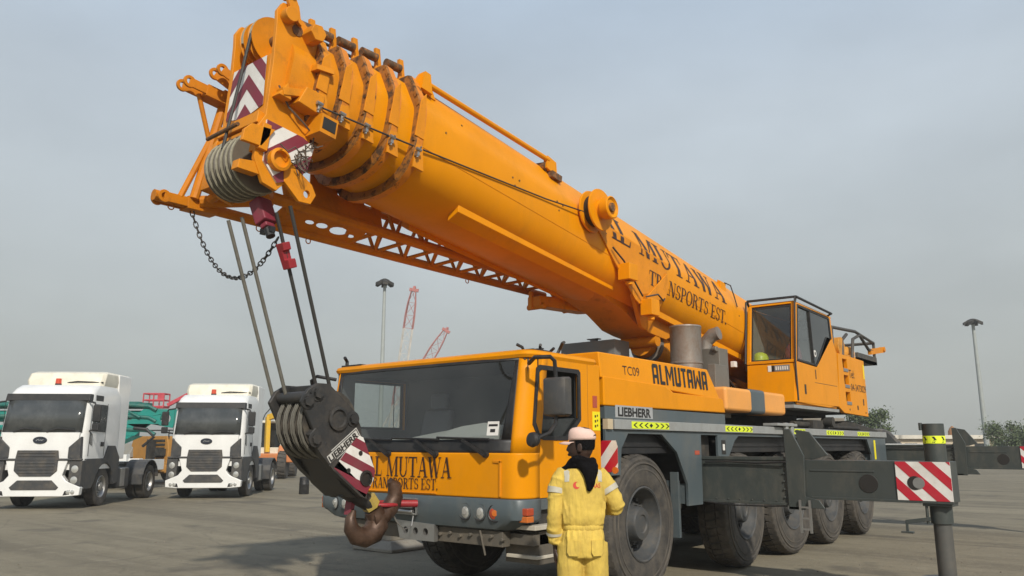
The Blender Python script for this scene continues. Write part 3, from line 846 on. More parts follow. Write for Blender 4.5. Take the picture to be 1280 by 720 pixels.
# bumper
mb = MB()
def bring(z, sh, fy):
    pl = plan(1.0, 1.455-sh, y_end=.30)
    return [Vector((x, y + fy, z)) for x, y in pl]
mb.loft([bring(1.132, 0, -.004), bring(1.12, -.004, -.012), bring(1.0, -.004, -.014), bring(.95, .0, -.008), bring(.86, .16, .03), bring(.84, .2, .08)], caps=False, closed=False)
solidify(mb.build('bumper', GREY, cab, smooth=35), 0.04)
mb = MB()
mb.box(-.9, 1.18, .05, .16, .70, .84); mb.box(-.9, 1.45, .16, .5, .72, .82)
for i in range(9):
    x = .15+i*.13
    mb.cyl((x, .02, .77+.02*(i % 2)), (x, .06, .77+.02*(i % 2)), .018, n=8)
mb.box(1.05, 1.45, .25, .5, .55, .84); mb.cyl((1.0, .02, .62), (.95, .0, .84), .012, n=6)
mb.build('underride_bar', mat('dirty_bar', (0.10, 0.088, 0.07), 0.7, dirt=0.5, dcol=(0.2, 0.16, 0.11), dscale=5), cab, bevel=0.006)
mb = MB()
mb.prism([(-.10, .70), (.38, .70), (.38, .86), (-.16, .88)], 'y', -.02, .03, holes=[[(x+.035*math.cos(k*PI/6), .785+.035*math.sin(k*PI/6)) for k in range(12)] for x in (-.02, .12, .26)])
mb.box(-.10, .38, .03, .04, .72, .85, 1)
mb.build('tow_bracket', [STEEL, UNDR], cab, smooth=0)
mb = MB(); mb.box(-.14, .18, -.052, -.02, .945, 1.095, 1); mb.box(-.14, .18, -.075, -.05, 1.085, 1.1); mb.box(-.14, .18, -.075, -.05, .94, .955); mb.box(.165, .18, -.075, -.05, .955, 1.085)
mb.cyl((-.1, -.08, .97), (.14, -.08, .97), .02); mb.cyl((-.02, -.09, 1.05), (.16, -.09, 1.06), .022); mb.box(-.1, .12, -.07, -.05, 1.0, 1.03)
mb.build('tow_coupling', [STEEL, INK], cab, bevel=0.003)
for x, mm in ((.80, LENS), (.98, LENS), (1.155, LENSR), (-.96, LENS), (-1.13, LENS), (-1.295, LENSR)):
    fy = -.035 if abs(x) < 1.1 else -.005 - 0
    rot = 0 if abs(x) < 1.1 else (0.22 if x > 0 else -.22)
    h = MB()
    ax = Vector((math.sin(rot), -math.cos(rot), 0))
    fyy = {.80: -.028, .98: -.024, 1.155: -.016, -.96: -.024, -1.13: -.018, -1.295: .0}[x]
    h.lathe((x, fyy, 1.005), ax, [(.078, -.02), (.080, .012), (.074, .018), (.066, .010)], 24, 1)
    h.lathe((x, fyy, 1.005), ax, [(.068, .006), (.05, .016), (.025, .021), (0, .022)], 24, 0)
    h.lathe((x, fyy, 1.005), ax, [(.03, .0205), (.028, .026), (0, .027)], 14, 2)
    h.build('headlight' if mm is LENS else 'indicator', [mm, BLK, LENS if mm is LENS else LENSO], cab)
for sx in (1, -1):
    mb = MB(); mb.box(sx*1.33, sx*1.475, .06, .16, .99, 1.055); mb.box(sx*1.33, sx*1.475, .06, .16, .93, .985, 1)
    if sx > 0: mb.map(lambda a, b, c: (a, b-.02, c))
    mb.build('corner_lamp', [LENSR, LENSO], cab, bevel=0.008)
mb = MB(); mb.box(1.05, 1.50, -.0+.12, .62, .86, .90); mb.box(1.10, 1.46, .2, .62, .60, .63); mb.bar((1.3, .6, .6), (1.3, .6, .9), .05, .05); mb.build('step', mat('step_white', (0.5, 0.46, 0.38), 0.6, dirt=0.5), cab, bevel=0.005)
mb = MB(); mb.box(1.0, 1.40, .30, 1.25, .86, 1.05); mb.build('step_recess', UNDR, cab)
# mirrors
mb = MB()
mb.tube([(1.44, .12, 2.36), (1.60, .0, 2.395), (1.74, .05, 2.395), (1.75, .10, 2.36), (1.75, .12, 2.18)], .02, 8)
mb.tube([(1.75, .12, 1.90), (1.75, .11, 1.80), (1.74, .03, 1.72), (1.70, -.10, 1.67)], .017, 8)
mb.build('mirror_arm', BLK, cab)
def mirror(sx):
    h = MB()
    h.loft([[(sx*(1.76+wx), .13+dy, 2.03+wz) for wx, wz in ((-.105*s, -.165*q), (.105*s, -.165*q), (.125*s, -.15*q), (.125*s, .17*q), (.105*s, .185*q), (-.105*s, .185*q), (-.125*s, .17*q), (-.125*s, -.15*q))] for dy, s, q in ((-.07, .82, .88), (-.055, .97, .97), (.03, 1, 1), (.04, .97, .98))])
    h.build('mirror', mat('mirror_shell', (0.06, 0.06, 0.06), 0.55, dirt=0.3), cab, smooth=45)
mirror(1); mirror(-1)
mb = MB(); mb.lathe((1.69, -.12, 1.655), (-.2, -.8, .1), [(0, -.03), (.05, -.02), (.068, .02), (.06, .05), (.04, .06), (0, .06)], 20); mb.build('round_mirror', BLK, cab)
mb = MB(); mb.tube([(-1.44, .16, 2.36), (-1.62, .02, 2.40), (-1.76, .05, 2.36), (-1.76, .12, 2.1), (-1.76, .1, 1.75), (-1.45, .1, 1.66)], .02, 8); mb.build('mirror_arm', BLK, cab)
# roof clutter
mb = MB()
mb.tube([(1.20, .35, 2.5), (1.20, .32, 2.55), (1.17, .27, 2.575)], .015); mb.tube([(1.30, .55, 2.5), (1.28, .5, 2.56), (1.31, .47, 2.58)], .015); mb.box(1.15, 1.35, .3, .6, 2.5, 2.525)
mb.tube([(1.1, 1.0, 2.5), (1.12, 1.05, 2.60), (1.18, 1.02, 2.66), (1.23, .98, 2.66)], .017); mb.tube([(.98, .95, 2.5), (1.02, 1.0, 2.57), (1.1, .98, 2.61)], .015)
mb.hexa([(.6, .7, 2.51), (1.0, .7, 2.51), (1.0, .72, 2.51), (.6, .72, 2.51), (.62, .95, 2.62), (.98, .95, 2.62), (.98, .97, 2.61), (.62, .97, 2.61)])
mb.tube([(-1.28, .18, 2.49), (-1.28, .18, 2.56), (-1.25, .12, 2.60)], .02); mb.box(-1.34, -1.0, .15, .3, 2.49, 2.515)
mb.build('roof_fitting', BLK, cab)
# lettering on the front
vs = serif('AL MUTAWA', .195, sx=.93)
k = 1.235/vs[3]
letters('lettering', (([(u*k, v) for u, v in vs[0]]), vs[1]), lambda u, v, l: (-.615+u, -.042-l-.0, 1.305+v - .003*u), BRN, cab, vs[2])
vs = serif('TRANSPORTS EST.', .105, sx=.9)
k = 1.03/vs[3]
letters('lettering', (([(u*k, v) for u, v in vs[0]]), vs[1]), lambda u, v, l: (-.585+u, -.042-l, 1.185+v), BRN, cab, vs[2])

# striped board behind the cab
mb = MB()
P = lambda u, v, l: (1.30+u, 1.395-l, 1.34+v)
stripes(mb, P, .29, .32, 2.2, -.8, 0, 1, clip=[(0, 0), (.27, 0), (.29, .06), (.29, .26), (.27, .32), (0.1, .32), (0, .2)])
mb.box(1.30, 1.57, 1.397, 1.41, 1.36, 1.64); mb.cyl((1.56, 1.38, 1.36), (1.56, 1.395, 1.36), .035, n=12, mi=2)
mb.build('warning_plate', [WHITE, RED, LENSO], crane, smooth=0)

# ---- engine cover
mb = MB()
mb.prism([(1.40, 2.02), (4.38, 2.035), (4.33, 2.20), (4.27, 2.225), (2.95, 2.235), (2.78, 2.30), (1.40, 2.33)], 'x', .30, 1.435)
mb.hexa([(.30, 1.37, 2.31), (1.425, 1.37, 2.31), (1.425, 4.26, 2.20), (.30, 4.26, 2.20), (.30, 1.37, 2.59), (1.395, 1.37, 2.59), (1.395, 3.97, 2.59), (.30, 3.97, 2.59)])
ec = mb.build('engine_cover', YEL, crane, bevel=0.018)
mb = MB(); mb.box(.30, 1.43, 1.42, 4.36, 1.885, 2.018); mb.build('skirt', GREY, ec, bevel=0.006)
mb = MB(); mb.box(1.4305, 1.4335, 1.62, 2.42, 1.905, 2.035); mb.build('badge', mat('badge_silver', (0.36, 0.37, 0.37), 0.45), ec, smooth=0)
vf = sans('LIEBHERR', .095, bold=.03, sx=.78)
w_ = max(v[0] for v in vf[0]); k = .70/w_
letters('lettering', ([(u*k, v) for u, v in vf[0]], vf[1]), lambda u, v, l: (1.4345+l, 1.67+u, 1.922+v), INK, ec)
def cover_x(z): return 1.4255 - .03*(z-2.20)/.39 + .003
vs = block('ALMUTAWA', .235); k = 1.42/vs[3]
letters('lettering', ([(u*k, v) for u, v in vs[0]], vs[1]), lambda u, v, l: (cover_x(2.31+v)+l, 2.48+u, 2.315+v), INK, ec, vs[2])
vf = sans('TC09', .10, bold=.0, sx=.8)
w_ = max(v[0] for v in vf[0]); k = .36/w_
letters('lettering', ([(u*k, v) for u, v in vf[0]], vf[1]), lambda u, v, l: (cover_x(2.37+v)+l, 1.82+u, 2.375+v), BRN, ec)

mb = MB(); mb.box(-.95, 0.0, 3.95, 4.35, 1.9, 3.11); mb.cyl((-.45, 4.1, 3.11), (-.45, 4.1, 3.15), .06); mb.box(-.55, -.35, 4.05, 4.15, 3.15, 3.165)
mb.build('air_box', mat('flat_grey', (0.15, 0.165, 0.17), 0.6, dirt=0.3), crane, bevel=0.012)
mb = MB()
mb.lathe((.72, 4.72, 2.0), (0, 0, 1), [(.225, 0), (.225, .75), (.235, .76), (.235, .78), (.225, .79), (.225, 1.27), (.235, 1.29), (.225, 1.31), (.20, 1.31), (.19, 1.1)], 32)
mb.tube([(.80, 5.15, 2.1), (.80, 5.15, 2.95), (.82, 5.18, 3.12), (.92, 5.2, 3.22), (1.02, 5.2, 3.24)], .10, 16)
mb.build('silencer', RUST, crane)
mb = MB(); mb.box(.78, 1.10, 5.0, 5.3, 2.0, 3.0); mb.box(1.0, 1.12, 4.8, 5.2, 2.0, 2.75); mb.cyl((1.0, 5.0, 2.98), (1.08, 4.98, 2.98), .04)
mb.build('heat_shield', mat('shield_grey', (0.20, 0.185, 0.16), 0.55, dirt=0.5, dcol=(.12, .08, .05), metal=.4), crane, bevel=0.01)
mb = MB(); mb.box(.95, 1.42, 4.46, 6.62, 2.07, 2.40); tb = mb.build('tool_box', YELW if False else mat('faded_yellow', (0.78, 0.34, 0.07), 0.5, dirt=0.25, dcol=(.5, .3, .15)), crane, bevel=0.05)
mb = MB(); mb.box(.94, 1.432, 5.26, 5.80, 2.06, 2.41); mb.build('strap', GREY, tb, bevel=0.05)

# ---- turntable and superstructure
mb = MB()
mb.cyl((0, 8.1, 1.885), (0, 8.1, 2.12), .98, n=48); mb.lathe((0, 8.1, 2.12), (0, 0, 1), [(1.0, 0), (1.02, .02), (1.02, .07), (.9, .09)], 48)
mb.box(-1.1, 1.05, 6.9, 9.6, 2.12, 2.32); mb.box(-1.1, 1.05, 9.6, 11.0, 2.24, 2.32); mb.box(.6, 1.40, 7.0, 10.9, 2.22, 2.30)
mb.build('turntable', UNDR, crane, bevel=0.01)
sup = empty('superstructure', parent=crane)
mb = MB()
for sx in (1, -1):
    mb.prism([(7.4, 2.3), (10.9, 2.3), (10.9, 2.9), (10.2, 3.95), (9.6, 4.05), (9.0, 3.6), (8.2, 2.9)], 'x', sx*.72, sx*.78)
mb.build('boom_cheek', YELW, sup, bevel=0.01)
mb = MB()
hol = []
for z in (3.05, 2.75, 2.44):
    hol.append([(9.53+(3.2-z)*.09, z-.02), (9.80+(3.2-z)*.09, z-.02), (9.78+(3.2-z)*.09, z+.15), (9.51+(3.2-z)*.09, z+.15)])
mb.prism([(9.18, 2.28), (9.42, 2.20), (10.90, 2.17), (10.88, 3.26), (9.30, 3.28)], 'x', 1.38, 1.45, holes=hol)
mb.box(.85, 1.28, 9.22, 10.88, 2.3, 3.24); mb.box(.85, 1.38, 9.22, 10.88, 3.22, 3.26); mb.box(.85, 1.379, 10.84, 10.88, 2.3, 3.24); mb.box(.85, 1.379, 9.2, 9.24, 2.3, 3.24); mb.box(1.28, 1.379, 9.3, 10.8, 2.28, 2.32)
side = mb.build('side_body', YEL, sup, bevel=0.005)
for z in (3.05, 2.75, 2.44):
    mb = MB(); mb.box(1.30, 1.462, 9.53+(3.2-z)*.09, 9.80+(3.2-z)*.09, z-.085, z-.025); mb.build('step', STEEL, side, bevel=0.004)
mb = MB(); mb.box(1.4505, 1.453, 10.22, 10.29, 2.28, 2.36); mb.box(1.4505, 1.453, 10.62, 10.68, 2.38, 2.50); mb.cyl((1.45, 9.75, 2.27), (1.454, 9.75, 2.27), .02, n=10); mb.cyl((1.45, 10.75, 2.24), (1.454, 10.75, 2.24), .02, n=10); mb.build('slot', INK, side, smooth=0)
mb = MB(); mb.box(1.4505, 1.453, 10.79, 10.85, 2.9, 3.18); mb.build('yellow_sticker', SYEL, side, smooth=0)
for txt, y, z, wd, h in (('Tel:', 9.86, 2.87, .32, .15), ('04-3473029', 9.92, 2.63, .95, .13)):
    vf = sans(txt, h, sx=.6); k = wd/max(v[0] for v in vf[0])
    letters('lettering', ([(u*k, v) for u, v in vf[0]], vf[1]), lambda u, v, l: (1.451+l, y+u, z+v), BRN, side)
mb = MB(); mb.box(-1.25, .84, 10.3, 11.0, 2.34, 3.1); mb.box(-.9, .84, 10.9, 11.7, 2.38, 2.9); mb.build('counterweight', YELW, sup, bevel=0.03)
mb = MB(); mb.cyl((-.5, 11.2, 3.25), (1.1, 11.2, 3.25), .16, n=20); mb.cyl((.95, 9.9, 3.45), (1.35, 9.9, 3.45), .20, n=24); mb.cyl((.9, 10.5, 3.42), (1.2, 10.9, 3.42), .15, n=20); mb.box(.9, 1.3, 9.6, 10.9, 3.26, 3.36)
mb.build('winch', mat('winch_yellow', (0.62, 0.27, 0.02), 0.5, dirt=0.6, dcol=(.1, .06, .03), dscale=5), sup, bevel=0.01)
mb = MB()
for p in ([(1.35, 9.35, 3.3), (1.35, 9.35, 3.78), (1.30, 11.0, 3.88), (1.28, 12.35, 3.78), (1.28, 12.35, 3.36)], [(1.35, 9.9, 3.3), (1.33, 10.0, 3.6), (1.32, 10.35, 3.75)],
          [(1.32, 10.6, 3.3), (1.32, 10.75, 3.7), (1.30, 11.3, 3.84)], [(1.30, 11.3, 3.84), (1.29, 11.9, 3.60), (1.28, 12.35, 3.60)], [(1.28, 11.9, 3.36), (1.28, 12.35, 3.36)], [(.6, 12.35, 3.78), (1.28, 12.35, 3.78)]):
    mb.tube(p, .032, 8)
mb.box(.5, 1.32, 11.0, 12.35, 3.30, 3.36); mb.box(1.27, 1.32, 11.0, 12.35, 3.30, 3.46)
mb.build('railing', mat('railing_dark', (0.05, 0.048, 0.045), 0.6, dirt=0.4), sup)
mb = MB(); mb.bar((1.28, 12.0, 3.56), (1.28, 13.05, 3.70), .07, .12); mb.cyl((1.22, 13.0, 3.70), (1.34, 13.0, 3.70), .06, n=12)
mb.build('stowed_arm', YELW, sup)

# operator cab
oc = empty('operator_cab', parent=crane)
X0, X1 = .64, 1.45
def of(z): return 7.02 + max(0, z-2.28)*.12 if z < 2.95 else 7.10 + (z-2.95)*.17
mb = MB()       # lower front and tilted body panels
mb.hexa([(X0, 7.0, 2.30), (X1-.02, 7.0, 2.30), (X1-.02, 7.06, 2.30), (X0, 7.06, 2.30), (X0, 7.07, 2.93), (X1-.02, 7.07, 2.93), (X1-.02, 7.13, 2.93), (X0, 7.13, 2.93)])
mb.box(X0, X1, 7.055, 7.14, 2.935, 2.985)
mb.prism([(7.03, 2.30), (7.10, 2.96), (8.12, 2.93), (8.75, 3.50), (9.06, 3.49), (9.22, 3.28), (9.18, 2.30), (8.95, 2.30), (8.6, 2.26), (7.6, 2.28)], 'x', X1-.04, X1)
mb.box(X0, X1-.04, 9.05, 9.12, 2.3, 3.9); mb.box(X0, X1-.03, 7.1, 9.1, 2.26, 2.31)
mb.prism([(7.14, 2.3), (7.14, 2.94), (7.2, 2.94), (7.2, 2.3)], 'x', X0, X0+.03)
mb.build('cab_body', YEL, oc, bevel=0.008)
mb = MB(); mb.box(X0+.032, X0+.045, 7.25, 9.04, 2.32, 3.90); mb.box(X0+.05, X1-.06, 9.02, 9.045, 2.32, 3.90); mb.box(X0+.05, X1-.06, 7.3, 9.0, 3.90, 3.915)
mb.build('cab_lining', mat('lining_grey', (.15, .17, .15), .8), oc, smooth=0)
mb = MB()
for x in (X0+.025, X1-.035):
    mb.hexa([(x-.035, of(2.96)-.02, 2.96), (x+.035, of(2.96)-.02, 2.96), (x+.035, of(2.96)+.06, 2.96), (x-.035, of(2.96)+.06, 2.96), (x-.035, of(3.94)-.02, 3.94), (x+.035, of(3.94)-.02, 3.94), (x+.035, of(3.94)+.08, 3.94), (x-.035, of(3.94)+.08, 3.94)])
mb.hexa([(X0, of(3.93)-.02, 3.93), (X1, of(3.93)-.02, 3.93), (X1, 9.1, 3.90), (X0, 9.1, 3.90), (X0+.03, of(3.97), 3.98), (X1-.03, of(3.97), 3.98), (X1-.04, 9.08, 3.95), (X0+.03, 9.08, 3.95)])
mb.hexa([(X1-.05, 9.0, 3.48), (X1, 9.0, 3.48), (X1, 9.08, 3.48), (X1-.05, 9.08, 3.48), (X1-.05, 8.95, 3.92), (X1, 8.95, 3.92), (X1, 9.03, 3.92), (X1-.05, 9.03, 3.92)])
mb.build('cab_frame', YEL, oc, bevel=0.01)
mb = MB(); mb.add([(X0+.05, of(2.98)+.01, 2.98), (X1-.06, of(2.98)+.01, 2.98), (X1-.06, of(3.92)+.01, 3.92), (X0+.05, of(3.92)+.01, 3.92)], [(0, 1, 2, 3)]); mb.build('front_window', GLSD, oc, smooth=0)
mb = MB()
a = [(X0+.05, 2.98), (X1-.06, 2.98), (X1-.06, 3.92), (X0+.05, 3.92)]; b = [(X0+.085, 3.01), (X1-.095, 3.01), (X1-.095, 3.885), (X0+.085, 3.885)]
mb.add([(x, of(z)+.004, z) for x, z in a+b], [(i, (i+1) % 4, 4+(i+1) % 4, 4+i) for i in range(4)]); mb.build('window_seal', BLK, oc, smooth=0)
sw = [(7.16, 2.975), (8.11, 2.945), (8.74, 3.515), (9.0, 3.51), (8.95, 3.88), (7.33, 3.92)]
mb = MB(); mb.prism(sw, 'x', X1-.03, X1-.024); mb.build('side_window', GLSD, oc, smooth=0)
mb = MB(); mb.prism([(8.02, 2.95), (8.11, 2.945), (8.74, 3.515), (9.0, 3.51), (8.95, 3.88), (7.95, 3.90)], 'x', X1-.015, X1-.009); mb.build('sliding_pane', DKGL, oc, smooth=0)
mb = MB(); mb.prism(sw, 'x', X1-.035, X1+.003, holes=[[(y+(8.1-y)*.05, z+(3.45-z)*.06) for y, z in sw]]); mb.bar((X1-.012, 8.0, 2.95), (X1-.012, 7.92, 3.9), .03, .02); mb.build('window_seal', BLK, oc, smooth=0)
mb = MB(); mb.cyl((X1-.008, 8.06, 3.16), (X1+.0, 8.06, 3.16), .06, n=16); mb.cyl((X1-.001, 8.06, 3.16), (X1+.002, 8.06, 3.16), .03, n=12, mi=1); mb.build('round_sticker', [WHITE, INK], oc, smooth=0)
mb = MB()
T = [(X0, of(3.98)-.05, 4.04), (X1+.03, of(3.98)-.05, 4.03), (X1+.03, 9.0, 3.97)]
mb.tube(T, .022, 8); mb.bar((X0, of(3.98)-.05, 4.04), (X0, of(3.98)+.02, 3.95), .03); mb.bar((X1+.03, of(3.98)-.05, 4.03), (X1-.02, of(3.98)+.02, 3.95), .03); mb.bar((X1+.03, 9.0, 3.97), (X1-.02, 8.95, 3.93), .03)
mb.tube([(X1+.01, of(3.0)-.04, 2.32), (X1+.01, of(2.95)-.05, 2.95), (X1+.01, of(3.98)-.05, 4.03)], .016, 6); mb.tube([(X0-.02, of(2.95)-.05, 2.95), (X0-.02, of(3.98)-.05, 4.03)], .018, 6)
mb.build('guard_rail', BLK, oc)
mb = MB(); mb.box(1.0, 1.06, 7.05, 7.056, 2.80, 2.90); mb.box(1.06, 1.11, 7.05, 7.056, 2.80, 2.90, 1); mb.box(1.11, 1.36, 7.05, 7.056, 2.80, 2.90, 2)
for i in range(6): mb.box(1.13+.037*i, 1.15+.037*i, 7.044, 7.05, 2.82, 2.88, 0)
mb.build('name_plate', [WHITE, INK, mat('plate_grey', (.2, .2, .2), .5)], oc, smooth=0)
mb = MB(); mb.box(1.449, 1.4525, 7.42, 7.50, 2.44, 2.60); mb.box(1.449, 1.4525, 7.99, 8.03, 2.72, 2.88); mb.box(1.449, 1.452, 7.95, 9.1, 2.655, 2.662); mb.build('door_handle', INK, oc, smooth=0)
mb = MB(); mb.box(.8, 1.44, 6.9, 9.15, 2.20, 2.25); mb.build('platform', RAIL, oc)
mb = MB(); mb.box(.42, .50, 6.9, 7.0, 2.90, 3.0); mb.build('work_lamp', WHITE, oc, bevel=.01)
mb = MB(); mb.box(.75, 1.2, 8.2, 8.75, 2.5, 2.85); mb.hexa([(.75, 8.6, 2.85), (1.2, 8.6, 2.85), (1.2, 8.8, 2.85), (.75, 8.8, 2.85), (.78, 8.8, 3.5), (1.17, 8.8, 3.5), (1.17, 8.95, 3.5), (.78, 8.95, 3.5)]); mb.box(.85, 1.1, 8.85, 8.98, 3.52, 3.72)
mb.build('seat', mat('seat_grey', (.30, .33, .31), .8), oc, bevel=.04)
mb = MB(); mb.loft([[( .74+r*math.cos(k*PI/8), 7.42+r*1.2*math.sin(k*PI/8), 3.0+h) for k in range(16)] for r, h in ((.16, 0), (.165, .02), (.13, .03), (.125, .09), (.10, .14), (.05, .17), (.01, .175))]); mb.box(.55, 1.3, 7.2, 7.6, 2.85, 3.0, 1)
mb.build('hard_hat', [mat('helmet_lime', (.50, .58, .06), .4), INT], oc, smooth=50)
mb = MB(); mb.loft([[(1.18+rx*math.cos(k*PI/6), 7.75+ry*math.sin(k*PI/6), z) for k in range(12)] for z, rx, ry in ((2.9, .13, .08), (3.1, .15, .09), (3.25, .12, .08), (3.32, .06, .05))]); mb.build('jacket', REDW, oc, smooth=50)

# ---- the boom: boom frame (x, t along the axis towards the tip, n up)
TH = R(7.7)
BD = Vector((0, -math.cos(TH), math.sin(TH))); BN = Vector((0, math.sin(TH), math.cos(TH)))
BO = Vector((0, 0, 4.6))
def BT(x, t, n): return tuple(BO + Vector((x, 0, 0)) + BD*t + BN*n)
HALF = [(0, .64), (.20, .64), (.34, .638), (.375, .620), (.40, .585), (.48, .445), (.56, .305), (.588, .25), (.600, .18), (.602, .03), (.600, -.06), (.592, -.16), (.566, -.28), (.51, -.385), (.42, -.475), (.29, -.545), (.15, -.578)]
def section(s, t, dx=0.0):
    pts = [(x*s+(dx if x else 0)*(1 if x > 0 else 0), n*s + (dx*(1 if n > 0 else -1) if abs(n) > .3 else 0)) for x, n in HALF]
    full = pts + [(0, -.59*s-dx)] + [(-x, n) for x, n in pts[:0:-1]]
    return [(x, t, n) for x, n in full]
boom = empty('boom', parent=crane)
mb = MB(); mb.loft([section(1, -10.0), section(1, -6), section(1, -2), section(1, .60)]); mb.map(BT)
base = mb.build('base_section', YEL, boom, smooth=32)
scales = [1.0, .935, .87, .805, .745, .69]
ends = [.62, .93, 1.21, 1.47, 1.70]
for i in range(1, 5):
    mb = MB(); mb.loft([section(scales[i], -1.0), section(scales[i], ends[i]-.01)]); mb.map(BT)
    mb.build('telescopic_section', YELW if i > 2 else YEL, boom, smooth=32)
mb = MB(); mb.loft([section(scales[5], -1.0), section(scales[5], 1.95)]); mb.map(BT); mb.build('telescopic_section', YELW, boom, smooth=32)
rnd = random.Random(2)
for i in range(5):
    s = scales[i]; te = ends[i]
    mb = MB()
    a = section(s, te-.11, .012); b = section(s, te-.10, .035); c = section(s, te-.02, .038); d = section(s, te, .030); e = section(s*.93, te+.005, .0)
    mb.loft([a, b, c], caps=False, mi=0); mb.loft([c, d, e], caps=False, mi=1)
    # clamping blocks round the mouth
    m = len(c)
    for k in range(3, m-1):
        if rnd.random() < .45:
            p = Vector(c[k]); q = Vector(c[(k+1) % m]); mid = (p+q)/2
            out = Vector((mid.x, 0, mid.z+.12)).normalized()
            w = .035
            tv = (q-p).normalized()
            l = min((q-p).length*.40, .035)
            pts = []
            for tt in (te-.015, te+.012):
                for (su, so) in ((-1, -.005), (1, -.005), (1, -.04), (-1, -.04)):
                    v = mid + tv*l*su + out*so; pts.append((v.x, tt, v.z))
            mb.hexa(pts, 1)
    mb.map(BT); col = mb.build('collar', [GRIM if i < 4 else YELW, EDGE2], boom, smooth=32)
    # fins with rollers on top
    mb = MB()
    for x in (.17*s+.06, -.17*s-.06):
        mb.prism([(te-.10, .62*s+.02), (te+.0, .62*s+.02), (te-.0, .62*s+.12), (te+.035, .62*s+.27), (te-.02, .62*s+.28), (te-.06, .62*s+.14)], 'x', x-.02, x+.02)
    mb.prism([(te-.10, -.1), (te+.02, -.1), (te+.0, .3*s), (te-.06, .4*s)], 'x', .60*s+.028, .60*s+.042)
    mb.prism([(te-.16, -.42*s), (te-.02, -.42*s), (te-.02, -.15*s), (te-.10, -.12*s)], 'x', .57*s+.03, .585*s+.042)
    mb.map(BT); mb.build('fin', YELW, boom, bevel=.004)
    mb = MB(); mb.cyl((.17*s+.09, te+.02, .62*s+.15), (.17*s+.09, te+.21, .62*s+.12), .045, n=12, mi=0); mb.cyl((-.17*s-.09, te+.02, .62*s+.15), (-.17*s-.09, te+.21, .62*s+.12), .045, n=12)
    mb.map(BT); mb.build('roller', EDGE, boom)
    mb = MB()
    mb.tube([(.60*s+.05, te-.03, -.30+.06*(4-i)/4-.02), (.60*s+.10, te-.03, -.28+.06*(4-i)/4)], .01, 6); mb.box(.60*s+.03, .60*s+.075, te-.04, te-.01, -.31, -.26); mb.cyl((.60*s+.075, te-.05, -.25), (.60*s+.075, te+.01, -.25), .018, n=8); mb.cyl((.60*s+.06, te-.025, -.33), (.60*s+.06, te-.025, -.23), .012, n=6)
    mb.map(BT); mb.build('cable_guide', STEEL, boom)
# ledges along the base section, sensor cable, cable drum, tube on top
mb = MB()
for q in (1, -1):
    mb.hexa([(q*.30, -3.35, -.58), (q*.44, -3.35, -.50), (q*.44, -.26, -.53), (q*.30, -.26, -.61), (q*.30, -3.35, -.50), (q*.44, -3.35, -.44), (q*.44, -.26, -.44), (q*.30, -.26, -.51)])
mb.box(.40, .44, -9.2, -3.9, -.545, -.45)
mb.map(BT); mb.build('ledge', YEL, base, bevel=.004)
mb = MB()
mb.tube([(.42, 1.75, -.22), (.50, 1.62, -.26), (.56, 1.2, -.245), (.61, .6, -.20), (.618, -.5, -.06), (.625, -1.5, .07), (.66, -2.3, .19)], .009, 6); mb.map(BT); mb.build('sensor_cable', ROPED, boom)
mb = MB()
c0 = (.62, -2.42, .25)
def dx(a): return (a, c0[1], c0[2])
mb.lathe(dx(.60), (1, 0, 0), [(.0, 0), (.05, 0), (.10, .02), (.265, .03), (.27, .045), (.265, .06), (.15, .06)], 36)
mb.lathe(dx(.60), (1, 0, 0), [(.15, .17), (.265, .17), (.27, .18), (.265, .195), (.12, .20), (.115, .24), (.14, .25), (.145, .355), (.13, .365), (.10, .34), (0, .34)], 36)
mb.lathe(dx(.60), (1, 0, 0), [(.20, .06), (.205, .08), (.205, .15), (.20, .17)], 36, 1)
mb.lathe(dx(.60), (1, 0, 0), [(.06, .34), (.055, .37), (0, .37)], 16, 2)
mb.map(BT); mb.build('cable_drum', [YEL, BLK, EDGE], boom)
mb = MB()
mb.tube([(.44, .42, .66), (.44, -1.72, .72)], .032, 10); mb.prism([(.25, .54), (.60, .54), (.52, .70), (.50, .74), (.40, .74)], 'x', .40, .44)
mb.hexa([(.38, .36, .54), (.50, .36, .54), (.50, .52, .54), (.38, .52, .54), (.40, .40, .76), (.48, .40, .76), (.48, .48, .76), (.40, .48, .76)])
mb.hexa([(.40, -1.90, .56), (.46, -1.90, .56), (.46, -1.68, .60), (.40, -1.68, .60), (.40, -1.86, .74), (.46, -1.86, .74), (.46, -1.68, .76), (.40, -1.68, .76)])
mb.cyl((.0, -1.62, .63), (.43, -1.70, .63), .055, n=14, mi=1); mb.box(.30, .5, -1.95, -1.75, .5, .58, 1)
mb.map(BT); mb.build('top_tube', [YEL, EDGE], boom)
mb = MB()
for q in (1, -1):
    mb.tube([(q*.594, .48, -.15), (q*.594, -9, -.15)], .004, 5)
mb.map(BT); mb.build('weld_seam', YELW, base)
mb = MB(); rnd2 = random.Random(3)
for t, n in ((-.9, .10), (-.95, .02), (-1.02, .11), (-1.75, .14), (-1.8, .04), (-1.87, .13), (.2, .14), (-.1, .38), (-2.0, .36), (-4.6, .38), (-5.9, .02), (-7.0, .1)):
    mb.cyl((.585 if n < .3 else .49, t, n), (.607 if n < .3 else .515, t, n+(.0 if n < .3 else .02)), .012, n=8)
mb.map(BT); mb.build('bolt', EDGE, base)
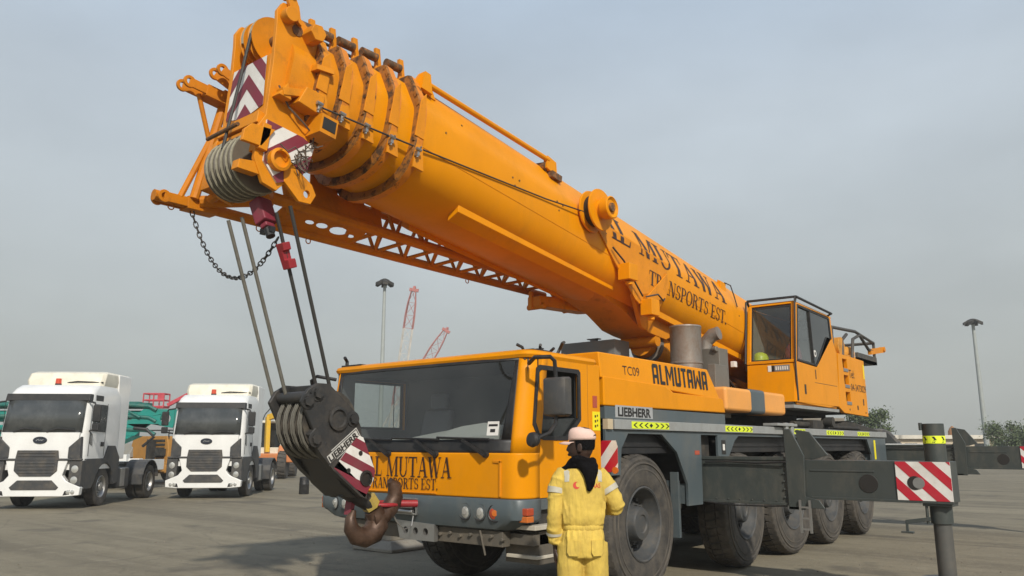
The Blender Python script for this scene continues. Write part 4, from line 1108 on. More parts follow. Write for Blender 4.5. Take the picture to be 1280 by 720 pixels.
# boom lettering follows the curve of the side
SIDE = [(.34, .638), (.375, .620), (.40, .585), (.48, .445), (.56, .305), (.588, .25), (.600, .18), (.602, .03), (.600, -.06), (.592, -.16), (.566, -.28), (.51, -.385)][::-1]
arc = [0]
for i in range(1, len(SIDE)): arc.append(arc[-1] + math.hypot(SIDE[i][0]-SIDE[i-1][0], SIDE[i][1]-SIDE[i-1][1]))
def on_side(a):
    a = max(0, min(a, arc[-1]-1e-6))
    for i in range(1, len(arc)):
        if a <= arc[i]:
            f = (a-arc[i-1])/(arc[i]-arc[i-1])
            x = SIDE[i-1][0]+(SIDE[i][0]-SIDE[i-1][0])*f; n = SIDE[i-1][1]+(SIDE[i][1]-SIDE[i-1][1])*f
            tx, tn = SIDE[i][0]-SIDE[i-1][0], SIDE[i][1]-SIDE[i-1][1]; l = math.hypot(tx, tn)
            return x, n, tn/l, -tx/l
a_of = lambda n: next(arc[i-1]+(arc[i]-arc[i-1])*(n-SIDE[i-1][1])/(SIDE[i][1]-SIDE[i-1][1]) for i in range(1, len(SIDE)) if n <= SIDE[i][1])
def side_text(text, size, t0, t1, n0, n1, sx):
    vs = serif(text, size, sx=sx, sub=10); k = (t0-t1)/vs[3]
    def f(u, v, l):
        x, n, ox, on = on_side(a_of(n0+(n1-n0)*u*1.0/(t0-t1)) + v)
        if -4.45 < t0-u < -2.6 and n < .2: return BT(max(x, .6035)+l+.002, t0-u, n)
        return BT(x+ox*(l+.001), t0-u, n+on*(l+.001))
    letters('lettering', ([(u*k, v) for u, v in vs[0]], vs[1]), f, BRN, base, vs[2])
side_text('AL MUTAWA', .40, -2.72, -6.50, .10, .165, 1.0)
side_text('TRANSPORTS EST.', .215, -3.98, -6.52, -.24, -.18, 1.0)
# lug brackets and the cheeks that carry the luffing cylinder
mb = MB()
for sx in (1, -1):
    a, b = sorted((sx*.605, sx*.65))
    mb.prism([(2.45, 4.50), (2.62, 4.50), (3.05, 4.08), (3.62, 3.66), (3.74, 3.58), (4.42, 4.06), (4.47, 3.90), (4.36, 3.68), (3.60, 3.50), (3.50, 3.55), (3.0, 3.98)], 'x', a, a+.02 if sx > 0 else b)
    if sx > 0: mb.prism([(2.55, 4.50), (2.95, 4.02), (3.50, 3.60), (4.42, 3.72), (4.48, 3.95), (4.46, 4.22)], 'x', .585, .6035)
    if sx > 0:
        top = [(.607, 3.50, 3.54), (.607, 4.40, 3.74)]; bot = [(.40, 3.93, 3.24), (.40, 4.12, 3.22)]
        mb.hexa([(.56, 3.45, 3.62), (.56, 4.45, 3.80), (.38, 4.14, 3.20), (.38, 3.96, 3.24), (.62, 3.45, 3.62), (.62, 4.45, 3.80), (.44, 4.14, 3.20), (.44, 3.96, 3.24)])
mb.prism([(2.8, 3.72), (3.2, 3.58), (3.7, 3.46), (4.1, 3.27), (4.4, 3.22), (4.9, 3.17), (5.3, 3.3), (5.4, 3.6), (2.8, 3.8)], 'x', -.31, .31)
mb.build('boom_bracket', YELW, boom, bevel=.01)
mb = MB()
for y, z in ((3.16, 3.86), (3.72, 3.46)):
    mb.box(.60, .78, y-.06, y+.16, z-.11, z+.11)
    mb.cyl((.7, y+.05, z-.12), (.7, y+.05, z-.17), .05, n=10)
mb.hexa([(.36, 6.6, 4.18), (.46, 6.6, 4.10), (.46, 6.8, 4.08), (.36, 6.8, 4.15), (.40, 6.6, 4.36), (.46, 6.6, 4.33), (.46, 6.8, 4.31), (.40, 6.8, 4.34)])
mb.build('bracket_lug', YEL, boom, bevel=.008)
mb = MB(); mb.tube([(.64, 3.76, 3.62), (.75, 3.9, 3.66), (.72, 4.1, 3.60), (.66, 4.25, 3.66)], .012, 6); mb.tube([(.66, 2.9, 4.15), (.70, 3.1, 4.0), (.69, 3.4, 3.75), (.68, 3.6, 3.6)], .012, 6); mb.tube([(.46, 6.75, 4.32), (.52, 6.85, 4.28), (.56, 6.88, 4.1), (.62, 6.85, 3.9)], .01, 6)
mb.build('hose', BLK, boom)
mb = MB(); mb.hexa([(-.72, 2.85, 3.50), (-.5, 2.85, 3.50), (-.3, 3.9, 3.50), (-.6, 3.9, 3.52), (-.72, 2.85, 3.64), (-.5, 2.85, 3.64), (-.3, 3.9, 3.7), (-.6, 3.9, 3.7)]); mb.bar((-.66, 2.86, 3.46), (-.66, 2.86, 3.72), .06); mb.cyl((-.75, 2.9, 3.5), (-.45, 2.9, 3.5), .04, n=10)
mb.build('jib_holder', YELW, boom, bevel=.01)
lc = empty('luffing_cylinder', parent=crane)
mb = MB(); p0 = Vector((0, 4.72, 3.12)); p1 = Vector((0, 8.3, 2.35)); d = (p1-p0).normalized()
mb.cyl(p0+d*.22, p1, .25, n=32); mb.build('barrel', YELW, lc)
mb = MB(); mb.cyl(p0-d*.02, p0+d*.32, .20, n=28); mb.lathe(p0+d*.10, d, [(.21, 0), (.262, .02), (.262, .10), (.21, .12)], 28, 1); mb.cyl(p0-d*.06+Vector((-.30, 0, 0)), p0-d*.06+Vector((.30, 0, 0)), .085, n=20); mb.build('cylinder_head', [YELW, mat('head_grey', (.13, .12, .11), .5, dirt=.5)], lc)
mb = MB()
for k in range(4):
    x = .3+.07*k
    mb.tube([(x, 5.3, 3.0-.05*k), (x+.1, 5.9, 2.85), (x+.12, 6.5, 2.55), (x, 6.9, 2.4)], .028, 8)
mb.build('hydraulic_hose', BLK, lc)

# ---- boom head
head = empty('boom_head', parent=crane)
mb = MB()
cheek = [(1.62, .46), (1.80, .50), (1.93, .56), (2.02, .63), (2.12, .60), (2.16, .50), (2.14, .38), (2.10, .0), (2.07, -.50), (2.12, -.62), (2.10, -.92), (1.98, -1.10), (1.84, -1.12), (1.74, -.98), (1.60, -.86), (1.60, -.30), (1.50, -.05), (1.52, .2)]
for x in (.33, -.33):
    mb.prism(cheek, 'x', x-.022, x+.022)
for (t, n) in ((2.10, .12), ):
    pass
mb.hexa([(-.31, 2.07, -.48), (.31, 2.07, -.48), (.31, 2.03, -.48), (-.31, 2.03, -.48), (-.31, 2.11, .10), (.31, 2.11, .10), (.31, 2.07, .10), (-.31, 2.07, .10)])
mb.box(-.31, .31, 1.98, 2.12, -.58, -.47); mb.box(-.42, .31, 2.0, 2.10, -.70, -.60)
mb.map(BT); hd = mb.build('head_plate', YELW, head, bevel=.006)
mb = MB()
mb.prism([(1.92, .45), (1.98, .62), (2.06, .72), (2.12, .71), (2.10, .62), (2.02, .5)], 'x', .36, .40); mb.cyl((.28, 2.08, .70), (.44, 2.08, .70), .03, n=12)
mb.map(BT); mb.build('top_lug', YELW, head, bevel=.005); mb = MB()
mb.cyl((.33, 1.80, .42), (.50, 1.80, .42), .085, n=6); mb.cyl((.33, 2.06, .48), (.45, 2.06, .48), .07, n=14)
mb.hexa([(.35, 1.58, .12), (.52, 1.58, .10), (.52, 1.76, .06), (.35, 1.76, .08), (.35, 1.58, .18), (.50, 1.58, .16), (.50, 1.76, .12), (.35, 1.76, .16)])
mb.map(BT); mb.build('head_bracket', YELW, head, bevel=.005); mb = MB()
mb.bar((.42, 2.02, -.28), (.42, 1.62, -.12), .10, .07); mb.prism([(2.05, -.32), (1.92, -.32), (1.98, -.18)], 'x', .35, .46)
mb.map(BT); mb.build('lamp_bar', YELW, head, bevel=.005); mb = MB()
mb.prism([(1.72, -.85), (1.86, -.75), (1.80, -1.02), (1.62, -1.14), (1.50, -1.12), (1.46, -1.02), (1.52, -.94)], 'x', .34, .38, holes=[[(1.555+.035*math.cos(k*PI/5), -1.045+.035*math.sin(k*PI/5)) for k in range(10)]])
mb.map(BT); mb.build('lug', YELW, head, bevel=.005); mb = MB()
mb.lathe((.36, 1.90, -.87), (1, 0, 0), [(.095, 0), (.10, .075), (.075, .085), (.068, .04), (0, .04)], 28)
mb.map(BT); mb.build('flange', YELW, head); mb = MB()
mb.prism([(1.98, -.62), (2.20, -.66), (2.26, -.74), (2.26, -.84), (2.08, -.82)], 'x', .36, .40); mb.box(.24, .40, 2.02, 2.1, -.84, -.60); mb.prism([(2.0, -.92), (2.22, -.98), (2.22, -1.06), (2.02, -1.04)], 'x', .24, .34)
mb.map(BT); mb.build('rope_keeper', YELW, head, bevel=.005)
mb = MB()
mb.box(.35, .56, 1.48, 1.66, -.52, -.34); mb.box(.561, .565, 1.50, 1.64, -.48, -.37, 1); mb.map(BT); mb.build('sensor_box', [YELW, INK], head, smooth=0)
mb = MB()
mb.prism([(1.62, -.14), (1.82, -.14), (1.88, -.32), (1.62, -.34)], 'x', .35, .50); mb.map(BT); mb.build('light_box', YELW, head, bevel=.01)
mb = MB()
rnd = random.Random(8)
for k in range(9):
    p = Vector((.42, 1.68+rnd.uniform(-.1, .1), -.68+rnd.uniform(-.1, .1))); pts = [p]
    for j in range(6):
        p = p + Vector((rnd.uniform(-.05, .06), rnd.uniform(-.08, .08), rnd.uniform(-.09, .06))); pts.append(p)
    mb.tube(pts, .006, 5)
mb.tube([(.36, 1.75, .10), (.37, 1.66, -.02), (.37, 1.55, -.12), (.40, 1.55, -.25)], .008, 5); mb.tube([(.38, 2.02, -.2), (.40, 1.9, -.36), (.42, 1.75, -.44), (.40, 1.6, -.50), (.40, 1.60, -.62)], .009, 5)
mb.tube([(.44, 1.66, -.14), (.44, 1.60, -.28), (.44, 1.52, -.38)], .008, 5)
mb.map(BT); mb.build('wiring', mat('wire_mix', (.12, .085, .06), .7, dirt=.6, dcol=(.02, .02, .02), dscale=30), head)
# chevron board on the front of the head, striped plate on its side
mb = MB()
def FP(u, v, l):
    f = (v+.46)/.55
    return BT(-.29+u, 2.074+.04*f+.004+l, v)
stripes(mb, lambda u, v, l: FP(u, v, l), .29, 0, 1, mi_a=0, mi_b=1, clip=[(0, -.42), (.285, -.42), (.285, .10), (0, .10)], ang=-.9, phase=.2) if False else None
for half in (0, 1):
    clip = [(0, 0), (.29, 0), (.29, .54), (0, .54)]
    P = (lambda u, v, l: FP(u, v-.45, l)) if half == 0 else (lambda u, v, l: FP(.58-u, v-.45, l))
    stripes(mb, P, .29, .54, 2.9, -.95, 0, 1, clip=[(0, 0.06), (.29, 0), (.29, .54), (0.03, .54)], phase=.3)
mb.build('chevron_board', [WHITE, REDW], head, smooth=0)
mb = MB()
P = lambda u, v, l: BT(.372+l, 2.06-u, -1.08+v)
q = [(0.0, .53), (.37, .53), (.50, .49), (.47, .24), (.30, .08), (.20, .02), (.04, .16)]
stripes(mb, P, .5, .7, 3.9, -1.0, 0, 1, clip=q)
mb.add([P(u, v, -.002) for u, v in q]+[P(u, v, -.02) for u, v in q], [tuple(range(7, 14))] + [(i, (i+1) % 7, 7+(i+1) % 7, 7+i) for i in range(7)])
mb.build('striped_plate', [WHITE, REDW], head, smooth=0)
# sheaves
def sheave(mb, x, t, n, r, w=.06, mi=0):
    mb.lathe((x-w/2, t, n), (1, 0, 0), [(.05, .01), (r*.55, .012), (r*.80, .008), (r, 0), (r, .008), (r-.045, w*.4), (r-.045, w*.6), (r, w-.008), (r, w), (r*.8, w-.008), (r*.55, w-.012), (.05, w-.01)], 40, mi)
mb = MB()
for x in (-.16, -.03): sheave(mb, x, 1.93, .42, .24, .07)
mb.cyl((-.33, 1.93, .42), (.36, 1.93, .42), .055, n=16, mi=1)
mb.map(BT); mb.build('top_sheave', [YELW, EDGE], head)
mb = MB()
for k in range(6): sheave(mb, -.22+.076*k, 1.95, -.87, .26, .072)
mb.cyl((-.36, 1.95, -.87), (.38, 1.95, -.87), .07, n=16, mi=1)
mb.map(BT); mb.build('lower_sheave', [mat('sheave_grey', (.16, .14, .11), .5, dirt=.5, dcol=(.05, .04, .03)), EDGE], head)
mb = MB()
for k in range(6):
    x = -.22+.076*k
    for r in (.238, .262):
        mb.tube([(x+(.012 if r > .28 else -.012), 2.03+r*math.cos(PI*(i/16*1.25-.25)), -.92+r*math.sin(-PI*(i/16*1.25-.25)-0)) for i in range(17)] if False else [(x+(.014 if r > .25 else -.014), 1.95+r*math.cos(R(-200+ i*15)), -.87+r*math.sin(R(-200+i*15))) for i in range(18)], .013, 6)
mb.tube([(-.32, 2.20, -.62), (.20, 2.22, -.62)], .018, 8, mi=1)
for x in (-.16, -.03):
    mb.tube([(x, 1.93+.23*math.cos(R(-20+i*15)), .42+.23*math.sin(R(-20+i*15))) for i in range(10)], .014, 6)
mb.map(BT); mb.build('reeved_rope', [mat('rope_pale', (.30, .275, .20), .6, dirt=.6, dcol=(.08, .07, .05), dscale=14), EDGE], head)
mb = MB()
mb.tube([(-.03, 2.155, .42), (-.02, 2.175, -.2), (.0, 2.205, -.8)], .015, 8)
mb.tube([(-.03, 1.93, .655), (-.03, 1.6, .72), (0, .5, .83), (0, -2, .80), (0, -9.5, .70)], .016, 6)
mb.tube([(-.16, 1.93, .655), (-.15, 1.6, .72), (-.1, .5, .83), (-.1, -2, .80), (-.1, -9.5, .70)], .016, 6)
mb.map(BT); mb.build('hoist_rope', ROPED, head)

# ---- folding lattice jib along the far side of the boom
jib = empty('lattice_jib', parent=crane)
def lerp(a, b, f): return tuple(a[i]+(b[i]-a[i])*f for i in range(3))
CH = {'M': ((-.55, 1.35, -.79), (-.58, -3.3, -.31)), 'L': ((-.90, 2.30, -1.07), (-.90, -3.55, -.35)), 'U': ((-1.02, 1.2, -.34), (-.98, -3.3, -.02)), 'A': ((-.66, 1.2, -.14), (-.70, -3.3, .05))}
mb = MB()
mb.tube([CH['M'][0], CH['M'][1]], .06, 10); mb.tube([CH['L'][0], CH['L'][1]], .052, 10); mb.tube([CH['U'][0], CH['U'][1]], .045, 10); mb.tube([CH['A'][0], CH['A'][1]], .04, 8)
mb.map(BT); mb.build('chord', JIBM, jib)
mb = MB()
n = 8
Lx = lambda t: lerp(CH['L'][0], CH['L'][1], (2.30-t)/5.85)
Mx = lambda t: lerp(CH['M'][0], CH['M'][1], (1.35-t)/4.65)
Ux = lambda t: lerp(CH['U'][0], CH['U'][1], (1.2-t)/4.5)
Ax = lambda t: lerp(CH['A'][0], CH['A'][1], (1.2-t)/4.5)
for i in range(n):
    t = .15-3.2*i/(n-1); dt = 3.2/(n-1)
    for a, b in ((Lx, Mx), (Lx, Ux), (Mx, Ax), (Ux, Ax)):
        mb.tube([a(t), b(t-dt/2)], .024, 6)
        if i < n-1: mb.tube([b(t-dt/2), a(t-dt)], .024, 6)
mb.map(BT); mb.build('lattice', JIBM, jib)
mb = MB()       # solid gusset with lightening holes near the head
A0, A1 = Lx(1.15), Lx(.05); B0, B1 = Mx(1.15), Mx(.0)
def gp(f, g): return lerp(lerp(A0, A1, f), lerp(B0, B1, f), g)
pl = [(0, 0), (1, 0), (1, .35), (.93, 1), (0, 1)]
def circ(cx, cy, r): return [(cx+r*math.cos(k*PI/6), cy+r*1.9*math.sin(k*PI/6)) for k in range(12)]
q = MB(); q.prism(pl, 'z', 0, .02, holes=[circ(.36, .5, .05), circ(.50, .5, .065), circ(.70, .48, .10), circ(.87, .40, .045)])
q.map(lambda f, g, h: tuple(Vector(gp(f, g)) + Vector((h, 0, 0))))
mb.merge(q)
q = MB(); q.prism([(0, 0), (1, 0), (.9, 1), (0, 1)], 'z', 0, .02, holes=[circ(.4, .5, .05), circ(.6, .55, .07), circ(.78, .5, .06)])
A2, A3 = Mx(.9), Mx(-.1); B2, B3 = Ax(.9), Ax(-.1)
q.map(lambda f, g, h: tuple(Vector(lerp(lerp(A2, A3, f), lerp(B2, B3, f), g)) + Vector((h, 0, 0))))
mb.merge(q)
mb.map(BT); mb.build('gusset', JIBM, jib)
mb = MB()
def fork(p, q, w=.13):
    p = Vector(p); q = Vector(q)
    d = (q-p).normalized(); s = Vector((1, 0, 0))
    for sx in (-1, 1):
        mb.bar(p+s*sx*w/2, p+(q-p)*.5+s*sx*w/2, .022, .09)
        mb.lathe(p+s*(sx*w/2-.013), (1, 0, 0), [(.03, 0), (.06, 0), (.06, .026), (.03, .026), (.03, 0)], 16)
    mb.bar(p+(q-p)*.42, q, .16, .12)
def onefork(p, q, w=.13):
    global mb
    mb = MB(); fork(p, q, w); mb.map(BT); mb.build('fork', JIBM, jib, bevel=.004)
for args in (((-.82, 2.28, .07), (-.78, 1.86, .06)), ((-.60, 2.10, .22), (-.5, 1.70, .06)), ((-.90, 2.23, -1.07), (-.90, 1.70, -1.0)), ((-.45, 1.92, .40), (-.40, 1.6, .32), .09)): onefork(*args)
mb = MB()
mb.tube([(-.82, 1.87, .10), (-.82, 1.96, -1.0)], .045, 10); mb.tube([(-.82, 2.14, .03), (-.82, 1.93, -.40)], .024, 8); mb.tube([(-.82, 1.93, -.37), (-.85, 2.08, -1.02)], .03, 8); mb.box(-.90, -.70, 1.80, 1.95, .02, .14)
mb.tube([(-.66, 1.85, -.3), (-.75, 1.88, -.85)], .014, 6)
mb.tube([(-.84, 1.9, -1.0), (-.60, 1.35, -.82)], .06, 10); mb.tube([(-.72, 1.85, -.98), (-.35, 1.9, -.95)], .045, 10); mb.box(-.62, -.34, 1.75, 2.02, -.98, -.78)
mb.tube([(-.5, 1.3, -.45), (-.6, 1.05, -.85)], .05, 8); mb.tube([(-.45, 1.7, -.55), (-.5, 1.35, -.90)], .03, 8)
for t in (2.12, 1.2, .6, -1.9):
    q = Vector(Lx(t)); mb.tube([tuple(q+Vector((0, .03*math.cos(k*PI/5), -.07+.03*math.sin(k*PI/5)))) for k in range(10)], .007, 5, closed=True)
mb.map(BT); mb.build('jib_strut', JIBM, jib, bevel=.004)

# ================================================================ hook block with its ropes
hb = empty('hook_block', (0.1, -1.0, 0.72))
tag(hb, 'black pulley hook block pulled back towards the bumper, red and white stripes on its plate', 'hook block')
HX, HY, HZ = .1, -1.0, .72
def HBm(x, y, z): return (.41-(.41-x)*.80-HX-.08, y-HY-.03, z-HZ)
def HBk(x, y, z): return (x-HX, y-HY+.13, z-HZ+.03)
def HBr(x, y, z): return (x-HX, y-HY, z-HZ)
plate = [(-1.56, 1.98), (-1.50, 2.08), (-1.40, 2.14), (-1.27, 2.14), (-.97, 1.91), (-.90, 1.78), (-.88, 1.68), (-1.20, 1.40), (-1.34, 1.56), (-1.42, 1.74)]
def bolt(mb, y, z, xs, r=.045, mi=0):
    mb.cyl((xs, y, z), (xs+.045, y, z), r, n=6, mi=mi); mb.lathe((xs, y, z), (1, 0, 0), [(r*1.5, .0), (r*1.5, .012), (r, .014)], 16, mi)
def hplate(name, x, th, par, face):
    mb = MB(); mb.prism([(y, z) for y, z in plate], 'x', x, x+th); mb.map(HBm)
    o = mb.build(name, BLOCKM, par, bevel=.012)
    return o
p1 = hplate('side_plate', .36, .05, hb, 1); p0_ = hplate('side_plate', -.22, .05, hb, -1)
mb = MB()
for y, z in ((-1.40, 2.05), (-1.50, 1.98), (-1.40, 1.66), (-1.0, 1.84)): bolt(mb, y, z, .41)
mb.lathe((.41, -1.17, 1.84), (1, 0, 0), [(.105, 0), (.105, .03), (.08, .035), (.07, .01), (0, .01)], 24)
mb.map(HBm); mb.build('bolt', BLOCKM, p1)
# lower wedge housing, striped extension plates
mb = MB()
for x in (.34, -.20):
    mb.prism([(-1.46, 1.70), (-1.34, 1.54), (-1.18, 1.38), (-.88, 1.16), (-.80, 1.13), (-.80, 1.22), (-1.16, 1.50), (-1.40, 1.76)], 'x', x-.015, x+.075)
mb.prism([(-1.30, 1.56), (-1.06, 1.27), (-.90, 1.15), (-.82, 1.17), (-1.0, 1.40), (-1.18, 1.60)], 'x', -.19, .34)
mb.cyl((-.22, -1.40, 1.66), (.41, -1.40, 1.66), .035, n=12); mb.cyl((-.22, -1.45, 2.02), (.41, -1.45, 2.02), .05, n=12)
mb.box(-.2, .38, -1.36, -1.24, 2.06, 2.13)
mb.map(HBm); mb.build('housing', BLOCKM, hb, bevel=.008)
mb = MB()
clip = [(-.94, 1.70), (-.875, 1.68), (-.72, 1.38), (-.74, 1.30), (-.83, 1.15), (-1.19, 1.415)]
P = lambda u, v, l: HBm(.415+l, u, v)
stripes(mb, P, .5, .6, 4.6, 2.4, 0, 1, clip=clip, phase=.2)
mb.add([HBm(.413, u, v) for u, v in clip] + [HBm(.385, u, v) for u, v in clip], [tuple(range(6))[::-1], tuple(range(6, 12))] + [(i, (i+1) % 6, 6+(i+1) % 6, 6+i) for i in range(6)], 0)
for y, z, r in ((-.90, 1.54, .022), (-1.03, 1.39, .022), (-.83, 1.32, .06)):
    mb.cyl(HBm(.412, y, z), HBm(.4215, y, z), r, n=16, mi=2)
mb.lathe(HBm(.42, -.83, 1.32), (1, 0, 0), [(.07, 0), (.07, .012), (.05, .014)], 18, 2)
mb.build('striped_plate', [WHITE, REDW, INK], hb, smooth=0)
# badge with lettering on the near plate, running up the edge
bx = Vector((.4125, -1.235, 1.435)); bu = Vector((0, .80, .60)).normalized(); bv = Vector((0, -.60, .80)).normalized()
mb = MB()
q = [bx + bu*u + bv*v for u, v in ((0, 0), (.42, 0), (.42, .10), (0, .10))]
mb.add([HBm(*p) for p in q], [(0, 1, 2, 3)]); q2 = [bx + Vector((.002, 0, 0)) + bu*u + bv*v for u, v in ((.008, .008), (.412, .008), (.412, .092), (.008, .092))]
mb.add([HBm(*p) for p in q2], [(0, 1, 2, 3)], 1); q3 = [bx + Vector((.003, 0, 0)) + bu*u + bv*v for u, v in ((.016, .016), (.404, .016), (.404, .084), (.016, .084))]
mb.add([HBm(*p) for p in q3], [(0, 1, 2, 3)], 0)
mb.build('badge', [mat('badge_white', (.55, .54, .5), .5), INK], p1, smooth=0, fix=False)
vf = sans('LIEBHERR', .054, bold=.03, sx=.8); k = .37/max(v[0] for v in vf[0])
letters('lettering', ([(u*k, v) for u, v in vf[0]], vf[1]), lambda u, v, l: HBm(*(bx + Vector((.0045+l, 0, 0)) + bu*(.024+u) + bv*(.023+v))), INK, p1)
mb = MB()
for k in range(4):
    sheave(mb, -.10+.13*k, -1.20, 1.80, .29, .10)
mb.cyl((-.24, -1.20, 1.80), (.41, -1.20, 1.80), .06, n=16); mb.map(HBm); mb.build('sheave', mat('sheave_dark', (.05, .045, .04), .5, dirt=.5), hb)
mb = MB()
for k in range(4):
    x = -.10+.13*k
    for dx in (-.015, .018):
        mb.tube([(x+dx, -1.20+.30*math.cos(R(100+i*16)), 1.80+.30*math.sin(R(100+i*16))) for i in range(15)], .013, 6)
mb.map(HBm); mb.build('wound_rope', ROPE, hb)
falls = [((-.19, -2.08, 3.55), (-.25+.06, -1.49, 1.95)), ((-.01, -2.06, 3.55), (-.02, -1.47, 1.95)), ((.20, -1.86, 3.60), (.12, -1.27, 2.07)), ((.40, -1.86, 3.62), (.27, -1.24, 2.07))]
for a, b in falls:
    mb = MB(); mb.tube([HBr(*a), HBr(*b)], .0165, 8); mb.build('rope_fall', ROPE if a[1] < -1.9 else ROPED, hb)
# ramshorn hook
hk = empty('hook', parent=hb)
mb = MB(); mb.tube([HBm(.13, -.90, 1.22), HBk(.13, -.76, 1.05)], [.075, .075], 14); mb.cyl(HBk(.13, -.80, 1.10), HBk(.13, -.73, 1.02), .085, n=6, mi=1); mb.build('shank', [BLOCKM, mat('nut_yellow', (.45, .33, .06), .6, dirt=.6)], hk)
mb = MB()
cen = [(-.72, 1.00), (-.66, .93), (-.66, .85), (-.71, .78), (-.80, .75), (-.90, .77), (-.965, .84), (-.975, .93), (-.94, 1.00)]
rad = [.085, .10, .11, .105, .095, .085, .07, .05, .022]
mb.tube([HBk(.13, y, z) for y, z in cen], rad, 16)
cen2 = [(-.74, .90), (-.62, .92), (-.52, 1.0), (-.465, 1.10), (-.49, 1.20), (-.56, 1.25)]
mb.tube([HBk(.13+(0.01*i), y, z) for i, (y, z) in enumerate(cen2)], [.09, .095, .085, .075, .065, .03], 16)
mb.build('hook_horns', HOOKM, hk, smooth=60)
mb = MB(); mb.hexa([HBk(*p) for p in ((.05, -.96, 1.20), (.13, -.96, 1.20), (.13, -.90, 1.20), (.05, -.90, 1.20), (.05, -.99, .96), (.13, -.99, .96), (.13, -.95, .96), (.05, -.95, .96))])
mb.build('safety_latch', REDW, hk)
# red shackle to the bumper
sh = MB()
sh.tube([(.02, -.60, 1.07), (.10, -.62, 1.065), (.22, -.50, 1.06), (.22, -.38, 1.055), (.10, -.22, 1.06), (.02, -.26, 1.065), (-.04, -.42, 1.07)], .02, 8, closed=True)
sh.cyl((.02, -.30, 1.055), (.18, -.06, 1.05), .035, n=12)
tag(sh.build('shackle', REDP, None, smooth=50), 'red ring shackle tying the rusty hook to the bumper coupling', 'shackle')
sw_ = MB(); sw_.tube([(.15, -.40, 1.04), (.18, -.33, .90), (.20, -.25, .82), (.17, -.12, .84), (.12, -.05, .95)], .007, 6)
tag(sw_.build('tether_wire', STEEL), 'thin wire loop hanging below the red shackle', 'wire')

# red limit weights on the ropes and the slack chain
a, b = Vector(falls[2][0]), Vector(falls[2][1])
def on(f): return a + (b-a)*f
mb = MB(); p = Vector((.03, -1.92, 3.72)); q = Vector((.13, -1.90, 3.50))
mb.bar(p, q, .16, .13); mb.bar(q, q+(q-p)*.2, .11, .08)
wt = mb.build('limit_weight', REDW, bevel=.015); tag(wt, 'dark red limit weight hanging right under the boom head', 'limit weight')
mb = MB(); mb.cyl(q+(q-p)*.2, q+(q-p)*.55, .04, n=10); mb.bar(q+(q-p)*.28+Vector((-.1, 0, 0)), q+(q-p)*.28+Vector((.06, 0, 0)), .05); mb.build('swivel', BLK, wt)
d = (b-a).normalized(); c = a + d*.27
mb = MB(); s = Vector((1, 0, 0)); nn = d.cross(s)
prof = [(-.065, 0), (.045, 0), (.045, .07), (.015, .075), (.015, .15), (.07, .155), (.07, .235), (-.035, .235)]
vs = [c + s*x + d*y + nn*h for h in (-.04, .04) for x, y in prof]
tri = geometry.tessellate_polygon([[Vector((x, y, 0)) for x, y in prof]])
m = len(prof)
mb.add(vs, [tuple(t) for t in tri] + [tuple(i+m for i in t)[::-1] for t in tri] + [(i, (i+1) % m, m+(i+1) % m, m+i) for i in range(m)])
tag(mb.build('rope_clamp', REDP, bevel=.008), 'bright red notched clamp riding on the third hoist rope', 'rope clamp')
mb = MB()
A = Vector(BT(*Lx(1.93))) + Vector((0, 0, -.06)); B = c + Vector((-.08, 0, .06))
N_ = 38; pts = []
for i in range(N_+1):
    f = i/N_; p = A + (B-A)*f; p = p + Vector((0, 0, -.50*(1-(2*f-1)**2) - .0)); pts.append(p)
for i in range(N_):
    p, q = pts[i], pts[i+1]; dd = (q-p); l = dd.length*.68; dd.normalize()
    side_ = dd.orthogonal().normalized() if i % 2 == 0 else dd.cross(dd.orthogonal().normalized())
    mid = (p+q)/2
    mb.tube([mid + dd*(l*math.cos(k*PI/5)) + side_*(.019*math.sin(k*PI/5)) for k in range(10)], .006, 5, closed=True)
tag(mb.build('chain', BLOCKM), 'slack loop of dark chain hanging beneath the boom head', 'chain')
mb = MB()
mb.loft([[(-3.85+sx*w, 3.25+sy*w*.8, z) for sx, sy in ((-1, -1), (1, -1), (1, 1), (-1, 1))] for w, z in ((.46, .004), (.46, .05), (.34, .13), (.32, .15))])
mb.box(-4.05, -3.65, 3.1, 3.4, .15, .26)
tag(mb.build('support_pad', CONC, bevel=.01), 'square steel support pad lying on the concrete beyond the hook', 'support pad')
mb = MB(); mb.cyl((xj, yj, .003), (xj, yj, .035), .36, n=36); mb.lathe((xj, yj, .035), (0, 0, 1), [(.36, 0), (.2, .01), (.13, .03)], 36)
tag(mb.build('ground_plate', UNDR), 'round dark plate on the ground under the striped outrigger jack', 'ground plate')

# ================================================================ the man in yellow coveralls, seen from behind
def ell(cx, cy, z, rx, ry, n=24, p=2.3, rot=0.0):
    pts = []
    for k in range(n):
        a = 2*PI*k/n
        c, s = math.cos(a), math.sin(a)
        x = rx*math.copysign(abs(c)**(2/p), c); y = ry*math.copysign(abs(s)**(2/p), s)
        pts.append(Vector((cx + x*math.cos(rot)-y*math.sin(rot), cy + x*math.sin(rot)+y*math.cos(rot), z)))
    return pts
def limb(mb, pts, rs, n=18):
    """tapered closed tube with rounded ends, smoothed through the joints"""
    P = [Vector(p) for p in pts]; out = []; rr = []
    for i in range(len(P)-1):
        for k in range(5):
            f = k/5
            p0 = P[max(i-1, 0)]; p1 = P[i]; p2 = P[i+1]; p3 = P[min(i+2, len(P)-1)]
            out.append(0.5*((2*p1) + (p2-p0)*f + (2*p0-5*p1+4*p2-p3)*f*f + (3*p1-p0-3*p2+p3)*f**3)); rr.append(rs[i]+(rs[i+1]-rs[i])*f)
    out.append(P[-1]); rr.append(rs[-1])
    mb.tube(out, rr, n)
    return out, rr
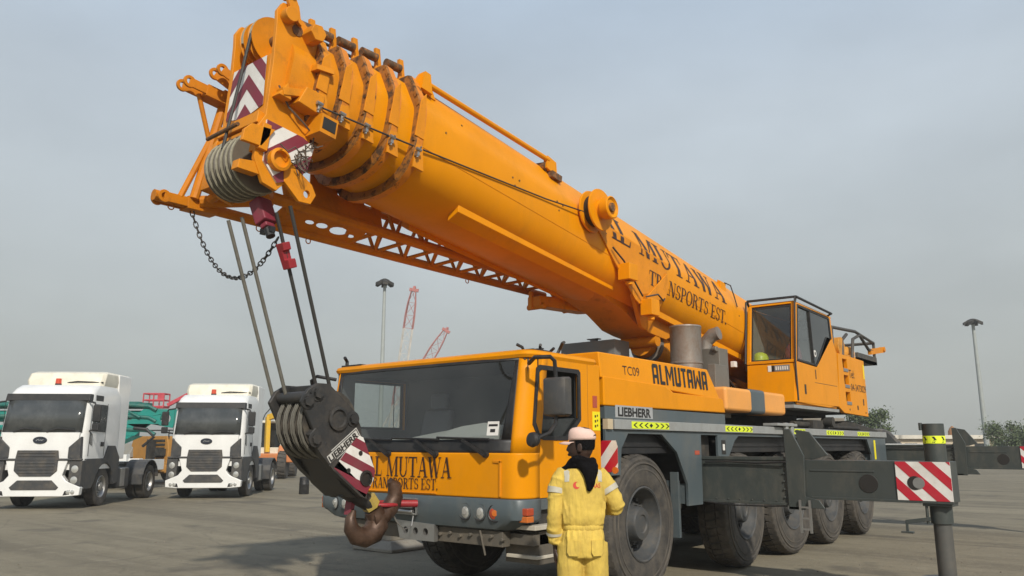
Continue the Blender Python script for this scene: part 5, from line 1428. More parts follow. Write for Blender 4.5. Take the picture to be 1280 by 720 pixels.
def remesh(o, vox, smooth=6, disp=None):
    r = o.modifiers.new('remesh', 'REMESH'); r.mode = 'VOXEL'; r.voxel_size = vox; r.use_smooth_shade = True
    s = o.modifiers.new('smooth', 'SMOOTH'); s.iterations = smooth; s.factor = .5
    return o
def person():
    root = empty('person', (2.505, -.605, 0), R(39.3+4))
    tag(root, 'man in dusty yellow coveralls and pale cap standing with his back turned', 'person')
    skin = mat('skin', (0.045, 0.024, 0.016), 0.5, var=.15, dscale=8)
    cloth = mat('coverall_yellow', (0.64, 0.455, 0.095), 0.85, dirt=.6, dcol=(.30, .20, .07), dscale=5.5, var=.10, spec=.15, bump=.12, bscale=26, streak=.6, dthr=(.46, .8))
    ct = cloth.node_tree; bn = [n for n in ct.nodes if n.type == 'BUMP'][0]
    tcn = [n for n in ct.nodes if n.type == 'TEX_COORD'][0]
    mpx = ct.nodes.new('ShaderNodeMapping'); mpx.inputs['Scale'].default_value = (1, 1, .16)
    nzx = ct.nodes.new('ShaderNodeTexNoise'); nzx.inputs['Scale'].default_value = 34; nzx.inputs['Detail'].default_value = 5; nzx.inputs['Distortion'].default_value = .6
    ct.links.new(tcn.outputs['Object'], mpx.inputs[0]); ct.links.new(mpx.outputs[0], nzx.inputs['Vector'])
    bx_ = ct.nodes.new('ShaderNodeBump'); bx_.inputs['Strength'].default_value = .8; bx_.inputs['Distance'].default_value = .012
    ct.links.new(nzx.outputs[0], bx_.inputs['Height']); ct.links.new(bx_.outputs[0], bn.inputs['Normal'])
    band = mat('reflective_band', (0.48, 0.45, 0.36), 0.5, dirt=.4, dcol=(.35, .28, .13), dscale=9)
    black = mat('black_scarf', (0.006, 0.0055, 0.006), 0.95, bump=.5, bscale=38, spec=.08)
    capm = mat('cap_pink', (0.74, 0.52, 0.44), 0.8, dirt=.25, dcol=(.5, .32, .25), dscale=8, bump=.1, bscale=60)
    boot = mat('boot_black', (.03, .026, .022), .6, dirt=.6)
    # --- body: head, neck, trunk, arms and hands in one surface
    mb = MB()
    HT = R(62)                                  # head turned to his left
    hc, hs = math.cos(HT), math.sin(HT)
    def hd(x, y, z): return Vector((x*hc - y*hs, x*hs + y*hc - .01, z))
    hr = [(1.475, .060, .062, -.012), (1.50, .058, .066, -.004), (1.525, .062, .078, .006), (1.55, .069, .094, .006), (1.575, .073, .101, .002), (1.60, .075, .103, -.002), (1.64, .077, .103, -.006), (1.68, .076, .099, -.008), (1.71, .067, .086, -.010), (1.735, .045, .06, -.012), (1.745, .015, .02, -.012)]
    mb.loft([[hd(v.x, v.y+cy, v.z) for v in ell(0, 0, z, rx, ry, 24, 2.1)] for z, rx, ry, cy in hr])
    mb.loft([[hd(v.x, v.y, v.z) for v in ell(0, y, z, rx, ry, 12, 2)] for z, y, rx, ry in ((1.562, .106, .016, .012), (1.572, .112, .018, .017), (1.59, .106, .012, .014), (1.615, .100, .009, .010), (1.625, .094, .005, .006))])
    mb.loft([[hd(v.x, v.y, v.z) for v in ell(0, .101, z, rx, ry, 12, 2)] for z, rx, ry in ((1.526, .012, .006), (1.532, .022, .012), (1.540, .026, .013), (1.546, .02, .011), (1.550, .01, .006))])
    for sx in (1, -1):      # brows, ears
        mb.loft([[hd(v.x, v.y, v.z) for v in ell(sx*.032, .094, z, .022, .010, 10, 2)] for z in (1.612, 1.620, 1.628)])
        ear = [hd(sx*.078, -.012+.020*math.cos(k*PI/6), 1.588+.033*math.sin(k*PI/6)) for k in range(12)]; ear2 = [hd(sx*.090, -.022+.022*math.cos(k*PI/6), 1.590+.036*math.sin(k*PI/6)) for k in range(12)]
        mb.loft([ear, ear2])
    mb.loft([ell(0, -.012, z, rx, ry, 20, 2) for z, rx, ry in ((1.40, .075, .075), (1.44, .062, .064), (1.50, .056, .060), (1.56, .056, .062))])
    mb.loft([ell(0, 0, z, rx, ry, 24, 2.3) for z, rx, ry in ((.88, .15, .10), (1.0, .14, .095), (1.2, .165, .105), (1.36, .175, .10), (1.43, .13, .08), (1.45, .06, .05))])
    sh_l, el_l, wr_l = (-.160, -.005, 1.37), (-.217, -.03, 1.13), (-.208, .03, .885)
    sh_r, el_r, wr_r = (.160, -.005, 1.37), (.272, -.02, 1.175), (.185, .21, 1.13)
    limb(mb, [sh_l, el_l, wr_l], [.05, .042, .032]); limb(mb, [sh_r, el_r, wr_r], [.05, .042, .032])
    def hand(w, d, side_v, back_v):
        """palm, four fingers of unequal length and a thumb, slightly curled"""
        w = Vector(w); d = Vector(d).normalized(); s = Vector(side_v); s = (s - d*s.dot(d)).normalized(); b = d.cross(s) if back_v is None else (Vector(back_v) - d*Vector(back_v).dot(d) - s*Vector(back_v).dot(s)).normalized()
        mb.loft([[w + d*l + s*(v.x) + b*(v.y) for v in ell(0, 0, 0, rx, ry, 14, 2.6)] for l, rx, ry in ((-.04, .027, .022), (0, .029, .020), (.03, .037, .018), (.065, .041, .016), (.092, .039, .013), (.098, .034, .010))])
        for k, (o, L_) in enumerate(((-.030, .068), (-.010, .082), (.011, .077), (.030, .060))):
            p0 = w + d*.085 + s*o; p1 = p0 + d*L_*.45 + s*o*.10 - b*.006; p2 = p1 + d*L_*.30 - b*.018; p3 = p2 + d*L_*.2 - b*.022
            limb(mb, [p0 - d*.02, p1, p2, p3], [.0095, .009, .0082, .006], 10)
        t0 = w + d*.02 - s*.030; t1 = w + d*.052 - s*.052 - b*.010; t2 = w + d*.080 - s*.058 - b*.020
        limb(mb, [t0, t1, t2, t2 + d*.02 - b*.006], [.013, .0115, .010, .006], 10)
    hand(Vector(wr_l)+Vector((0, .006, -.03)), (.02, .14, -1), (0, 1, .1), (-1, 0, 0))
    hand(wr_r, (-.55, .75, -.15), (0, .1, 1), (.6, .5, 0))
    for sx in (1, -1):
        limb(mb, [(sx*.095, 0, .88), (sx*.105, .01, .50), (sx*.11, -.02, .10)], [.085, .055, .042])
    b = remesh(mb.build('body', skin, root, smooth=60), .0065, 5)
    # --- coveralls: trunk, sleeves and trouser legs in one continuous cloth surface
    mb = MB()
    mb.loft([ell(0, cy, z, rx, ry, 32, 2.5) for z, rx, ry, cy in ((.80, .160, .130, -.012), (.86, .170, .138, -.014), (.92, .172, .138, -.013), (.97, .165, .131, -.006), (1.0, .158, .124, 0), (1.03, .159, .124, 0), (1.06, .168, .132, -.002), (1.12, .174, .136, -.004), (1.20, .180, .138, -.006), (1.30, .186, .136, -.008), (1.36, .182, .126, -.008), (1.40, .164, .112, -.008), (1.435, .132, .095, -.008), (1.465, .095, .080, -.010), (1.49, .072, .07, -.01))])
    sl, rl = limb(mb, [(-.120, -.008, 1.395), (-.186, -.01, 1.325), (-.215, -.03, 1.13), (-.215, .005, .98), (-.210, .022, .895)], [.070, .070, .062, .060, .054], 22)
    sr, r_r = limb(mb, [(.120, -.008, 1.395), (.188, -.01, 1.325), (.270, -.022, 1.17), (.238, .10, 1.145), (.190, .205, 1.13)], [.070, .070, .064, .061, .052], 22)
    for sx in (1, -1):
        limb(mb, [(sx*.090, -.005, .90), (sx*.096, -.005, .74), (sx*.108, .01, .48), (sx*.115, -.015, .10)], [.108, .104, .092, .080], 22)
    # folds: long soft creases from the waist, across the sleeves
    rnd = random.Random(5)
    for k in range(15):
        x = -.16+.32*k/14 + rnd.uniform(-.008, .008)
        yb = -.122*math.sqrt(max(0, 1-(x/.21)**2))
        limb(mb, [(x*.94, yb-.004, 1.035), (x*1.0, yb*1.06-.012, 1.08+rnd.uniform(0, .03)), (x*1.05+rnd.uniform(-.02, .02), yb*1.07-.009, 1.16+rnd.uniform(0, .08))], [.008, .010, .004], 8)
        if k % 2:
            limb(mb, [(x*.96, yb-.004, .995), (x*1.02, yb*1.08-.012, .945), (x*1.0+rnd.uniform(-.015, .015), yb*1.10-.012, .88-rnd.uniform(0, .06))], [.008, .010, .004], 8)
    for path, rr in ((sl, rl), (sr, r_r)):
        for k in range(2, len(path)-2):
            if rnd.random() < .75:
                p = path[k]; d = (path[k+1]-path[k-1]).normalized(); u = d.orthogonal().normalized(); w = d.cross(u)
                a0 = rnd.uniform(0, 6.28); sk = rnd.uniform(-.035, .035)
                limb(mb, [p + (u*math.cos(a0+j*.55)+w*math.sin(a0+j*.55))*(rr[k]+.001) + d*sk*(j-2)/2 for j in range(5)], [.003, .008, .010, .008, .003], 8)
    for sx in (1, -1):
        for z in (.12, .17, .23, .44, .50, .56, .78):
            a0 = rnd.uniform(0, 6.28)
            limb(mb, [(sx*.108+.092*math.cos(a0+j*.5), .0+.092*math.sin(a0+j*.5), z+.012*j) for j in range(5)], [.004, .009, .011, .009, .004], 8)
    cv = remesh(mb.build('coveralls', cloth, root, smooth=60), .0085, 5)
    tx = bpy.data.textures.new('cloth_wrinkle', 'CLOUDS'); tx.noise_scale = .085; tx.noise_depth = 3
    dm = cv.modifiers.new('wrinkle', 'DISPLACE'); dm.texture = tx; dm.strength = .013; dm.mid_level = .5; dm.texture_coords = 'LOCAL'
    # waist elastic, back pockets, cuffs
    mb = MB()
    mb.loft([ell(0, 0, z, .158+d_, .124+d_, 48, 2.5) for z, d_ in ((.992, .000), (.998, .005), (1.015, .007), (1.032, .005), (1.038, .000))], caps=False)
    for sx in (1, -1):
        q = [(sx*.045, -.147, .93), (sx*.135, -.118, .93), (sx*.140, -.114, .845), (sx*.125, -.122, .82), (sx*.06, -.148, .82), (sx*.045, -.152, .845)]
        q2 = [(x, y-.010, z) for x, y, z in q]
        mb.add(q+q2, [tuple(range(6)), tuple(range(6, 12))] + [(i, (i+1) % 6, 6+(i+1) % 6, 6+i) for i in range(6)])
    mb.build('waist_seam', cloth, cv, smooth=50)
    def ring(mb, path, rr, k0, k1, off):
        rs = []
        P = path[k0:k1+1]
        for i, p in enumerate(P):
            d = (path[min(k0+i+1, len(path)-1)]-path[k0+i-1]).normalized(); u = Vector((0, 1, 0)); u = (u-d*u.dot(d)).normalized(); w = d.cross(u)
            rs.append([p + (u*math.cos(2*PI*j/24)+w*math.sin(2*PI*j/24))*(rr[k0+i]+off) for j in range(24)])
        mb.loft(rs, caps=False)
    for path, rr, spots in ((sl, rl, ((6, 7), (15, 16))), (sr, r_r, ((6, 7), (15, 16)))):
        for a_, b_ in spots:
            mb = MB(); ring(mb, path, rr, a_, b_, .009); mb.build('reflective_band', band, root)
    for sx in (1, -1):
        mb = MB()      # shoulder patch
        pts = []
        for i in range(5):
            f = i/4
            pts.append([Vector((sx*(.105+.055*g)-sx*.012*f, -.118+.012*f+.04*f*f, 1.345+.095*f-.020*g*f)) for g in (0, .33, .66, 1)])
        mb.loft(pts, caps=False, closed=False)
        o = mb.build('shoulder_patch', band, root); s = o.modifiers.new('w', 'SHRINKWRAP'); s.target = cv; s.offset = .004; s.wrap_method = 'NEAREST_SURFACEPOINT'
        mb = MB(); mb.lathe((sx*.112, 0, .30), (0, 0, 1), [(.094, -.02), (.096, 0), (.094, .03)], 24); mb.build('reflective_band', band, root)
    # emblem and red letters on the back
    red = mat('back_print', (.55, .05, .025), .7)
    def onback(name, vf, x0, z0, lays=None):
        vs, fs = vf
        mb = MB(); mb.add([(x0+u, -.24, z0+v) for u, v in vs], fs)
        o = mb.build(name, red, root, smooth=0, fix=False)
        s = o.modifiers.new('w', 'SHRINKWRAP'); s.target = cv; s.wrap_method = 'PROJECT'; s.use_project_y = True; s.use_positive_direction = True; s.use_negative_direction = False; s.offset = .003
    A = []
    n = 22
    for i in range(n+1):
        a = R(60+ 270*i/n); r0 = .026; r1 = .026-.017*math.sin(PI*i/n)-.002
        A += [(r0*math.cos(a), r0*math.sin(a)), (r1*math.cos(a)+.004, r1*math.sin(a)+.003)]
    onback('emblem', (A, [(2*i, 2*i+1, 2*i+3, 2*i+2) for i in range(n)]), -.062, 1.318)
    vf = sans('LAAS', .032, bold=.02, sx=.9); k = .085/max(v[0] for v in vf[0])
    onback('lettering', ([(u*k, v) for u, v in vf[0]], vf[1]), .045, 1.30)
    # scarf: roll round the neck and a tail hanging over the back
    mb = MB()
    mb.tube([(.085*math.cos(a)*1.05, .075*math.sin(a)-.012-(.03 if math.sin(a) < -.5 else 0), 1.475-.020*math.sin(a)+(.012*math.cos(3*a))) for a in [2*PI*k/24 for k in range(24)]], .034, 12, closed=True)
    mb.tube([(.10*math.cos(a)*1.1, .085*math.sin(a)-.02, 1.45-.016*math.sin(a)) for a in [2*PI*k/24 for k in range(24)]], .026, 10, closed=True)
    limb(mb, [(-.02, -.10, 1.475), (.03, -.138, 1.42), (.045, -.158, 1.34), (.028, -.160, 1.275)], [.040, .048, .040, .012], 12)
    limb(mb, [(.07, -.07, 1.475), (.075, -.13, 1.43), (.055, -.152, 1.36), (.035, -.155, 1.29)], [.036, .040, .032, .012], 12)
    limb(mb, [(-.07, -.06, 1.46), (-.12, -.03, 1.44), (-.165, .02, 1.415), (-.17, .08, 1.37)], [.034, .026, .020, .012], 12)
    remesh(mb.build('scarf', black, root, smooth=60), .008, 4)
    # cap with peak and strap opening
    mb = MB()
    rings = []
    for z, rx, ry, cy in ((1.648, .086, .111, -.010), (1.665, .088, .113, -.010), (1.69, .087, .110, -.008), (1.710, .081, .099, -.002), (1.728, .068, .082, .006), (1.739, .046, .055, .014), (1.744, .020, .024, .016), (1.746, .010, .010, .016), (1.747, .002, .002, .016)):
        rings.append([hd(v.x, v.y+cy, v.z+.10*(-.02-0)*(v.y/.1)) for v in ell(0, 0, z, rx, ry, 28, 2.05)])
    mb.loft(rings, caps=False)
    cp = solidify(mb.build('cap', capm, root, smooth=60), .006)
    mb = MB()
    up = []; lo = []
    for i in range(9):
        a = R(20+140*i/8)
        inn = hd(.087*math.cos(a), .111*math.sin(a)-.009, 1.634); outr = hd(.080*math.cos(a), .100*math.sin(a)+.085*math.sin(a)**.6, 1.626-.016*math.cos(a)**2)
        up.append([inn, (inn+outr)/2+Vector((0, 0, .006)), outr])
    mb.loft(up, caps=False, closed=False)
    solidify(mb.build('cap_peak', capm, cp, smooth=60), .005)
    mb = MB(); hole = [hd(.034*math.cos(k*PI/10), -.1205-.002+.014*(math.cos(k*PI/10))**2, 1.664+.026*math.sin(k*PI/10)) for k in range(11)]
    mb.add(hole, [tuple(range(11))]); hair = mb.build('strap_opening', black, cp, smooth=0)
    sv = solidify(hair, .004); 
    mb = MB()
    mb.loft([[hd(v.x, v.y, v.z) for v in ell(0, -.012, z, rx, ry, 24, 2.1) ] for z, rx, ry in ((1.575, .077, .094), (1.60, .0815, .101), (1.64, .083, .104), (1.66, .081, .102))])
    # hair only at the back and sides
    mb.v = [v if (Vector(v) - hd(0, 0, v[2])).dot(hd(0, 1, 0)-hd(0, 0, 0)) < .03 else tuple(Vector(v)*.0 + hd(0, .0, v[2]) + (Vector(v)-hd(0, 0, v[2]))*.85) for v in mb.v]
    mb.build('hair', black, root, smooth=60)
    root.scale = (.95, .97, 1.0)
    for sx in (1, -1):
        mb = MB()
        mb.loft([ell(sx*.115, cy, z, rx, ry, 20, 2.6) for z, rx, ry, cy in ((0, .048, .135, .045), (.02, .050, .138, .045), (.05, .048, .13, .04), (.085, .046, .085, .0), (.14, .05, .06, -.02), (.2, .05, .055, -.02))])
        mb.build('boot', boot, root, smooth=50)
    return root
person()

# ================================================================ white road tractors
def tractor(name, label, loc, rz):
    root = empty(name, loc, rz); tag(root, label, 'truck', 'white tractor units parked behind the crane')
    # cab shell: rounded plan, lofted upward
    def ringc(z, hw, yf, yb, r):
        pts = []
        for cx, cy, a0 in ((hw-r, yf+r, -PI/2), (hw-.04, yb-.04, 0), (-hw+.04, yb-.04, PI/2), (-hw+r, yf+r, PI)):
            rr = r if cy < 1 else .04
            for i in range(6):
                a = a0 + PI/2*i/5; pts.append((cx+rr*math.cos(a), cy+rr*math.sin(a), z))
        return pts
    mb = MB()
    mb.loft([ringc(1.0, 1.20, .06, 2.2, .22), ringc(1.9, 1.21, .06, 2.2, .22), ringc(1.98, 1.21, .08, 2.2, .22), ringc(2.75, 1.19, .22, 2.2, .22), ringc(2.97, 1.18, .27, 2.2, .22), ringc(3.12, 1.16, .42, 2.2, .26), ringc(3.24, 1.12, .62, 2.2, .30), ringc(3.28, 1.0, .9, 2.15, .3)])
    cb = mb.build('cab', PWHITE, root, smooth=40)
    mb = MB(); mb.loft([ringc(2.02, 1.215, .065, .5, .22)[:6][::1] and [(x, y, z) for x, y, z in [(-1.09, .045, 1.97), (-.9, .015, 1.97), (0, -.005, 1.97), (.9, .015, 1.97), (1.09, .045, 1.97)]], [(-1.07, .20, 2.80), (-.9, .165, 2.80), (0, .145, 2.80), (.9, .165, 2.80), (1.07, .20, 2.80)]], caps=False, closed=False)
    ws = solidify(mb.build('windscreen', TGL, root, smooth=60), .02)
    mb = MB()
    for x in (-.75, .15): mb.tube([(x, -.02, 1.98), (x+.3, -.02, 2.06), (x+.75, -.01, 2.02)], .02, 6)
    mb.build('wiper', BLK, ws)
    mb = MB(); mb.hexa([(-1.17, .08, 2.79), (1.17, .08, 2.79), (1.17, .7, 2.79), (-1.17, .7, 2.79), (-1.16, .12, 2.98), (1.16, .12, 2.98), (1.16, .7, 2.98), (-1.16, .7, 2.98)]); mb.map(lambda x, y, z: (x, y + (abs(x)/1.17)**2*.08, z))
    mb.box(-1.19, 1.19, .5, 1.0, 2.80, 2.97)
    mb.build('sun_visor', BLK, root, bevel=.02)
    # front panel, corner air vents, grilles, bumper with lamps
    mb = MB()
    mb.prism([(-1.0, 1.26), (1.0, 1.26), (1.06, 1.96), (-1.06, 1.96)], 'y', .0, .10)
    mb.prism([(-.86, .33), (.86, .33), (1.22, .36), (1.24, .56), (1.05, .64), (.84, .72), (.72, .86), (.84, 1.245), (-.84, 1.245), (-.72, .86), (-.84, .72), (-1.05, .64), (-1.24, .56), (-1.22, .36)], 'y', -.06, .12)
    mb.build('front_panel', PWHITE, root, bevel=.02)
    mb = MB(); mb.prism([(-.54, 1.50), (.54, 1.50), (.58, 1.26), (.58, .98), (.42, .84), (-.42, .84), (-.58, .98), (-.58, 1.26)], 'y', -.085, -.02); mb.prism([(-.46, .74), (.46, .74), (.66, .56), (.60, .50), (-.60, .50), (-.66, .56)], 'y', -.085, -.02)
    for z in (.92, 1.0, 1.08, 1.16, 1.34, 1.42): mb.box(-.50, .50, -.10, -.085, z, z+.03)
    mb.build('grille', mat('truck_grey', (.045, .046, .048), .55, dirt=.3) if 'truck_grey' not in bpy.data.materials else bpy.data.materials['truck_grey'], root, bevel=.01)
    TG = bpy.data.materials['truck_grey']
    mb = MB(); mb.box(-1.22, 1.22, -.09, .02, 1.238, 1.292)
    for sx in (1, -1):
        mb.prism([(sx*.80, 1.30), (sx*1.14, 1.28), (sx*1.12, 1.86), (sx*.80, 1.58)], 'y', -.03, .2)
        mb.prism([(sx*.90, .66), (sx*1.23, .58), (sx*1.23, 1.235), (sx*.88, 1.235)], 'y', -.05, .3)
        mb.box(sx*1.13, sx*1.225, .0, 1.9, 1.0, 1.32) if False else None
    mb.build('front_trim', TG, root, bevel=.02)
    for sx in (1, -1):
        h = MB()
        for z in (.74, 1.02): h.lathe((sx*1.05, -.05, z), (0, -1, 0), [(.095, -.01), (.095, .012), (.085, .015), (.07, .02), (.03, .03), (0, .03)], 20)
        h.build('headlight', LENS, root)
        h = MB(); h.hexa([(sx*.80, -.07, .36), (sx*1.15, -.05, .40), (sx*1.15, -.0, .40), (sx*.80, -.0, .36), (sx*.84, -.07, .47), (sx*1.12, -.05, .52), (sx*1.12, -.0, .52), (sx*.84, -.0, .47)])
        for x in (.93, 1.05): h.lathe((sx*x, -.062, .44), (0, -1, 0), [(.055, -.01), (.055, .01), (.03, .02), (0, .022)], 16, 1)
        h.build('fog_lamp', [BLK, LENS], root)
    mb = MB(); mb.lathe((0, -.005, 1.76), (0, -1, 0), [(.19, 0), (.19, .02), (.175, .03), (.17, .024), (0, .024)], 32); mb.map(lambda x, y, z: (x, y, 1.76+(z-1.76)*.48)); bd = mb.build('badge', [mat('badge_dark', (.04, .045, .06), .3, metal=.4)] if 'badge_dark' not in bpy.data.materials else bpy.data.materials['badge_dark'], root)
    mb = MB(); mb.tube([(-.10, -.033, 1.74), (-.04, -.033, 1.785), (-.02, -.033, 1.75), (.03, -.033, 1.765), (.06, -.033, 1.75), (.10, -.033, 1.775)], .009, 5); mb.build('badge_script', LENS, bd)
    # roof deflector and side fairings
    mb = MB()
    mb.loft([[(x*hw, y + (yb), z) for x, y in ((-1, .12), (-.92, .02), (0, -.04), (.92, .02), (1, .12), (1, 2.9-yb), (-1, 2.9-yb))] for z, hw, yb in ((3.22, 1.10, 1.0), (3.40, 1.14, 1.0), (3.60, 1.12, 1.12), (3.66, 1.05, 1.3))])
    mb.build('roof_deflector', mat('cream_white', (.74, .70, .58), .4, dirt=.3) if 'cream_white' not in bpy.data.materials else bpy.data.materials['cream_white'], root, smooth=35, bevel=.02)
    for sx in (1, -1):
        mb = MB(); mb.hexa([(sx*1.14, 2.15, 1.25), (sx*1.20, 2.15, 1.25), (sx*1.20, 2.72, 1.25), (sx*1.14, 2.72, 1.25), (sx*1.10, 2.0, 3.62), (sx*1.16, 2.0, 3.62), (sx*1.16, 2.9, 3.62), (sx*1.10, 2.9, 3.62)]); mb.build('side_fairing', PWHITE, root, bevel=.02)
        mb = MB(); mb.prism([(.34, 2.0), (1.22, 1.98), (1.22, 2.72), (.52, 2.72)], 'x', sx*1.195, sx*1.222); mb.prism([(.30, 1.68), (.46, 1.62), (.42, 1.92), (.30, 1.98)], 'x', sx*1.2, sx*1.224)
        dw = mb.build('side_window', TGL, root, smooth=0)
        mb = MB()
        for y in (1.26, .27): mb.box(sx*1.206, sx*1.214, y, y+.012, 1.35, 2.76)
        mb.box(sx*1.21, sx*1.235, 1.02, 1.18, 1.60, 1.72); mb.build('door_seam', BLK, root, smooth=0)
        mb = MB(); mb.tube([(sx*1.15, .2, 2.78), (sx*1.35, .08, 2.74), (sx*1.42, .08, 2.6)], .025, 8); mb.tube([(sx*1.2, .25, 2.0), (sx*1.42, .08, 2.05)], .025, 8)
        mb.build('mirror_arm', BLK, root)
        mb = MB(); mb.box(sx*1.33, sx*1.55, .03, .14, 2.24, 2.68); mb.box(sx*1.34, sx*1.54, .03, .14, 2.0, 2.2); mb.build('mirror', BLK, root, bevel=.03)
        # wing, fuel tank, rear mudguard
        mb = MB()
        arch = [(.75+.72*(1-math.cos(k*PI/8)), 0.52+.78*math.sin(k*PI/8)) for k in range(9)]
        mb.prism([(.18, .50), (.62, .50)] + [(1.40-.62*math.cos(k*PI/10), .52+.62*math.sin(k*PI/10)) for k in range(1, 10)] + [(2.06, .55), (2.35, .6), (2.35, 1.30), (2.0, 1.62), (1.5, 1.62), (1.3, 1.28), (.18, 1.28)], 'x', sx*1.0, sx*1.235); mb.build('wing', TG, root, bevel=.02)
        mb = MB(); mb.box(sx*.75, sx*1.2, 2.4, 3.3, .42, 1.0); mb.build('fuel_tank', STEEL if sx < 0 else TG, root, bevel=.06)
        mb = MB(); mb.box(sx*.85, sx*1.205, 2.6, 2.95, .46, .98); mb.build('tank_step', STEEL, root, bevel=.02)
        mb = MB()
        pr = [(5.0-.68*math.cos(R(10+160*k/12)), .54+.62*math.sin(R(10+160*k/12))) for k in range(13)]
        for i in range(12):
            (ya, za), (yb, zb) = pr[i], pr[i+1]
            mb.hexa([(sx*.55, ya, za), (sx*1.22, ya, za), (sx*1.22, yb, zb), (sx*.55, yb, zb), (sx*.55, ya, za+.03), (sx*1.22, ya, za+.03), (sx*1.22, yb, zb+.03), (sx*.55, yb, zb+.03)])
        mb.box(sx*.55, sx*1.22, 4.28, 4.31, .45, .75); mb.build('rear_mudguard', TG, root)
    mb = MB()
    for sx in (1, -1): mb.box(sx*.38, sx*.46, .5, 6.0, .72, .98)
    mb.box(-.46, .46, 5.9, 6.0, .7, .98); mb.box(-.5, .5, 2.3, 4.2, .7, .9); mb.box(-1.15, 1.15, .2, .5, .42, .8); mb.cyl((-.9, 1.4, .52), (.9, 1.4, .52), .09); mb.cyl((-.9, 5.0, .52), (.9, 5.0, .52), .12); mb.box(-.3, .3, 4.7, 5.3, .4, .7)
    mb.build('chassis', UNDR, root)
    mb = MB(); mb.prism([(-.45, 4.6), (.45, 4.6), (.45, 5.1), (.2, 5.4), (-.2, 5.4), (-.45, 5.1)], 'z', 1.05, 1.13); mb.box(-.4, .4, 4.8, 5.1, .95, 1.05); mb.build('fifth_wheel', STEEL, root, bevel=.01)
    mb = MB(); mb.cyl((-.35, 2.6, 1.0), (-.35, 2.6, 2.2), .10); mb.tube([(.1, 2.25, 1.6), (.15, 2.7, 1.25), (.2, 3.2, 1.2), (.1, 3.8, 1.0)], .03, 6); mb.tube([(.3, 2.25, 1.6), (.3, 2.75, 1.2), (.3, 3.3, 1.15)], .03, 6, 1); mb.build('air_lines', [UNDR, REDP], root)
    mb = MB(); mb.cyl((-.15, .95, 3.24), (-.15, .95, 3.30), .09); mb.cyl((-.15, .95, 3.30), (-.15, .95, 3.44), .085, .075, n=16, mi=1); mb.build('beacon', [BLK, mat('beacon_red', (.55, .06, .02), .3, coat=.5) if 'beacon_red' not in bpy.data.materials else bpy.data.materials['beacon_red']], root)
    mb = MB(); mb.tube([(.1, .98, 3.33), (.4, .95, 3.36), (1.1, 1.05, 3.34)], .02, 6); mb.build('roof_bar', BLK, root)
    def twheel(x, y, dual=False):
        w = empty('wheel', (x, y, .515), 0 if x > 0 else PI, parent=root)
        m_ = MB()
        for o in ((0,) if not dual else (0, -.33)):
            m_.lathe((o, 0, 0), (1, 0, 0), [(.30, -.13), (.38, -.15), (.48, -.145), (.51, -.12), (.515, 0), (.51, .12), (.48, .145), (.38, .15), (.30, .13)], 40)
        m_.build('tyre', RUB, w, smooth=30)
        m_ = MB(); dpt = -.08 if dual else .02
        m_.lathe((0, 0, 0), (1, 0, 0), [(.30, .13), (.29, .14), (.275, .12), (.25, dpt), (.20, dpt+.03), (.12, dpt+.04), (.11, dpt+.12), (0, dpt+.13)], 32)
        for k in range(8): m_.cyl((dpt+.03, .16*math.cos(k*PI/4), .16*math.sin(k*PI/4)), (dpt+.07, .16*math.cos(k*PI/4), .16*math.sin(k*PI/4)), .018, n=6)
        m_.build('rim', STEEL, w)
    for sx in (1, -1):
        twheel(sx*1.03, 1.40); twheel(sx*1.05, 5.0, True)
    root.scale = (.93, .95, 1.0)
    return root
tractor('tractor_unit', 'white tractor truck at the far left, first of the two, beside the teal pump', (-16.90, 2.80, 0), R(43))
tractor('tractor_unit', 'white tractor truck nearer the crane hook, in front of the loader', (-17.50, 7.84, 0), R(44))

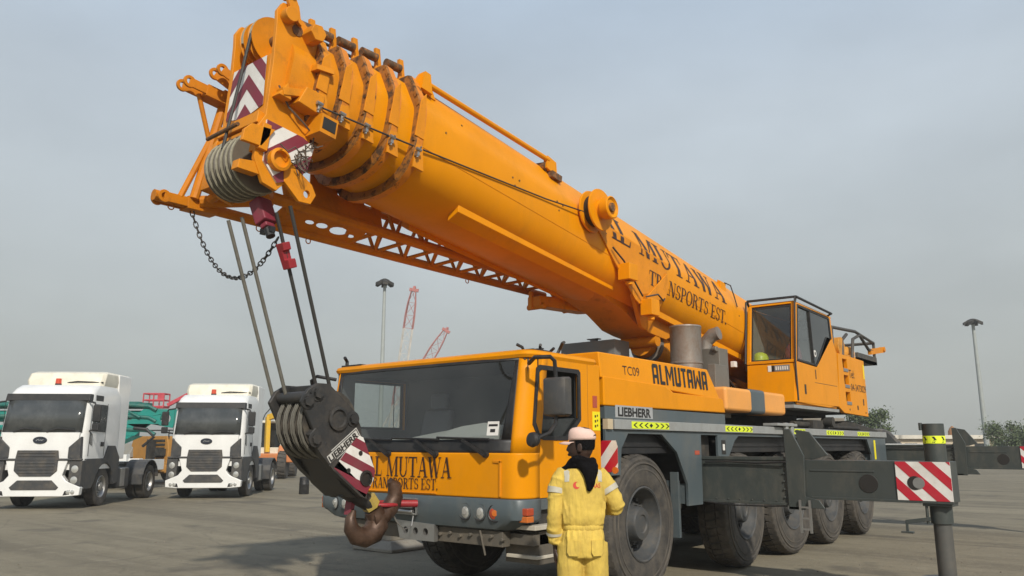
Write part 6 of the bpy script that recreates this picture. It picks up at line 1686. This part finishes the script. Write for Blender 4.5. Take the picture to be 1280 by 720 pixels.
# ================================================================ farther machines
TEAL = mat('pump_teal', (0.008, 0.235, 0.195), 0.45, dirt=.35, dcol=(.10, .16, .13), dscale=2)
TEALD = mat('pump_teal_dark', (0.006, 0.12, 0.10), 0.5, dirt=.3)
def pump():
    root = empty('concrete_pump', (-26.9, 8.1, 0), R(40))
    tag(root, 'concrete pump truck with folded teal boom behind the first white tractor', 'concrete pump')
    # local x runs along the truck, to the right in the photograph
    mb = MB()
    mb.box(-4.5, 2.7, -.25, .25, 2.55, 2.95); mb.box(-4.5, 2.3, .35, .8, 2.65, 3.0)
    b1 = mb.build('boom_arm', TEAL, root, bevel=.03)
    mb = MB(); mb.box(-4.5, 2.5, -.35, .1, 3.05, 3.28); mb.box(-4.5, 1.9, .2, .6, 3.08, 3.35); mb.build('boom_arm', TEALD, root, bevel=.03)
    mb = MB(); mb.box(-4.2, 2.0, -.30, .3, 1.98, 2.42); mb.build('boom_arm', TEAL, root, bevel=.03)
    mb = MB(); mb.prism([(-1.6, 2.0), (2.1, 2.0), (2.7, 2.45), (3.55, 2.30), (3.85, 3.0), (2.4, 3.05), (1.9, 2.6), (.8, 2.45), (-1.6, 2.4)], 'y', -.42, -.36, holes=[[(3.25+.2*math.cos(k*PI/8), 2.66+.2*math.sin(k*PI/8)) for k in range(16)]]); mb.build('elbow_plate', TEAL, root, bevel=.01)
    mb = MB(); mb.prism([(-2.4, 1.35), (.3, 1.2), (2.1, 2.0), (-2.4, 2.0)], 'y', -.4, .4); mb.build('boom_base', TEAL, root, bevel=.03)
    mb = MB()
    for z, y in ((3.18, -.45), (2.75, -.42), (2.25, -.42)): mb.tube([(-4.5, y, z), (1.8, y, z), (2.6, y, z-.05), (2.9, y, z-.2)], .07, 8)
    mb.tube([(1.0, -.5, 2.9), (1.5, -.5, 3.1), (2.3, -.5, 2.7)], .05, 8)
    mb.cyl((.4, -.3, 2.5), (3.2, -.3, 2.7), .09, n=10)
    mb.tube([(2.1, -.5, 2.3), (2.6, -.5, 2.25), (2.9, -.5, 1.95), (2.5, -.5, 1.6)], .06, 8, 1)
    mb.build('delivery_pipe', [TEALD, BLK], root)
    mb = MB()
    mb.prism([(.2, .75), (1.6, .75), (2.0, 1.45), (.6, 1.55), (.0, 1.2)], 'y', -1.1, -.9, holes=[[(x+.09*math.cos(k*PI/5), z+.11*math.sin(k*PI/5)) for k in range(10)] for x, z in ((.8, 1.3), (1.2, 1.05), (1.5, 1.25), (.6, 1.0))])
    mb.box(-4.4, 2.6, -.9, -.6, .8, 1.15); mb.box(1.9, 2.2, -1.1, -.8, .35, 1.3); mb.box(-4.6, 2.8, -.6, .9, .7, 1.1)
    mb.build('support_leg', PWHITE, root, bevel=.01)
    mb = MB(); mb.box(-6.6, -4.7, -1.2, 1.2, .7, 2.9); mb.build('truck_cab', PWHITE, root, bevel=.1)
    for x in (-5.6, -1.5, -.2):
        for y in (-1.0, 1.0):
            w = MB(); w.lathe((x, y-.14, .5), (0, 1, 0), [(0, 0), (.28, .03), (.3, 0), (.48, 0), (.5, .05), (.5, .24), (.48, .28), (.3, .28), (0, .25)], 28); w.build('wheel', RUB, root)
pump()
def dozer():
    root = empty('yellow_loader', (-29.3, 11.9, 0), R(12)); tag(root, 'brownish yellow loader seen from its louvred rear between the white tractors', 'loader')
    Y = mat('old_machine_yellow', (.42, .20, .035), .6, dirt=.5, dcol=(.2, .12, .06))
    mb = MB(); mb.prism([(-1.2, .75), (1.2, .75), (1.25, 1.5), (1.1, 2.05), (-1.1, 2.05), (-1.25, 1.5)], 'y', 0, 2.2); mb.box(-1.3, 1.3, -.15, .4, .45, .8); mb.hexa([(.2, -.4, .5), (1.3, -.4, .5), (1.3, 0, .5), (.2, 0, .5), (.3, -.3, .95), (1.2, -.3, .95), (1.2, 0, .95), (.3, 0, .95)]); mb.build('body', Y, root, bevel=.06)
    mb = MB()
    for k in range(6): mb.box(-.1, 1.0, -.03, .0, .95+.17*k, 1.05+.17*k)
    mb.box(.25, .45, -.35, -.02, 1.0, 1.9); mb.box(.75, 1.1, -.3, 0, 1.2, 1.5); mb.build('radiator_grille', UNDR, root)
    mb = MB(); mb.tube([(-1.15, 0, 2.0), (-1.15, 0, 2.3), (1.2, 0, 2.3), (1.2, 0, 2.0)], .03, 6); mb.tube([(1.2, 0, 2.3), (1.2, 1.5, 2.3)], .03, 6); mb.build('handrail', UNDR, root)
    mb = MB(); mb.prism([(-.8, 2.2), (.8, 2.2), (.75, 3.0), (-.75, 3.0)], 'y', 2.4, 3.8); mb.build('operator_cabin', UNDR, root, bevel=.05)
    mb = MB(); mb.hexa([(-2.1, -.3, 1.1), (-1.0, -.3, 1.1), (-1.0, .8, 1.1), (-2.1, .8, 1.1), (-2.0, .1, 1.75), (-1.1, .1, 1.75), (-1.1, .8, 1.75), (-2.0, .8, 1.75)]); mb.build('engine_hatch', mat('dusty_grey', (.25, .25, .23), .7, dirt=.5), root, bevel=.04)
    for x in (-1.15, 1.0):
        for y in (.6, 4.0):
            w = MB(); w.lathe((x-.2, y, .62), (1, 0, 0), [(0, .055), (.3, .06), (.32, 0), (.58, 0), (.62, .06), (.62, .38), (.58, .44), (.32, .44), (0, .4)], 30); w.build('wheel', RUB, root)
dozer()
def boomlift():
    root = empty('boom_lift', (-41.8, 20.3, .0), R(38)); tag(root, 'red boom lift with raised basket showing above the second tractor roof line', 'boom lift')
    RD = mat('lift_red', (.50, .05, .07), .5, dirt=.3, dcol=(.5, .3, .3))
    k = 1.0
    mb = MB(); mb.bar((-1.2, 0, 4.15), (.1, 0, 4.85), .22); mb.bar((.1, 0, 4.85), (2.6, 0, 3.3), .26); mb.bar((2.6, 0, 3.3), (.6, 0, 1.5), .3); mb.build('arm', RD, root, bevel=.02)
    mb = MB()
    for z in (4.05, 4.45, 4.85):
        mb.tube([(-2.6, -.4, z), (-1.3, -.4, z), (-1.3, .4, z), (-2.6, .4, z)], .05, 6, closed=True)
    for x in (-2.6, -1.95, -1.3):
        for y in (-.4, .4): mb.bar((x, y, 4.0), (x, y, 4.85), .06)
    mb.box(-2.6, -1.3, -.4, .4, 3.95, 4.02); mb.box(-1.7, -1.3, -.42, -.3, 4.4, 4.85); mb.build('basket', RD, root)
    mb = MB(); mb.box(-.8, 2.2, -1.1, 1.1, .6, 1.6); mb.build('base_body', RD, root, bevel=.08)
    for x in (-.6, 2.0):
        for y in (-1.1, 1.1):
            w = MB(); w.cyl((x, y-.18, .5), (x, y+.18, .5), .5, n=24); w.build('wheel', RUB, root)
boomlift()
def loader():
    root = empty('backhoe_loader', (-30.2, 18.5, 0), R(46)); tag(root, 'white and orange backhoe loader half hidden by the hook block', 'backhoe loader')
    mb = MB()
    for x, y in ((-.75, 0), (.75, 0), (-.75, 1.6), (.75, 1.6)): mb.bar((x, y, 1.5), (x*.95, y+.1, 2.8), .12)
    mb.box(-.85, .85, -.05, 1.75, 2.78, 2.92); mb.prism([(-.9, 1.0), (.9, 1.0), (.95, 1.55), (-.95, 1.55)], 'y', -.15, 1.8); mb.build('cabin', mat('cream_paint', (.72, .68, .56), .5, dirt=.4), root, bevel=.05)
    mb = MB(); mb.box(-.72, .72, .02, 1.6, 1.5, 2.78); mb.build('cabin_glass', DKGL, root, smooth=0)
    mb = MB(); mb.box(-.6, 1.6, -.9, 0, .8, 1.25); mb.hexa([(.7, -.8, 1.2), (1.5, -.8, 1.2), (1.5, -.2, 1.2), (.7, -.2, 1.2), (.75, -.7, 1.65), (1.3, -.7, 1.65), (1.3, -.2, 1.65), (.75, -.2, 1.65)]); mb.build('bonnet', mat('loader_orange', (.55, .17, .04), .5, dirt=.5), root, bevel=.06)
    mb = MB(); mb.bar((.15, -.6, 1.3), (.1, -.5, 3.1), .22, .3); mb.bar((.1, -.5, 3.05), (.9, -.9, 3.3), .2, .3); mb.build('dig_arm', mat('arm_yellow', (.68, .40, .015), .5, dirt=.3), root, bevel=.03)
    mb = MB(); mb.tube([(-.3, .2, 2.92), (-.2, .3, 3.25), (.1, .2, 3.6)], .03, 6); mb.tube([(-.1, .2, 2.92), (.2, .3, 3.3)], .03, 6); mb.build('hose', BLK, root)
    for x, y, r in ((.95, -.5, .70), (-.95, -.5, .70), (.95, 2.6, .55), (-.95, 2.6, .55)):
        w = MB(); w.lathe((x-.2, y, r), (1, 0, 0), [(0, .1), (r*.25, .055), (r*.45, .02), (r*.5, 0), (r*.93, 0), (r, .06), (r, .38), (r*.93, .44), (r*.5, .44), (0, .4)], 32)
        for k in range(20):
            a = 2*PI*k/20; w.hexa([(x+s_, y+(r+h)*math.cos(a+da+sk), r+(r+h)*math.sin(a+da+sk)) for h in (-.03, .03) for s_, da, sk in ((-.18, -.06, 0), (.2, -.06, .12), (.2, .06, .12), (-.18, .06, 0))])
        w.build('wheel', RUB, root)
loader()
mb = MB(); mb.lathe((-17.2, 11.4, 0), (0, 0, 1), [(0, .0), (.16, 0), (.17, .02), (.165, .30), (.17, .31), (.17, .34), (.165, .35), (.16, .55), (.12, .58), (0, .58)], 20)
tag(mb.build('drum', BLK), 'small black drum on the concrete just left of the bumper', 'drum')

# ---- flood light masts
def mast(name, x, y, h, label, r=.16, ring=.9):
    root = empty(name, (x, y, 0), .4); tag(root, label, 'light mast', 'tall floodlight masts round the yard')
    pm = bpy.data.materials.get('mast_grey') or mat('mast_grey', (.33, .36, .35), .5, dirt=.2)
    mb = MB(); mb.cyl((0, 0, 0), (0, 0, h), r, r*.55, n=14); mb.cyl((0, 0, 0), (0, 0, .3), r*2, n=14); mb.build('pole', pm, root)
    mb = MB(); mb.cyl((0, 0, h), (0, 0, h+.12), ring*.75, ring*.7, n=16); mb.cyl((0, 0, h+.12), (0, 0, h+.22), ring*.7, ring*.3, n=16); mb.cyl((0, 0, h-.3), (0, 0, h), r*.9, ring*.4, n=12); mb.build('head_frame', UNDR, root)
    for k in range(6):
        a = 2*PI*k/6
        mb = MB(); c = Vector((math.cos(a)*ring*.9, math.sin(a)*ring*.9, h-.1)); t_ = Vector((-math.sin(a), math.cos(a), 0)); o_ = Vector((math.cos(a), math.sin(a), 0))
        mb.hexa([tuple(c + t_*sx*.2 + o_*so*.22 + Vector((0, 0, sz*.12 - so*.12))) for sz in (-1, 1) for sx, so in ((-1, -1), (1, -1), (1, 1), (-1, 1))]); mb.build('floodlight', UNDR, root)
mast('light_mast', -38.5, 33.5, 13.8, 'tall light mast behind the driver cab, left of the far cranes', .20, .5)
mast('light_mast', -6.6, 75.5, 12.7, 'slim light mast on the right beside the green tree', .24, .62)

# ---- far crawler cranes with red and white lattice booms
def far_crane(label, bx, by, tip, w=1.5, bands=4, ph=0):
    root = empty('crawler_crane', (bx, by, 0)); tag(root, label, 'crawler crane', 'far lattice boom cranes')
    FR = bpy.data.materials.get('far_red_hazed') or mat('far_red_hazed', (.40, .14, .12), .6)  # red paled towards pink: distance haze put into the colour
    FW = bpy.data.materials.get('far_white') or mat('far_white', (.62, .58, .52), .6)
    p0 = Vector((0, 0, 2.0)); p1 = Vector(tip) - Vector((bx, by, 0)); d = (p1-p0).normalized()
    u = Vector((.774, .633, 0)); u = (u - d*u.dot(d)).normalized(); v = d.cross(u)
    L_ = (p1-p0).length
    per = L_/bands
    for b in range(bands):
        mb = MB(); s0 = b*per; s1 = s0+per
        def cor(s, su, sv):
            k = w/2*(1 if s < L_-3 else .45+.55*(L_-s)/3)
            return p0 + d*s + u*su*k + v*sv*k
        m = max(2, int(per/1.9)); st = per/m
        for i in range(m):
            a, c = s0+i*st, s0+(i+1)*st
            for su, sv in ((1, 1), (1, -1), (-1, 1), (-1, -1)): mb.bar(cor(a, su, sv), cor(c, su, sv), .12)
            mb.bar(cor(a, 1, 1), cor(c, -1, 1), .055); mb.bar(cor(a, -1, -1), cor(c, 1, -1), .055); mb.bar(cor(a, 1, -1), cor(c, 1, 1), .055); mb.bar(cor(a, -1, 1), cor(c, -1, -1), .055); mb.bar(cor(a, 1, 1), cor(a, -1, 1), .055)
        if b == bands-1:
            mb.bar(p1 - u*.7, p1+u*.8, .5); mb.bar(p1, p1+v*.8+d*.5, .4)
        mb.build('boom_segment', (FR if (b+ph) % 2 else FW), root, smooth=0)
    mb = MB(); mb.box(-1.6, 1.6, -1.5, 4.5, 1.2, 3.4); mb.build('machine_house', FR, root, bevel=.1)
    for x in (-2.3, 1.5):
        mb = MB(); mb.prism([(-2.5, .3), (-2.0, 0), (2.8, 0), (3.3, .3), (3.3, .9), (2.8, 1.2), (-2.0, 1.2), (-2.5, .9)], 'x', x, x+.8); mb.build('track', UNDR, root, smooth=0)
far_crane('far crane with the taller nearly upright red and white lattice boom', -93.6, 84.5, (-87.3, 82.8, 26.8), 1.45, 4, 0)
far_crane('far crane with the shorter leaning reddish lattice boom', -101.5, 88.5, (-90.9, 94.2, 21.7), 1.6, 2, 0)

# ---- right background: low building, vehicles, trees
BW = mat('sand_wall', (.50, .42, .31), .85, dirt=.3, dcol=(.35, .28, .2), dscale=.4)
root = empty('low_building', (-11.6, 85.0, 0), R(39)); tag(root, 'long low sand coloured building far behind the outrigger', 'building')
mb = MB(); mb.box(-7.5, 5.0, 0, 8, 0, 2.35); mb.build('wall', BW, root, smooth=0)
mb = MB(); mb.box(-7.8, 5.3, -.4, 8.3, 2.35, 2.72); mb.build('roof', mat('roof_edge', (.60, .56, .48), .8), root, smooth=0)
for x in (-6, -3.6, -1.2, 1.2, 3.4):
    mb = MB(); mb.box(x-.6, x+.6, -.05, -.003, .9, 1.9); mb.build('window', DKGL, root, smooth=0)
mb = MB(); mb.lathe((1.8, 2.0, 2.72), (0, 0, 1), [(.45, 0), (.42, .4), (.25, .75), (.05, .95), (0, .97)], 14); mb.build('water_tank', mat('tank_rust', (.30, .14, .055), .8), root)
root = empty('white_van', (-3.9, 25.4, 0), R(58)); tag(root, 'white van whose roof shows behind the crane deck', 'van')
mb = MB(); mb.loft([[(x*hw, y, z) for x, y in ((-1, yf), (1, yf), (1, 5.2), (-1, 5.2))] for z, hw, yf in ((.4, 1.0, .05), (1.1, 1.02, .0), (1.35, 1.0, .35), (2.3, .92, 1.35), (2.48, .85, 1.6))]); mb.build('body', PWHITE, root, bevel=.12)
mb = MB(); mb.prism([(.75, 1.5), (1.45, 1.5), (1.75, 2.15), (1.3, 2.15)], 'x', -1.0, 1.0); mb.build('window', DKGL, root, smooth=0)
for x in (-.9, .9):
    for y in (1.0, 4.2):
        w = MB(); w.cyl((x-.12, y, .35), (x+.12, y, .35), .35, n=24); w.build('wheel', RUB, root)
root = empty('flatbed_lorry', (-5.7, 36.2, 0), R(28)); tag(root, 'grey lorry with a dark cab parked behind the rear outrigger', 'lorry')
mb = MB(); mb.box(-2.9, -.9, 0, 2.3, .9, 3.0); mb.build('cargo_box', mat('lorry_taupe', (.20, .175, .14), .7, dirt=.5), root, bevel=.05)
mb = MB(); mb.loft([[(x, y, z) for x, y in ((-.3, -.9), (1.5-f, -.9), (1.5-f, 1.2), (-.3, 1.2))] for z, f in ((.7, 0), (1.7, .05), (2.3, .55), (2.45, .9))]); mb.build('cab', mat('lorry_dark', (.05, .05, .052), .5, dirt=.4), root, bevel=.06)
mb = MB(); mb.prism([(.0, 1.75), (1.2, 1.75), (.8, 2.25), (.0, 2.3)], 'y', -.92, -.9); mb.build('window', DKGL, root, smooth=0)
mb = MB(); mb.box(-.6, 2.9, -1.15, -.95, 1.2, 1.72); mb.box(-.6, 2.9, -.95, 1.3, 1.2, 1.62); mb.build('side_board', PWHITE, root, bevel=.03)
for x in (-2.3, 1.6):
    for y in (-.8, 1.1):
        w = MB(); w.cyl((x, y-.14, .5), (x, y+.14, .5), .5, n=24); w.build('wheel', RUB, root)

LEAF = mat('leaf_green', (.075, .105, .040), .8, var=.5, dscale=.9, dirt=.5, dcol=(.11, .12, .065))
BARK = mat('bark', (.12, .09, .06), .9, dirt=.4)
def tree(label, x, y, h, rx, seed, trunk_h=1.2):
    root = empty('broadleaf_tree', (x, y, 0)); tag(root, label, 'tree', 'trees behind the yard')
    rnd = random.Random(seed)
    mb = MB(); mb.tube([(0, 0, 0), (.05, .02, trunk_h), (.1, .0, h*.6)], [.22, .17, .06], 10)
    tips = []
    for k in range(12):
        a = rnd.uniform(0, 2*PI); z0 = rnd.uniform(trunk_h*.7, h*.5); r = rx*rnd.uniform(.4, .9); z1 = z0 + rnd.uniform(.25, .5)*h
        e = (math.cos(a)*r, math.sin(a)*r, min(z1, h*.92)); mb.tube([(.05, 0, z0), (e[0]*.5, e[1]*.5, (z0+e[2])/2+.1), e], [.09, .06, .02], 6); tips.append(e)
    mb.build('trunk', BARK, root)
    mb = MB()
    cl = tips + [(rnd.uniform(-.7, .7)*rx, rnd.uniform(-.7, .7)*rx, rnd.uniform(.35, .95)*h) for _ in range(16)]
    for c in cl:
        cr_ = rx*rnd.uniform(.18, .38)
        for _ in range(300):
            v = Vector((rnd.gauss(0, .5), rnd.gauss(0, .5), rnd.gauss(0, .42)))*cr_ + Vector(c)
            if v.z < .3: continue
            s_ = rnd.uniform(.04, .10); q = Matrix.Rotation(rnd.uniform(0, 6.28), 3, Vector((rnd.uniform(-1, 1), rnd.uniform(-1, 1), rnd.uniform(-1, 1))).normalized())
            mb.add([v + q @ Vector(p)*s_ for p in ((-1, -.5, 0), (0, -.6, .15), (1, 0, 0), (0, .6, .15), (-1, .4, 0))], [(0, 1, 2, 3, 4)])
    mb.build('crown', LEAF, root, smooth=0, fix=False)
tree('green tree peeping out below the yellow crane side with the phone number', -11.6, 57.8, 4.1, 1.7, 3)
tree('broad green tree at the right edge beside the slim light mast', -3.9, 70.6, 3.5, 2.4, 9)
tree('small green bush tree at the far right edge of the yard', -.9, 73.5, 2.9, 1.7, 12)
# ---- low far edge of the yard and a few more distant things
mb = MB()
mb.prism([(-60, 0), (60, 0), (60, 1.5), (20, 1.6), (-10, 1.45), (-60, 1.6)], 'y', -.12, .12)
w = mb.build('boundary_wall', mat('far_wall', (.36, .335, .28), .9, dirt=.3, dscale=.3), smooth=0); w.location = (-10, 140, 0); w.rotation_euler = (0, 0, R(35)); tag(w, 'long pale boundary wall far behind the whole yard', 'wall')

# ---- dusty air
hz = bpy.data.materials.new('dusty_air'); hz.use_nodes = True
t = hz.node_tree; t.nodes.remove(t.nodes['Principled BSDF'])
pv = t.nodes.new('ShaderNodeVolumePrincipled'); pv.inputs['Color'].default_value = (.86, .87, .85, 1); pv.inputs['Density'].default_value = .0016; pv.inputs['Anisotropy'].default_value = .25
t.links.new(pv.outputs[0], t.nodes['Material Output'].inputs['Volume'])
mb = MB(); mb.box(-150, 70, -40, 190, -1, 36)
tag(mb.build('haze', hz, smooth=0), kind='stuff')

# ---- loose grit on the concrete
rnd = random.Random(11)
mb = MB()
for _ in range(900):
    x = rnd.uniform(-9, 9); y = rnd.uniform(-4.5, 9)
    if -1.6 < x < 1.6 and y > -.2 and rnd.random() < .5: continue
    s_ = rnd.choice((.006, .008, .010, .014, .022)); a = rnd.uniform(0, 6.28)
    p = [(x+s_*math.cos(a+k*2.09)*rnd.uniform(.6, 1.2), y+s_*math.sin(a+k*2.09)*rnd.uniform(.6, 1.2), .001) for k in range(3)]
    mb.add(p + [(x+rnd.uniform(-.3, .3)*s_, y+rnd.uniform(-.3, .3)*s_, s_*rnd.uniform(.5, .9))], [(0, 1, 2), (0, 1, 3), (1, 2, 3), (2, 0, 3)])
tag(mb.build('gravel', mat('grit', (.17, .15, .115), .9, var=.5, dscale=3), smooth=0), kind='stuff')

# ---- parts that were gathered in one mesh but stand apart become parts of their own
def split_apart(stems, gap=.02):
    import bmesh
    for o in [o for o in bpy.data.objects if o.type == 'MESH' and o.name.split('.')[0] in stems]:
        me = o.data; n = len(me.vertices)
        up = list(range(n))
        def find(i):
            while up[i] != i: up[i] = up[up[i]]; i = up[i]
            return i
        for e in me.edges: up[find(e.vertices[0])] = find(e.vertices[1])
        isl = {}
        for i in range(n): isl.setdefault(find(i), []).append(i)
        bx = []
        for k, ids in isl.items():
            cs = [me.vertices[i].co for i in ids]
            bx.append([[min(c[a] for c in cs)-gap/2 for a in range(3)], [max(c[a] for c in cs)+gap/2 for a in range(3)], set(ids)])
        done = False
        while not done:
            done = True
            for i in range(len(bx)):
                for j in range(i+1, len(bx)):
                    if all(bx[i][0][a] <= bx[j][1][a] and bx[j][0][a] <= bx[i][1][a] for a in range(3)):
                        bx[i] = [[min(bx[i][0][a], bx[j][0][a]) for a in range(3)], [max(bx[i][1][a], bx[j][1][a]) for a in range(3)], bx[i][2] | bx[j][2]]
                        del bx[j]; done = False; break
                if not done: break
        if len(bx) < 2: continue
        for k, (_, _, ids) in enumerate(bx):
            bm = bmesh.new(); bm.from_mesh(me); bm.verts.ensure_lookup_table()
            bmesh.ops.delete(bm, geom=[v for v in bm.verts if v.index not in ids], context='VERTS')
            m2 = bpy.data.meshes.new(o.name.split('.')[0]); bm.to_mesh(m2); bm.free()
            for m_ in me.materials: m2.materials.append(m_)
            if k == 0: first_mesh = m2; continue
            c = o.copy(); c.data = m2; COL.objects.link(c)
        o.data = first_mesh
split_apart({'bolt', 'bracket_lug', 'door_gap', 'fin', 'front_trim', 'head_bracket', 'hose', 'jib_strut', 'mirror_arm', 'reeved_rope', 'roller', 'roof_fitting', 'slot', 'rail_bracket', 'deck_pipe'})
